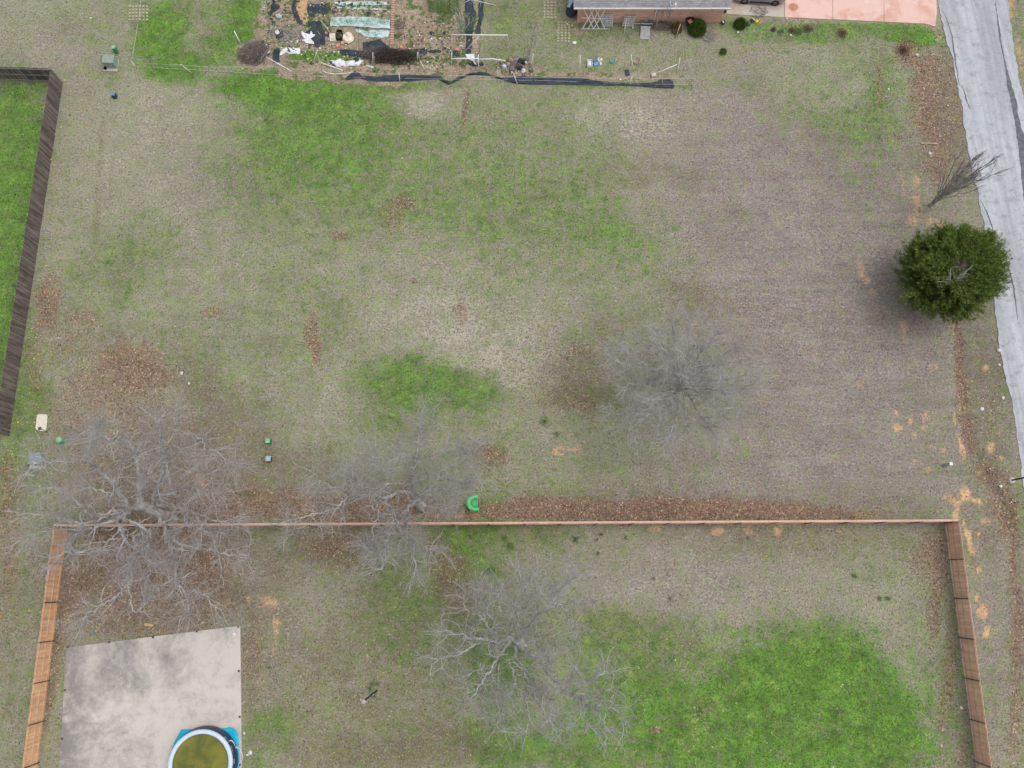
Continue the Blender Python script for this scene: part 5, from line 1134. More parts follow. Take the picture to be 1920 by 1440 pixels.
# ------------------------------------------------------------------ vegetable plot
WIREM = mat("pale_wire", srgb(206, 206, 204), srgb(190, 190, 188), 4, .5); rnd = random.Random(8)
def cloth(poly, m, label, cat, name, amp=.05, z=.02, LV=7, seed=1, wob=1.2, kind=None):
    r = random.Random(seed); pts = []
    n = len(poly)
    for i in range(n):
        a, b = poly[i], poly[(i + 1) % n]; k = max(1, int(math.hypot(b[0] - a[0], b[1] - a[1]) / 4))
        for j in range(k): t = j / k; pts.append((a[0] + (b[0] - a[0]) * t + (r.uniform(-wob, wob) if j else 0), a[1] + (b[1] - a[1]) * t + (r.uniform(-wob, wob) * .7 if j else 0)))
    cxp = sum(p[0] for p in poly) / n; cyp = sum(p[1] for p in poly) / n; C_ = P(cxp, cyp); R = [P(*p) for p in pts]; m_ = len(R); vv = [C_ + Vector((0, 0, z + amp))]; ff = []
    ph = r.uniform(0, 6)
    for l in range(1, LV + 1):
        s = l / LV
        for i, q in enumerate(R):
            p = C_.lerp(q, s); h = abs(math.sin(p.x * 5.1 + ph + math.sin(p.y * 3.7) * 2) * math.cos(p.y * 4.3 + ph)) + r.uniform(0, .5)
            p.z = z + amp * h * (1 if l < LV else .25); vv.append(p)
    for i in range(m_): ff.append((0, 1 + i, 1 + (i + 1) % m_))
    for l in range(LV - 1):
        for i in range(m_): a = 1 + l * m_ + i; b = 1 + l * m_ + (i + 1) % m_; ff.append((a, a + m_, b + m_, b))
    A = sum(R[i].x * R[(i + 1) % m_].y - R[(i + 1) % m_].x * R[i].y for i in range(m_))
    if A < 0: ff = [f[::-1] for f in ff]
    mb = MB(); mb.add(vv, ff); o = solo(name, mb, m, label, cat, None, False, kind); sm = o.modifiers.new("t", 'SOLIDIFY'); sm.thickness = .004; return o
whitec = mat("white_sheet", srgb(232, 234, 236), srgb(206, 210, 214), 2.5, .6, bump=.3); cyanw = mat("pale_cyan_mulch", srgb(200, 220, 222), srgb(168, 192, 194), 2.2, .5, bump=.3)
c2 = lambda x, y: (400 + x / 6, y / 6); c3 = lambda x, y: (700 + x / 6, y / 6); c4 = lambda x, y: (1000 + x / 6, y / 6); c12 = lambda x, y: (480 + x / 12, y / 12)
mp = lambda f, lst: [f(*q) for q in lst]
cloth(mp(c12, [(370,-30),(420,-30),(420,90),(530,110),(545,160),(470,240),(390,290),(350,365),(280,360),(270,300),(340,210),(335,120),(370,80)]), darkc, "dark crumpled fabric strip at the upper left of the garden", "fabric", "weed_fabric", .10, seed=2)
cloth(mp(c12, [(860,-30),(920,-30),(890,180),(940,330),(990,440),(1050,570),(940,560),(900,440),(820,310),(800,180),(830,60)]), darkc, "curved dark weed fabric strip beside the bare tan bed", "fabric", "weed_fabric", .07, seed=3)
cloth(mp(c12, [(925,-30),(1150,-30),(1150,260),(1155,470),(1060,565),(1000,460),(960,330),(900,190)]), mat("tan_hessian", srgb(196, 160, 120), srgb(176, 140, 104), 2, .9), "bare tan covered bed beside the curved dark fabric strip", "ground cover", "hessian_sheet", .03, seed=4)
cloth(mp(c12, [(360,470),(435,480),(430,575),(350,560)]), darkc, "small dark square scrap in the left of the garden", "fabric", "fabric_scrap", .03, seed=5)
cloth(mp(c12, [(460,670),(590,660),(600,740),(640,800),(540,900),(460,880),(440,800)]), darkc, "dark rumpled bag under a white scrap in the left garden", "bag", "garbage_bag", .14, seed=6)
cloth(mp(c12, [(450,720),(510,700),(545,770),(490,810),(440,790)]), whitec, "white scrap lying on the rumpled dark bag", "plastic scrap", "plastic_scrap", .1, z=.14, seed=7)
cloth(mp(c12, [(1170,480),(1470,480),(1500,600),(1560,760),(1560,1000),(1400,1060),(1250,990),(1080,860),(1060,760),(1250,640),(1190,560)]), darkc, "large black tarp in the middle of the left garden", "tarp", "garden_tarp", .10, seed=8)
cloth(mp(c12, [(1040,720),(1110,770),(1240,800),(1250,720),(1290,790),(1350,800),(1310,850),(1250,880),(1220,930),(1310,970),(1320,1020),(1260,1010),(1130,990),(1040,940),(1110,910),(1040,820)]), whitec, "torn white sheet over the large black tarp", "plastic sheet", "plastic_sheet", .08, z=.13, seed=9)
cloth(mp(c12, [(540,1190),(600,1120),(710,1060),(850,1070),(900,1090),(980,1080),(1000,1200),(970,1225),(800,1220),(680,1190),(590,1210),(530,1260)]), whitec, "arched white sheet above the green strip in the left garden", "plastic sheet", "plastic_sheet", .09, seed=10)
cloth(mp(c12, [(700,1060),(740,1100),(790,1190),(760,1190),(720,1120)]), darkc, "narrow black fold across the arched white sheet", "fabric", "fabric_scrap", .04, z=.12, seed=33)
cloth(mp(c12, [(400,1110),(530,1080),(550,1160),(520,1280),(540,1400),(400,1420),(380,1260)]), darkc, "black rumpled fabric at the left end of the arched white sheet", "fabric", "weed_fabric", .12, seed=11)
cloth(mp(c12, [(880,970),(920,940),(960,950),(900,985)]), whitec, "small torn white scrap right of the dark rumpled bag", "plastic scrap", "plastic_scrap", .05, seed=12)
cloth(mp(c2, [(700,180),(740,150),(775,175),(770,210),(715,205)]), mat("pale_grey_film", srgb(186, 196, 208), srgb(160, 170, 184), 3, .5), "pale grey film heap between the two dark strips", "plastic scrap", "plastic_scrap", .08, seed=13)
# white mulch beds with plants
bed = cloth(mp(c2, [(1330,200),(1560,190),(1760,200),(1895,220),(1990,226),(1990,330),(1800,320),(1560,300),(1320,300),(1318,240)]), cyanw, "long white plastic mulch bed with rows of seedlings", "garden bed", "mulch_bed", .05, z=.06, seed=14)
for (f, lst, lb, sd) in ((c2, [(1600,335),(1720,350),(1890,340),(1990,350),(1960,420),(1850,425),(1740,420),(1680,400),(1610,360)], "smaller pale plastic mulch bed below the long white one", 15), (c2, [(1360,25),(1600,18),(1760,20),(1960,25),(1960,55),(1800,60),(1600,60),(1380,60)], "narrow pale plastic mulch row at the very top of the garden", 16), (c2, [(1380,80),(1700,85),(1890,90),(1960,110),(1900,118),(1400,100)], "thin pale plastic mulch strip between the upper rows", 17)):
    cloth(mp(f, lst), cyanw, lb, "garden bed", "mulch_bed", .05, seed=sd)
plant_m = leafmat("seedling_foliage", srgb(92, 136, 76), srgb(112, 154, 84), srgb(132, 170, 100))
def plants(spots, label, name, spread=.10, n=10, hgt=.14, parent=None):
    rg = np.random.default_rng(len(spots)); cs = np.repeat(np.array([tuple(P(x, y, .08)) for x, y in spots]), n, 0) + rg.normal(0, 1, (len(spots) * n, 3)) * np.array((spread, spread, .01)); d = rg.normal(0, .6, cs.shape) + np.array((0, 0, .7)); d /= np.linalg.norm(d, axis=1, keepdims=True)
    V, Fc = sprays(cs, d, 3, hgt, .022, rg); o = raw_mesh(name, V, Fc, plant_m, None); tag(o, label, "plants", kind="stuff"); return o
plants([(624 + i * 4.3 + rnd.uniform(-1, 1), y + rnd.uniform(-1, 1)) for y in (36, 40.5, 45) for i in range(25) if rnd.random() < .8], "green seedlings in rows on the long white mulch bed", "seedlings")
plants([(672 + i * 5 + rnd.uniform(-1, 1), 63 + rnd.uniform(-2, 2)) for i in range(9)], "small green plants on the smaller mulch bed", "seedlings")
for k_, y in enumerate((3, 9.5, 15, 20.5, 31, 37)):
    plants([(803 + i * 2.4 + rnd.uniform(-.6, .6), y + rnd.uniform(-.7, .7)) for i in range(25) if k_ < 4 or rnd.random() < .4], "green garlic row number %s from the top of the garden" % ("one two three four five six".split()[k_]), "garlic_row", .08, 14, .18)
# bed edging, wooden and brick
edge = mat("brick_edging", srgb(196, 168, 150), srgb(170, 138, 120), 3, .9, isl=.1)
mb = MB()
for i in range(26):
    y = -30 + i * 4.5
    p = P(737.5 - max(0, y) * .03, y); mb.box((p.x, p.y, .05), (.26, .17, .1), rnd.uniform(-.05, .05))
solo("bed_edging", mb, edge, "straight line of pinkish bricks edging the white mulch beds", "edging")
for (x, y, r, lb) in ((634, 86, .17, "square pink brick lying under the white round sheet"), (643, 81, .16, "square pink brick touching the white round sheet"), (752.5, 89, .17, "pink brick tilted beside the end of the brick edging"), (857, 93, .16, "pinkish stone beside the black fabric near the frame")):
    p = P(x, y); mb = MB(); mb.box((p.x, p.y, .05), (r * 1.8, r * 1.6, .1), rnd.uniform(-.3, .3)); bevel(solo("loose_brick", mb, mat("pink_brick", srgb(214, 152, 132), srgb(196, 132, 114), 6, .9), lb, "brick"), .01)
p = P(624, 71); g = empty("appliance_panel", p, "cream appliance panel with a round dial lying beside a dark crate", "appliance"); mb = MB(); mb.box(p + Vector((0, 0, .06)), (.5, .72, .12), .15); bevel(mb.build("panel", mat("cream_enamel", srgb(228, 218, 196), srgb(214, 204, 184), 4, .5), g), .04)
mb = MB(); q = p + Vector((.02, -.18, .12)); mb.lathe(q, [(.16, 0), (.16, .015), (.05, .02)], 18, sy=.7); mb.box(p + Vector((-.03, .12, .125)), (.16, .06, .02)); mb.build("dial", greyb, g)
p = P(637, 68); g = empty("plastic_crate", p, "dark open crate between the cream panel and white sheet", "crate")
for (a, b, c_) in ((-.22, 0, 0), (.22, 0, 0)): MB().box(p + Vector((a, 0, .15)), (.03, .8, .3)).build("side", darkb, g)
for b in (-.4, .4): MB().box(p + Vector((0, b, .15)), (.41, .03, .3)).build("side", darkb, g)
MB().box(p + Vector((0, 0, .03)), (.4, .76, .02)).build("base", mat("crate_green", srgb(70, 84, 60), srgb(50, 60, 48), 5, .8), g)
cloth(mp(c2, [(1460,400),(1500,370),(1545,365),(1585,430),(1570,470),(1520,500),(1480,480),(1455,440)]), mat("cream_sheet", srgb(236, 228, 214), srgb(220, 210, 196), 2, .7), "cream round sheet bundled beside the dark crate", "cloth bundle", "cloth_bundle", .22, seed=21)
# tarps along the lower edge
cloth(mp(c2, [(1400,560),(1560,590),(1680,600),(1680,480),(1880,440),(1990,540),(2080,560),(2200,650),(2150,690),(1900,680),(1600,640),(1450,630)]), darkc, "black fabric patch under the dark brush heap", "fabric", "weed_fabric", .10, seed=22)
cloth(mp(c2, [(1310,680),(1360,700),(1380,680),(1420,660),(1470,700),(1560,690),(1640,720),(1640,670),(1690,680),(1640,740),(1560,745),(1390,755),(1330,710)]), whitec, "torn white plastic sheet beside the dark brush heap", "plastic sheet", "plastic_sheet", .12, seed=23)
cloth(mp(c2, [(1300,690),(1340,690),(1400,740),(1380,755),(1320,720)]), darkc, "small black scrap left of the torn white plastic sheet", "fabric", "fabric_scrap", .06, seed=24)
cloth(mp(c2, [(1580,660),(1630,650),(1640,700),(1600,715)]), darkc, "small black scrap on top of the torn white plastic sheet", "fabric", "fabric_scrap", .06, z=.14, seed=25)
cloth(mp(c2, [(1710,735),(1760,740),(1805,755),(1800,772),(1740,755)]), whitec, "narrow white scrap right of the torn white sheet", "plastic scrap", "plastic_scrap", .06, seed=26)
cloth(mp(c3, [(1030,620),(1140,612),(1140,700),(1165,740),(1140,730),(1120,700),(1060,680),(1050,650)]), whitec, "white sheet draped at the end of the long black fabric row", "plastic sheet", "plastic_sheet", .10, z=.1, seed=27)
cloth(mp(c3, [(1040,700),(1110,700),(1160,745),(1240,700),(1250,730),(1180,750),(1100,745)]), darkc, "black rag under the white draped sheet", "fabric", "fabric_scrap", .1, seed=28)
cloth(mp(c3, [(1035,-40),(1130,-40),(1130,100),(1160,160),(1130,300),(1110,480),(1100,610),(1040,605),(1040,400),(1030,200)]), darkc, "long straight black fabric row running up the garden", "fabric", "weed_fabric", .04, seed=29, LV=5)
cloth(mp(c3, [(1180,60),(1225,-40),(1240,60),(1235,200),(1200,320),(1210,380),(1150,390),(1150,330),(1190,200)]), darkc, "narrow black fabric strip right of the long fabric row", "fabric", "weed_fabric", .06, seed=30)
cloth(mp(c3, [(420,560),(580,540),(640,580),(760,560),(770,590),(620,600),(520,600)]), darkc, "low black fabric strip left of the white pipe frame", "fabric", "weed_fabric", .05, seed=31)
cloth(mp(c3, [(810,580),(960,575),(970,640),(900,640),(880,600)]), darkc, "black fabric scrap beside the lower white frame", "fabric", "weed_fabric", .05, seed=32)
cloth(mp(c2, [(1060,60),(1100,40),(1310,60),(1320,130),(1260,170),(1180,150),(1080,190),(1060,140)]), darkc, "black mesh remains at the top of the garden beside the mulch rows", "fabric", "weed_fabric", .08, seed=34)
cloth(mp(c3, [(1130,290),(1170,240),(1195,260),(1180,290),(1150,305)]), mat("tan_card", srgb(214, 176, 140), srgb(196, 158, 124), 4, .9), "tan cardboard piece on the narrow black strip", "cardboard", "cardboard_piece", .03, seed=35)
# small scraps of litter, white
for i, (f, x, y) in enumerate(((c12,205,55),(c12,185,180),(c12,178,235),(c12,250,310),(c12,635,280),(c12,950,810),(c12,1360,480),(c12,1380,655),(c12,1235,620),(c12,1300,140),(c12,1370,140),(c12,1450,135),(c12,1525,110),(c12,1170,360),(c12,1440,1090),(c12,575,1080),(c12,320,1040),(c12,230,1000),(c12,1365,1010),(c12,1155,1015),(c12,480,1310),(c2,375,500),(c2,310,535),(c2,330,775),(c2,595,500),(c3,655,715),(c3,765,400),(c3,850,430),(c3,830,540),(c3,935,850),(c3,925,810),(c4,380,270),(c4,435,290),(c4,385,30),(c4,430,45),(c4,1345,905),(c4,378,787),(c2,1290,320),(c2,1735,435),(c12,1610,630))):
    x, y = f(x, y); r = rnd.uniform(1.0, 2.4); q = [(x + math.cos(a) * r * rnd.uniform(.5, 1.2), y + math.sin(a) * r * .8 * rnd.uniform(.5, 1.2)) for a in [k_ * 1.05 for k_ in range(6)]]
    o = cloth(q, whitec, "small torn white plastic scrap littering the vegetable plot", "plastic scrap", "plastic_scrap", .05, z=.03, LV=3, seed=50 + i, wob=.3); o["group"] = "white scraps littering the vegetable plot"
for i in range(80):
    x, y = rnd.choice([(rnd.uniform(492, 620), rnd.uniform(2, 100)), (rnd.uniform(640, 860), rnd.uniform(92, 122)), (rnd.uniform(612, 734), rnd.uniform(2, 28)), (rnd.uniform(570, 650), rnd.uniform(50, 128)), (rnd.uniform(745, 870), rnd.uniform(60, 100))])
    dk = i % 5 < 3; r = rnd.uniform(1.5, 5.0) if dk else rnd.uniform(1.0, 2.8); q = [(x + math.cos(a) * r * rnd.uniform(.4, 1.3), y + math.sin(a) * r * .7 * rnd.uniform(.4, 1.3)) for a in [k_ * .9 for k_ in range(7)]]
    o = cloth(q, darkc if dk else whitec, "small black rag of weed fabric trodden into the vegetable plot" if dk else "small torn white plastic scrap littering the vegetable plot", "fabric" if dk else "plastic scrap", "fabric_scrap" if dk else "plastic_scrap", .05, z=.03, LV=3, seed=150 + i, wob=.5); o["group"] = "black rags trodden into the vegetable plot" if dk else "white scraps littering the vegetable plot"
# countless small bits of rubbish, mulch and torn film on the plot
def crumbs(n, boxes, cols, label, name, s0, s1, seed):
    rg = np.random.default_rng(seed); V = []; C = []
    for i in range(n):
        x0_, y0_, x1_, y1_ = boxes[rg.integers(len(boxes))]; p = np.array(P(rg.uniform(x0_, x1_), rg.uniform(y0_, y1_), rg.uniform(.02, .08))); a = rg.uniform(0, 6.283); s = rg.uniform(s0, s1); e = s * rg.uniform(.2, .9)
        u_ = np.array((math.cos(a), math.sin(a), rg.normal(0, .2))) * s; v_ = np.array((-math.sin(a), math.cos(a), rg.normal(0, .2))) * e; V += [p - u_ * rg.uniform(.5, 1), p - v_, p + u_, p + v_ * rg.uniform(.5, 1)]; C += [cols[rg.integers(len(cols))]] * 4
    m = bpy.data.materials.new(name + "_m"); o = raw_mesh(name, np.array(V), np.arange(4 * n).reshape(-1, 4), m, None); at = o.data.color_attributes.new("tint", 'FLOAT_COLOR', 'POINT')
    at.data.foreach_set("color", np.concatenate((np.array(C), np.ones((4 * n, 1))), 1).astype(np.float32).ravel()); t = NT(m); A = t.n.new("ShaderNodeAttribute"); A.attribute_name = "tint"; t.out(A.outputs["Color"], .8, 0, .1); tag(o, label, "debris", kind="stuff")
GB = [(492, 5, 640, 100), (560, 60, 660, 130), (640, 90, 800, 135), (745, 70, 900, 130), (600, 0, 735, 30), (740, 30, 870, 95), (930, 110, 1000, 142)]
crumbs(900, GB, [srgb(60, 64, 70), srgb(84, 78, 74), srgb(70, 72, 78), srgb(110, 96, 84)], "dark shreds of fabric and rotted stems over the vegetable plot", "garden_shreds", .03, .14, 91)
crumbs(1300, GB, [srgb(196, 176, 150), srgb(176, 156, 132), srgb(206, 190, 168), srgb(150, 128, 106)], "tan straw and dead stems littering the vegetable plot", "dead_stems", .03, .13, 92)
crumbs(260, GB, [srgb(226, 228, 230), srgb(206, 212, 216), srgb(190, 198, 206)], "tiny torn white film bits over the vegetable plot", "film_bits", .03, .10, 93)
crumbs(700, [(495, 0, 560, 100), (570, 20, 620, 60), (740, 95, 880, 120), (610, 5, 735, 20), (820, 20, 900, 60)], [srgb(84, 116, 62), srgb(100, 128, 66), srgb(76, 104, 56)], "green weeds sprouting through the vegetable plot", "garden_weeds", .05, .2, 94)
# brush heaps
def brush(cx_, cy_, rx, ry, n, h, m, label, seed, L=1.0, ang=None):
    r = random.Random(seed); C_ = P(cx_, cy_); sx = (P(cx_ + rx, cy_) - C_).length; sy = (P(cx_, cy_ + ry) - C_).length; root = empty("brush_pile", C_, label, "brush pile"); tw = Twigs()
    for i in range(n):
        a = r.uniform(0, 6.283); q = math.sqrt(r.random()); x = math.cos(a) * q * sx; y = math.sin(a) * q * sy; z = h * (1 - q * q) * r.uniform(.1, 1) + .03
        b = r.gauss(*ang) if ang else a + 1.57 + r.gauss(0, .7); l = L * r.uniform(.4, 1.1); d = np.array((math.cos(b), math.sin(b), r.gauss(0, .18))); p = np.array((C_.x + x, C_.y + y, z)) - d * l / 2; pts = [p]
        for k_ in range(5): d = d + np.array((r.gauss(0, .16), r.gauss(0, .16), r.gauss(0, .06))); d /= np.linalg.norm(d); pts.append(pts[-1] + d * l / 5)
        for k_ in range(6): pts[k_][2] = max(.015, pts[k_][2])
        rr = r.choice((.008, .01, .014, .022)); tw.tube(pts, rr, rr * .4, 4)
    tw.build("branches", m, root)
brush(477, 101, 26, 20, 520, .8, twig_br, "round heap of grey brown branches by the garden corner", 71, 1.2)
brush(741, 107, 44, 13, 520, .6, bark_mat("dark_branches", srgb(84, 76, 72), srgb(62, 56, 54), srgb(110, 100, 94)), "long dark heap of brush on black fabric", 72, 1.4, (0, .45))
brush(478, 101, 27, 21, 30, .85, twigm, "few pale bleached branches on top of the round brush heap", 73, 1.5)
brush(700, 103, 24, 12, 120, .5, twig_br, "loose twiggy end of the long dark heap", 74, 1.2)
brush(750, 55, 9, 22, 60, .4, twig_br, "dry brown stalks beside the brick edging", 75, .7)
brush(1240, 50, 26, 8, 160, .5, twig_br, "dark dry stems along the brick wall", 76, .8)
brush(1422, 23, 17, 11, 75, .2, twig_br, "dead brown vine spilling over the concrete apron beside the car", 79, .7)
brush(1328, 66, 14, 14, 90, .3, twigm, "pale dry stems right of the large boxwood", 77, .6)
brush(540, 63, 40, 14, 130, .2, twigm, "scattered pale stems across the left garden", 78, 1.3)
# poles
for a in (((547,134,499,107,.5,.035), "white pipe pointing down from the round brush heap"), ((497,104,506,96,.4,.035), "short bent end of pipe on the brush heap"), ((588,115,595,95,1.0,.03), "left upright of the pair of pale garden posts"), ((604,133,596,103,1.0,.025), "thin crooked pale stick near the white netting pipe"), ((643,132,599,116,.3,.04), "thick white pipe lying toward the black netting"), ((621,65,601,38,.5,.045), "grey log slanting in front of the long mulch bed"), ((451,82,439,58,.8,.04), "pale stake leaning over the round brush heap"), ((699,121,699,98,1.1,.03), "left white post of the pair in the dark heap"), ((701,124,702,106,.9,.02), "right thin post of the pair in the dark heap"),
          ((783,115,783.5,98,1.0,.035), "white post left of the lower pipe frame"), ((787,115,786,104,.7,.02), "thin post beside the white post near the dark heap"), ((798,133,788,114,.8,.03), "slanting tan stake at the right of the dark heap"), ((1087,141,1088,103,1.7,.03), "tall pale post in the grass left of the litter"), ((1189,134,1183,102,1.5,.03), "tall pale post in the middle of the lower garden strip"), ((1181,160,1185,144,.7,.03), "short pale stake by the right part of the netting"), ((1270,137,1275,108,1.4,.03), "tall pale post near the right corner of the strip"), ((1223,140,1269,121,.9,.035), "long pale timber propped near the right corner post"), ((995,126,1000,101,1.2,.03), "pale post right of the pile of rags"), ((996,137,1000,110,.9,.02), "thin grey post just below the post by the rags"),
          ((750,155,748,137,.9,.03), "short white stake through the left part of the netting"), ((970,158,963,138,.9,.03), "short white stake through the middle of the netting"), ((911,131,906,115,.7,.02), "thin grass stalk like stake under the lower frame"), ((603,68,595,58,.4,.02), "thin bleached stick near the large black tarp")):
    (bx, by, tx, ty, h, r), lb = a; stick(bx, by, tx, ty, h, r, pale_w if r in (.025, .02, .045) else galv, lb, "garden pole", "garden_pole")
fr = empty("pipe_frame", P(899, 97), "tall white pipe frame standing over the black fabric row", "frame")
A_, B_ = P(847, 65, 2.0), P(952, 66, 2.0); m_ = A_.lerp(B_, .5)
MB().tube([A_, m_, B_], .045, 8).build("top_bar", galv, fr, True)
for q in (P(847, 100), P(899, 98), P(952, 97)):
    pass
for tq, bq in ((A_, P(847.5, 112)), (m_, P(899, 98)), (B_, P(950, 96))): MB().tube([bq, tq], .028, 8).build("upright", [greyb, galv][bq.x > 0 and bq is not None and False], fr, True)
MB().tube([P(870, 98), P(898, 68, 1.9)], .03, 8).build("brace", galv, fr, True)
fr = empty("pipe_frame", P(897, 135), "low white pipe frame just above the black netting", "frame")
MB().tube([P(846, 110.5, .8), P(872, 109.5, .82), P(897, 109.5, .82)], .05, 8).build("top_bar", galv, fr, True); MB().tube([P(897, 111, .8), P(925, 110.5, .7), P(948, 114, .4)], .045, 8).build("side_bar", galv, fr, True)
MB().tube([P(846, 124), P(847, 97, 1.3)], .03, 8).build("upright", galv, fr, True); MB().tube([P(897, 135), P(897, 103, 1.5)], .035, 8).build("upright", galv, fr, True)
fr = empty("pipe_frame", P(883, 8), "pale A shaped pipe frame at the top edge of the garden", "frame")
for (a, b) in (((862, 9), (883, -1)), ((930, 10), (883, -1)), ((890, 8), (883, -1)), ((901, 15), (902, -8))): MB().tube([P(*a), P(*b, .9)], .02, 6).build("upright", galv, fr, True)
hose([(604, 132), (612, 136), (625, 138.5), (645, 138), (670, 133.5)], .03, galv, "curved white pipe bowed above the left end of the netting", "bent_pipe", "pipe")
# netting along the plot, crumpled
nt = NT(bpy.data.materials.new("shade_netting")); a = nt.noise(3, 4, .6, nt.vscale((.5, 2.5, 1))); colr = nt.mix(nt.step(a, .4, .65), srgb(70, 78, 90), srgb(44, 50, 58)); colr = nt.mix(nt.step(nt.noise(9, 3, .6, nt.vscale((.3, 2.5, 1))), .6, .75), colr, srgb(112, 120, 132)); nt.bump(a, .6, .05); netm = nt.out(colr, .75, 0, .3)
def band(top, bot, m, label, name, cat, amp, n=240, mrows=9, seed=1):
    r = random.Random(seed); T_ = resample(top, n); B2 = resample(bot, n); vv = []; ph = [r.uniform(0, 6) for _ in range(6)]
    for i in range(n):
        for j in range(mrows):
            f = j / (mrows - 1); x = T_[i][0] + (B2[i][0] - T_[i][0]) * f; y = T_[i][1] + (B2[i][1] - T_[i][1]) * f; p = P(x, y)
            h = .5 + .5 * math.sin(p.y * 13 + ph[0] + 1.4 * math.sin(p.x * .9 + ph[1]) + .6 * math.sin(p.x * 3.1 + ph[2])); vv.append((p.x, p.y + r.uniform(-.01, .01), .02 + amp * (h + r.uniform(0, .35)) * (1 - (2 * f - 1) ** 4)))
    ff = [(i * mrows + j, i * mrows + j + 1, (i + 1) * mrows + j + 1, (i + 1) * mrows + j) for i in range(n - 1) for j in range(mrows - 1)]
    mb = MB(); mb.add(vv, ff); return solo(name, mb, m, label, cat, None, True)
band([(648,148),(660,136),(666,133),(674,137),(676,144),(688,142),(705,144),(735,141),(765,139),(785,141),(806,141),(812,138),(822,141),(834,150),(845,154),(856,147),(868,142),(884,138),(900,135.5),(915,138),(928,144),(940,147),(975,143),(1000,144),(1050,146),(1090,146),(1110,150),(1130,153),(1150,155),(1180,158),(1225,155),(1240,149),(1258,149),(1262,154),(1264,162)],
     [(648,151),(662,149),(676,147),(690,152),(708,153.5),(740,153),(770,153),(800,150.5),(822,149),(830,154),(841,159),(850,156),(862,150),(875,143),(890,140.5),(905,141),(925,144),(945,151),(965,157),(1000,159.5),(1050,159),(1090,160),(1130,161),(1170,161),(1200,162.5),(1225,165.5),(1250,166),(1260,166),(1264,164)], netm, "long strip of crumpled black netting along the garden edge", "garden_netting", "netting", .14, 300, 11, 5)
# string fence round the plot
fe = empty("string_fence", P(254, 126), "low string and post fence running round the whole garden", "fence")
def line(pts, h, r=.008): MB().tube([P(x, y, h) for x, y in pts], r, 5).build("string", WIREM, fe, True)
line([(257, 118), (340, 122), (400, 126), (515, 125)], .55, .011); line([(254, 125), (330, 129), (400, 133), (500, 139), (560, 142), (720, 146.5), (1020, 151), (1110, 154), (1200, 158), (1300, 158)], .12, .011)
line([(515, 126), (545, 128), (600, 132), (700, 138), (870, 142), (1020, 146), (1304, 147)], .6, .011); line([(266, -30), (262, 22), (256, 60), (250, 95), (247, 116)], .6, .012); line([(247, 116), (249, 121), (254, 126)], .45, .01)
line([(1281, 82), (1282, 110), (1287, 136), (1298, 157)], .3, .008); line([(1285, 82), (1288, 112), (1296, 130), (1304, 147)], .5, .008); line([(1265, 81.5), (1295, 82.5)], .8, .012)
for (bx, by, tx, ty, h) in ((254, 126, 247, 115, .62), (359, 136, 338, 120, .6), (1297, 166, 1304, 147, .7), (1284, 88, 1284, 79, .8), (1242, 162, 1242, 148, .6), (520, 141, 516, 123, .6), (1150, 160, 1152, 146, .5)): MB().tube([P(bx, by), P(tx, ty, h)], .022, 6).build("post", galv if bx < 500 else pale_w, fe, True)
# rags pile and other litter on the right of the plot
rg_ = empty("rag_pile", P(968, 125), "grey and white pile of rags and rubbish by the thin sapling", "rubbish pile")
for i, (x, y, r, cc) in enumerate(((958,115,5,(176,150,128)),(968,112,7,(150,148,156)),(975,116,6,(66,66,72)),(983,118,5,(50,52,58)),(963,122,7,(128,116,112)),(972,124,6,(96,90,92)),(945,126,5,(206,210,216)),(953,122,4,(186,176,172)),(981,134,5,(228,228,230)),(985,119,3.2,(236,236,238)),(976,130,5,(60,60,66)),(960,130,5,(140,128,124)),(987,113,3,(150,150,158)))):
    b = P(x, y); s = r / 23.0; mb = MB(); mb.lathe(b + Vector((0, 0, .02)), [(s * 1.0, 0), (s * 1.05, .08), (s * .8, .18), (s * .4, .24), (.02, .25)], 12, wob=.22, rot=i); mb.build("rag", mat("rag_%d" % i, srgb(*cc), srgb(*[q * .7 for q in cc]), 5, .8), rg_)
p = P(1105.5, 121); g = empty("plastic_crate", p, "pale grey crate among the litter in the garden strip", "crate")
for a in (-.2, .2): MB().box(p + Vector((a, 0, .13)), (.025, .6, .26)).build("side", galv, g)
for b in (-.3, .3): MB().box(p + Vector((0, b, .13)), (.375, .025, .26)).build("side", galv, g)
MB().box(p + Vector((0, 0, .03)), (.37, .57, .02)).build("base", mat("pale_teal", srgb(170, 186, 184), srgb(150, 168, 168), 5, .7), g); MB().box(p + Vector((0, .03, .12)), (.25, .4, .12)).build("contents", whitec, g)
for (x, y, r, h, cc, lb, nm) in ((1148, 115, .24, .12, (112, 160, 150), "teal round lid lying flat in the grass", "bucket_lid"), (1117, 113, .28, .2, (120, 136, 132), "grey green basin behind the blue and white litter", "basin")):
    solo(nm, MB().lathe(P(x, y), [(r * .9, 0), (r, h * .5), (r, h), (r * .8, h), (r * .7, h * .6), (.02, h * .55)], 20), mat("m_" + nm, srgb(*cc), srgb(*[q * .85 for q in cc]), 5, .6), lb, "basin", smooth=True)
mb = MB(); c = P(1193, 115)
mb.lathe(c, [(.30, 0), (.32, .12), (.27, .14), (.25, .05), (.02, .04)], 22); solo("plant_pot", mb, mat("pale_rim_pot", srgb(166, 150, 138), srgb(146, 128, 116), 5, .8), "round pale rimmed pot set in the grass right of the litter", "pot", smooth=True)
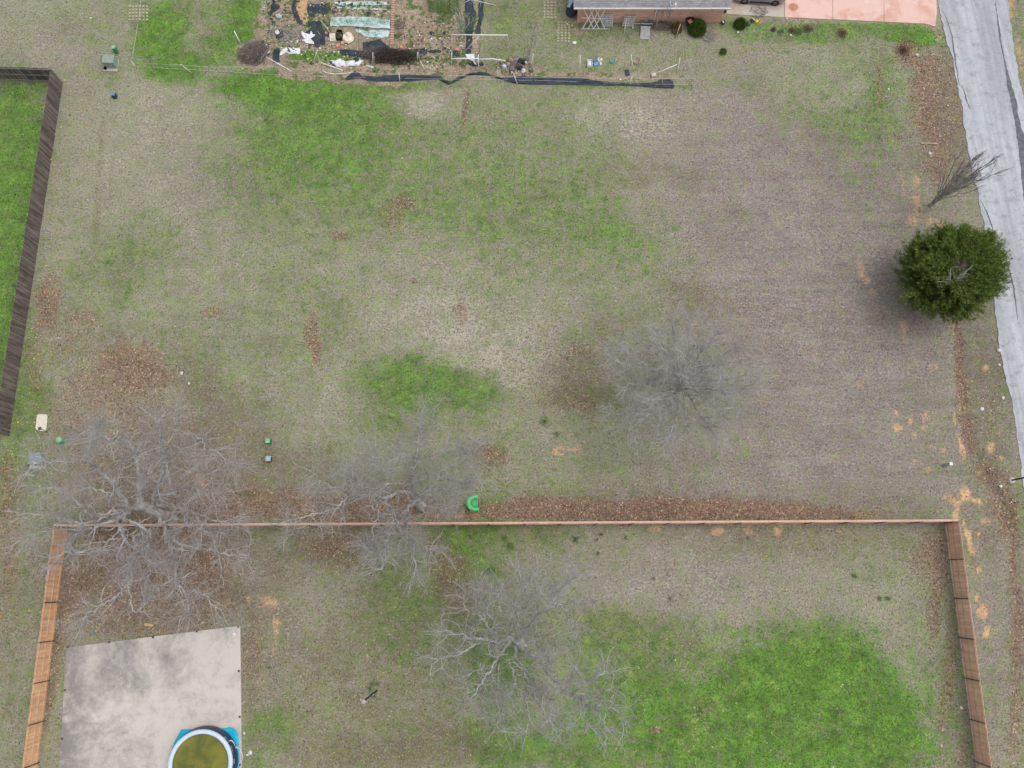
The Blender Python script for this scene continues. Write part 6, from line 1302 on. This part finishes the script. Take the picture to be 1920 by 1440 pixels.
for (x, y, w, l, h, cc, lb, nm) in ((1122, 114, .15, .35, .2, (236, 236, 238), "tall white jug behind the blue and white litter", "plastic_jug"), (1127, 113, .14, .18, .16, (232, 226, 218), "small cream tub right of the white jug", "plastic_tub"), (1117, 122, .35, .3, .18, (96, 156, 204), "blue and white feed bag beside the pale crate", "feed_bag"), (1126, 120, .12, .28, .12, (214, 218, 222), "white bottle lying right of the blue feed bag", "plastic_bottle"), (1176, 137, .3, .5, .16, (56, 60, 92), "navy blue container above the black netting", "plastic_container"), (1225, 142, .36, .3, .2, (196, 184, 166), "pale block under the propped timber", "concrete_block"), (1077, 81, .3, .22, .1, (224, 220, 210), "white slab in the grass below the stepping stones", "white_slab"), (1163, 150, .16, .12, .08, (222, 222, 220), "white scrap of packaging on the right netting", "packaging")):
    p = P(x, y); mb = MB(); mb.box(p + Vector((0, 0, h / 2)), (w, l, h), rnd.uniform(-.3, .3)); mb.lathe(p + Vector((0, l * .2, h)), [(w * .25, 0), (w * .2, .04)], 10); bevel(solo(nm, mb, mat("m_" + nm, srgb(*cc), srgb(*[min(255, q * 1.1) for q in cc]), 9, .6), lb, nm.split("_")[-1]), .03)

# ------------------------------------------------------------------ utility boxes, pedestals, posts on the lawn
gbox = mat("pale_green_enamel", srgb(150, 164, 152), srgb(134, 148, 138), 3, .6); pgreen = mat("pedestal_green", srgb(70, 150, 96), srgb(56, 130, 82), 4, .55); dteal = mat("dark_teal", srgb(44, 84, 88), srgb(34, 66, 72), 4, .5); cpad = mat("pale_pad", srgb(196, 192, 184), srgb(178, 174, 166), 4, .9)
def trafo(x, y, w, d, h, rot, label, mtop):
    p = P(x, y); r = empty("transformer_box", p, label, "utility box"); ca, sa = math.cos(rot), math.sin(rot); off = lambda a, b, c: p + Vector((a * ca - b * sa, a * sa + b * ca, c))
    mb = MB(); mb.box(off(-.12, -.08, .04), (w + .26, d + .35, .1), rot); bevel(mb.build("pad", cpad, r), .015)
    mb = MB(); mb.box(off(0, 0, .09 + h / 2), (w, d, h), rot); bevel(mb.build("cabinet", mtop, r), .03, 3)
    mb = MB(); mb.box(off(0, .0, .09 + h + .02), (w + .05, d + .05, .04), rot); bevel(mb.build("lid", mtop, r), .012)
    mb = MB(); mb.box(off(w * .1, -d / 2 - .012, .1 + h / 2), (.02, .03, h * .9), rot); mb.box(off(w * .2, -d / 2 - .02, .1 + h * .55), (.08, .04, .12), rot); mb.build("door_handle", greyb, r)
trafo(212, 122, .88, .72, .72, -.05, "pale grey green transformer box on a pad at top left", gbox)
trafo(76, 862, .85, .78, .62, 0.02, "grey green transformer box under the tips of the huge oak", mat("weathered_green_enamel", srgb(142, 156, 156), srgb(122, 136, 138), 3, .6))
mb = MB(); q = P(199.5, 126); mb.box(q + Vector((0, 0, .05)), (.30, .62, .08), -.15); bevel(solo("utility_pad", mb, cpad, "pale flat pad against the left side of the top transformer", "pad"), .01)
def pedestal(x, y, h, r, mb_, mt, label, square=True):
    p = P(x, y); o = empty("utility_pedestal", p, label, "pedestal")
    if square:
        m = MB(); m.box(p + Vector((0, 0, h * .45)), (r * 2, r * 2, h * .9)); bevel(m.build("body", mb_, o), .015)
        m = MB(); m.box(p + Vector((0, 0, h * .95)), (r * 2.25, r * 2.25, h * .12)); bevel(m.build("cap", mt, o), .03, 3)
    else:
        MB().lathe(p, [(r * 1.3, 0), (r * 1.3, .05), (r, .07), (r, h * .8)], 18).build("body", mb_, o, True)
        MB().lathe(p + Vector((0, 0, h * .8)), [(r * 1.12, 0), (r * 1.12, h * .12), (r * .9, h * .19), (r * .3, h * .22)], 18).build("cap", mt, o, True)
    return o
lgreen = mat("pale_green_top", srgb(140, 200, 160), srgb(122, 184, 144), 4, .5); lblue = mat("pale_blue_top", srgb(168, 190, 200), srgb(150, 174, 186), 4, .5)
pedestal(220, 99, .75, .13, pgreen, lgreen, "green pedestal just above the top left transformer")
pedestal(216.5, 182, .5, .16, dteal, mat("teal_top", srgb(110, 150, 160), srgb(92, 130, 142), 4, .5), "dark teal pedestal alone below the top left transformer")
pedestal(506, 829, .6, .15, pgreen, lgreen, "square green pedestal on the lawn between the two oaks")
pedestal(506, 861.5, .45, .17, dteal, lblue, "dark pedestal with a pale blue top below the square green one")
pedestal(118, 827, .65, .19, pgreen, lgreen, "round green pedestal left of the huge oak", False)
pedestal(62, 892, .95, .075, mat("pale_green_tube", srgb(160, 190, 176), srgb(150, 180, 168), 4, .6), WHITE, "slim white topped tube by the lower left transformer", False)
pedestal(1770.5, 873, .95, .10, mat("pale_grey_tube", srgb(168, 178, 180), srgb(154, 164, 168), 4, .6), WHITE, "slim pale grey tube near the ditch on the right")
pedestal(1732, 569, .5, .14, dteal, pgreen, "dark green box half hidden under the evergreen", True)
p = P(79, 793, .0); mb = MB(); pl_ = [(70, 779), (73, 776.5), (87, 777), (89.5, 780), (88.5, 797), (86.5, 808), (82, 809), (70, 807), (67, 803), (68.5, 790)]
mb.prism([xy(a, b) for a, b in pl_], -.02, .07); bevel(solo("valve_cover", mb, mat("cream_concrete", srgb(222, 216, 200), srgb(206, 198, 182), 4, .8), "cream rounded concrete cover lying beside the weathered fence", "cover"), .03)
b_ = P(89, 810); t_ = P(74.5, 803.5, 1.05); o = empty("marker_post", b_, "thin dark marker post with a small head over the cream cover", "marker post"); MB().tube([b_, t_ + Vector((0, 0, -.1))], .022, 8).build("stem", darkb, o, True); bevel(MB().box(t_, (.2, .2, .14), .3).build("head", mat("charcoal_box", srgb(84, 88, 94), srgb(66, 70, 76), 4, .6), o), .02)
# post with concrete footing right edge, tall yard pole
b_ = P(1897, 900.5); o = empty("sign_post", b_, "black post with a round concrete footing at the right edge of the road", "post"); MB().lathe(b_, [(.24, -.02), (.23, .06), (.19, .09), (.05, .1)], 16, wob=.05).build("footing", cpad, o, True); MB().tube([b_ + Vector((0, 0, .05)), b_ + Vector((0, 0, 3.0))], .06, 12).build("pole", darkb, o, True)
MB().lathe(b_ + Vector((0, 0, 3.0)), [(.1, 0), (.2, .1), (.2, .35), (.12, .45), (.02, .5)], 12).build("lamp_head", darkb, o, True)
b_ = P(707, 1294.5); o = empty("yard_pole", b_, "tall dark metal pole with a grey top standing in the lower yard", "pole"); Z5 = 5.4
MB().tube([b_, b_ + Vector((0, 0, 4.7))], .055, 12).build("pole", mat("dark_brown_steel", srgb(62, 54, 54), srgb(48, 42, 44), 4, .5), o, True); MB().tube([b_ + Vector((.08, .03, 1.0)), b_ + Vector((.08, .03, Z5))], .028, 8).build("inner_pole", steel, o, True)
MB().lathe(b_ + Vector((.05, .02, Z5)), [(.03, 0), (.13, .02), (.13, .09), (.05, .12)], 14).build("pulley", greyb, o, True); MB().box(b_ + Vector((0, -.09, 1.5)), (.05, .05, .3)).build("cleat", WHITE, o)
mb = MB(); mb.lathe(P(705, 1296), [(.2, 0), (.02, .03)], 10); cl_m = mat("clump", srgb(60, 104, 40), srgb(50, 90, 34))
for (x, y, r) in ((698, 1283, .2), (708, 1282.5, .16), (694, 1291, .18), (701, 1305, .22)): shrub(x, y, r, .12, plant_m, "dark green weed tuft around the foot of the tall pole", 40, "weeds", "weed_tuft", "weed tufts around the tall pole", .1)
# green moulded play seat
gm = mat("bright_green_plastic", srgb(92, 206, 128), srgb(72, 184, 104), 2.5, .4, spec=.5); sx0 = P(888, 943); o = empty("plastic_play_seat", sx0, "bright green plastic half ring play seat lying by the cedar fence", "play seat")
pts = [(896.5, 931.5), (889, 931.8), (883, 934.5), (879.2, 939), (878.5, 944), (880.5, 949.5), (885, 953.5), (891, 955.5), (898.5, 955)]
cr = catmull([P(x, y, .30) for x, y in pts], 5); MB().tube(cr, [.13 + .04 * math.sin(math.pi * i / (len(cr) - 1)) for i in range(len(cr))], 14).build("rim", gm, o, True)
cr2 = catmull([P(x, y, .12) for x, y in [(895, 934.5), (889, 935), (884.5, 938), (882.5, 943.5), (884.5, 949), (889, 951.8), (895, 951.5)]], 5); mb = MB(); k_ = len(cr2)
top = [q.copy() for q in cr2]; low = [q + Vector((0, 0, -.1)) for q in cr2]; c_ = P(891, 943, .16); mb.add([c_] + top, [(0, i + 2, i + 1) for i in range(k_ - 1)] + [(0, 1, k_)]); mb.build("seat", mat("mid_green_plastic", srgb(70, 200, 110), srgb(60, 184, 110), 2.5, .45), o)
MB().tube([P(895, 935, .16), P(894.6, 943, .2), P(895, 951, .16)], .03, 8).build("front_edge", lgreen, o, True); MB().tube(catmull([P(x, y, .17) for x, y in [(885, 939), (883.8, 944), (886, 948.5), (891.5, 951)]], 4), .02, 6).build("drain_slot", mat("dark_green_slot", srgb(30, 110, 50), srgb(24, 90, 40)), o, True)
# wooden frame under the middle tree, plank and broom by the slab
o = empty("wooden_tray", P(717, 952), "small tan open wooden frame lying in the leaves under the middle tree", "frame"); Q = [(715.5, 944.5), (722.5, 948), (718, 957), (711.5, 954)]; tanw = wood("fresh_tan_wood", srgb(206, 172, 124), srgb(190, 154, 108), .1)
for i in range(4):
    if i == 1 or i == 3 or i == 0 or i == 2: MB().bar(P(*Q[i], .06 + .03 * (i % 2)), P(*Q[(i + 1) % 4], .06 + .03 * (i % 2)), .07, .05).build("board", tanw, o)
a, b = P(271, 1170.5, .04), P(287.5, 1172.5, .04); bevel(solo("wooden_plank", MB().bar(a, b, .19, .05).bar(a + Vector((.1, .02, .05)), b + Vector((-.1, .02, .05)), .05, .04), tanw, "short tan plank lying in leaves above the concrete slab", "plank"), .008)
o = empty("push_broom", P(178, 1195), "blue headed push broom leaning on the top edge of the slab", "broom"); MB().tube([P(183, 1203, .3), P(174.5, 1187, .15)], .018, 8).build("handle", tanw, o, True)
mb = MB(); a, b = P(171, 1188.5, .1), P(178.5, 1185.5, .1); mb.bar(a, b, .07, .05); mb.build("brush_head", mat("broom_blue", srgb(70, 150, 190), srgb(56, 130, 172), 4, .5), o); MB().bar(a + Vector((0, 0, -.05)), b + Vector((0, 0, -.05)), .06, .06).build("bristles", lblue, o)
# litter and stones
rockm = mat("white_rock", srgb(226, 224, 220), srgb(196, 192, 186), 6, .9)
for (x, y, r, lb, nm) in ((1743, 288.5, .13, "white rock below the bleached stick near the road", "white_rock"), (1718.5, 103.5, .13, "round white ball in the leaves near the top right driveway", "white_ball"), (1722, 93, .07, "small black pot above the white ball", "black_pot"), (1665.5, 167.5, .09, "white scrap in the grass left of the leaves at top right", "paper_scrap"), (1661, 181, .06, "smaller white pebble below the white scrap", "pebble"), (1876, 912, .12, "crumpled white paper in the ditch leaves near the black post", "paper_scrap"), (355, 719, .09, "bent white plastic piece on the lawn above the huge oak", "plastic_piece"), (341, 700, .12, "pale patch of crumbled chalk above the bent white piece", "chalk_lump"), (1043, 950, .06, "small white scrap in the leaves right of the green seat", "paper_scrap"), (1802, 1327, .1, "white crumpled cup inside the right cedar fence", "paper_cup"), (458, 1375, .09, "white scrap on the grass right of the slab", "paper_scrap"), (470, 1411, .14, "torn white bag on the grass beside the pool corner", "paper_bag"), (464, 1415, .09, "small white scrap left of the torn white bag", "paper_scrap"), (477, 1244 + 20, .03, "tiny white cap on the lawn right of the slab", "litter"), (171, 34.5, .08, "white and blue litter on the lawn left of the stepping stones", "litter"), (29, 365, .07, "black ball on the green lawn behind the weathered fence", "black_ball"), (1872, 657, .14, "white rock at the left edge of the road", "white_rock"), (1873, 684, .10, "smaller white rock below the one at the road edge", "white_rock"), (1840, 767, .16, "flat pale rock in the verge right of the ditch", "flat_rock"), (1880, 746, .12, "pale rock beside the lower road edge", "flat_rock")):
    b = P(x, y); mb = MB(); mb.lathe(b, [(r * .8, 0), (r, r * .35), (r * .75, r * .8), (r * .2, r)], 10, wob=.0 if "ball" in nm else .2, rot=x); solo(nm, mb, darkb if "black" in nm else rockm, lb, nm.split("_")[-1], smooth="ball" in nm)
hose([(1726, 269), (1735, 268.5), (1757, 269.5)], .06, pale_w, "bleached stick lying in the leaves beside the road", "fallen_stick", "stick", z=.06, sub=3)
hose([(1757, 267), (1763, 266), (1770, 263)], .015, twig_br, "thin brown twig just right of the bleached stick", "fallen_stick", "stick", z=.04, sub=3)
hose([(1332, 893), (1336, 898), (1334, 902), (1339, 907)], .02, pale_w, "crooked fallen twig on the open lawn below the round tree", "fallen_stick", "stick", z=.03, sub=3)
fl_o = mat("orange_flag", srgb(232, 128, 60), srgb(220, 112, 50), 5, .6); fl_r = mat("red_flag", srgb(206, 78, 62), srgb(190, 66, 54), 5, .6); fl_y = mat("yellow_flag", srgb(232, 214, 96), srgb(220, 200, 84), 5, .6)
for (x, y, k_) in ((162,206,0),(107,440,0),(113,487,0),(124,489,0),(188,533,0),(93,545,0),(111,548,0),(176,609,0),(82,673,0),(74,727,0),(138,722,1),(146,796,0),(150,787,0),(123,823,0),(101,843,1),(14,878,0),(38,893,0),(13,991,0),(363,802,0),(469,853,0),(13,1065,0),(11,1249,0),(12,1264,0),(3,1154,0),(88,843,1),(50,769,0),(75,606,0),(52,845,0),(36,792,2),(27,851,2),(55,741,2),(89,500,2),(118,240,2),(98,301,2),(124,152,2),(68,673,2)):
    b = P(x, y); mb = MB(); mb.tube([b, b + Vector((0, 0, .25))], .005, 4); a = rnd.uniform(0, 6.28); s = .11 if k_ < 2 else .08; d = Vector((math.cos(a), math.sin(a), .15)); w = Vector((-math.sin(a), math.cos(a), -.5)).normalized(); q = b + Vector((0, 0, .24))
    mb.add([q, q + d * s, q + d * s + w * s, q + w * s * .9, q + Vector((0, 0, .004)), q + d * s + Vector((0, 0, .004)), q + d * s + w * s + Vector((0, 0, .004)), q + w * s * .9 + Vector((0, 0, .004))], [(0, 1, 2, 3), (7, 6, 5, 4)])
    nmx = ("orange", "red", "yellow")[k_]; solo("marker_flag", mb, (fl_o, fl_r, fl_y)[k_], "small %s marker flag in the grass on the left side" % nmx, "marker flag", "%s marker flags on the left side" % nmx)
# weed tufts under the cedar fence line
for (x, y, r) in ((1119, 1013, .12), (1121, 1038, .16), (1173, 1009, .14), (1079, 1012, .28), (1127, 1002, .15), (956, 1024, .3), (918, 1070, .35), (946, 1009, .2), (1257, 1122, .14), (1602, 1080, .2), (1665, 1122, .2), (1649, 1122, .18), (505, 1252, .12), (1044, 815, .2), (1020, 790, .3), (1402, 1008, .12), (1225, 1084, .12)):
    shrub(x, y, r * 1.2, .1, plant_m, "low dark green weed tuft scattered over the lawn", int(200 * r), "weeds", "weed_tuft", "weed tufts scattered over the lawn", .1)
# ------------------------------------------------------------------ leaves and grass lying on the ground (real small pieces)
def scatter(kind, n, seed):
    rg = np.random.default_rng(seed); X = rg.uniform(-44, 43, n); Y = rg.uniform(-13.5, 50, n); px, py = PG(X, Y)
    return X[(px > -30) & (px < 1950) & (py > -30) & (py < 1470)], Y[(px > -30) & (px < 1950) & (py > -30) & (py < 1470)], rg
POLY_SLAB = [(x.x, x.y) for x in (P(122, 1212), P(452, 1171), P(456, 1500), P(104, 1500))]
def inpoly(X, Y, poly):
    r = np.zeros(X.shape, bool); n = len(poly)
    for i in range(n):
        x0, y0 = poly[i]; x1, y1 = poly[(i + 1) % n]; c = ((y0 > Y) != (y1 > Y)) & (X < (x1 - x0) * (Y - y0) / (y1 - y0 + 1e-12) + x0); r ^= c
    return r
ROADP = rl + rr[::-1]; DRIVP = pxpoly([(1360, 29), (1470, 35), (1735, 47), (1756, 52), (1756, -20), (1360, -20)])
def keep(X, Y): return ~(inpoly(X, Y, POLY_SLAB) | inpoly(X, Y, ROADP) | inpoly(X, Y, DRIVP))
X, Y, rg = scatter('leaf', 330000, 61); mk = masks(X, Y)
pr = np.clip(mk['L'], 0, 1) ** 1.5 * 0.85 + .006
k = (rg.random(len(X)) < pr) & keep(X, Y); X, Y = X[k], Y[k]; n = len(X); print("leaves", n)
a = rg.uniform(0, 6.283, n); s = rg.uniform(.02, .085, n); til = rg.normal(0, .35, (n, 2)); Z = gz(X, Y) + rg.uniform(.015, .05, n)
ux = np.stack((np.cos(a), np.sin(a), til[:, 0]), 1) * s[:, None]; vy = np.stack((-np.sin(a), np.cos(a), til[:, 1]), 1) * (s * .6)[:, None]; c = np.stack((X, Y, Z), 1)
V = np.stack((c - ux, c - vy * .9 + ux * .1, c + ux, c + vy * .9 + ux * .1), 1).reshape(-1, 3)
t = NT(bpy.data.materials.new("dead_leaves")); colr = t.ramp(t.island(), [(0, srgb(86, 68, 60)), (.3, srgb(136, 108, 96)), (.6, srgb(158, 128, 112)), (.85, srgb(180, 152, 132)), (1, srgb(216, 194, 172))])
tag(raw_mesh("fallen_leaves", V, np.arange(4 * n).reshape(-1, 4), t.out(colr, .9, 0, .1), None), "brown oak leaves drifted along the fence, ditch and under the trees", "leaves", kind="stuff")
X, Y, rg = scatter('grass', 300000, 62); mk = masks(X, Y); k = keep(X, Y) & (mk['M'] < .5); X, Y = X[k], Y[k]; mk = {q: v[k] for q, v in mk.items()}
n = len(X); nb = 3; rep = lambda q: np.repeat(q, nb, 0)
hgt = .03 + .09 * np.clip(mk['G'], 0, 1) * rg.uniform(.4, 1.2, n); Z = gz(X, Y)
cx_ = rep(np.stack((X, Y, Z), 1)); an = rg.uniform(0, 6.283, n * nb); hh = rep(hgt)[:, None] * rg.uniform(.6, 1.2, (n * nb, 1)); ln = rg.uniform(.4, 1.6, (n * nb, 1))
d = np.stack((np.cos(an), np.sin(an), np.zeros(n * nb)), 1); sdv = np.stack((-np.sin(an), np.cos(an), np.zeros(n * nb)), 1)
tip = cx_ + d * hh * ln + np.array((0, 0, 1)) * hh; V = np.stack((cx_ - sdv * .011, cx_ + sdv * .011, tip), 1).reshape(-1, 3)
gfr = np.clip(mk['G'] + rg.normal(0, .3, n), 0, 1) > .5
pal_g = np.array([srgb(100, 120, 60), srgb(86, 128, 44), srgb(62, 98, 42), srgb(132, 148, 82)]); pal_d = np.array([srgb(160, 156, 138), srgb(152, 142, 138), srgb(196, 188, 172), srgb(112, 106, 96)])
gi = rg.integers(0, 4, n); colv = np.where(gfr[:, None], pal_g[gi], pal_d[gi]); vg = np.clip(mk['V'], 0, 1)[:, None]; colv = np.where(gfr[:, None], colv * (1 - vg * .35) + np.array(srgb(84, 138, 34)) * vg * .35, colv)
go = raw_mesh("grass", V, np.arange(3 * n * nb).reshape(-1, 3), None or bpy.data.materials.new("grass_blades"), None)
at = go.data.color_attributes.new("tint", 'FLOAT_COLOR', 'POINT'); at.data.foreach_set("color", np.concatenate((np.repeat(colv, nb * 3, 0), np.ones((n * nb * 3, 1))), 1).astype(np.float32).ravel())
t = NT(go.data.materials[0]); A = t.n.new("ShaderNodeAttribute"); A.attribute_name = "tint"; t.out(A.outputs["Color"], .9, 0, .1)
tag(go, "short mixed green and straw coloured grass blades", "grass", kind="stuff")
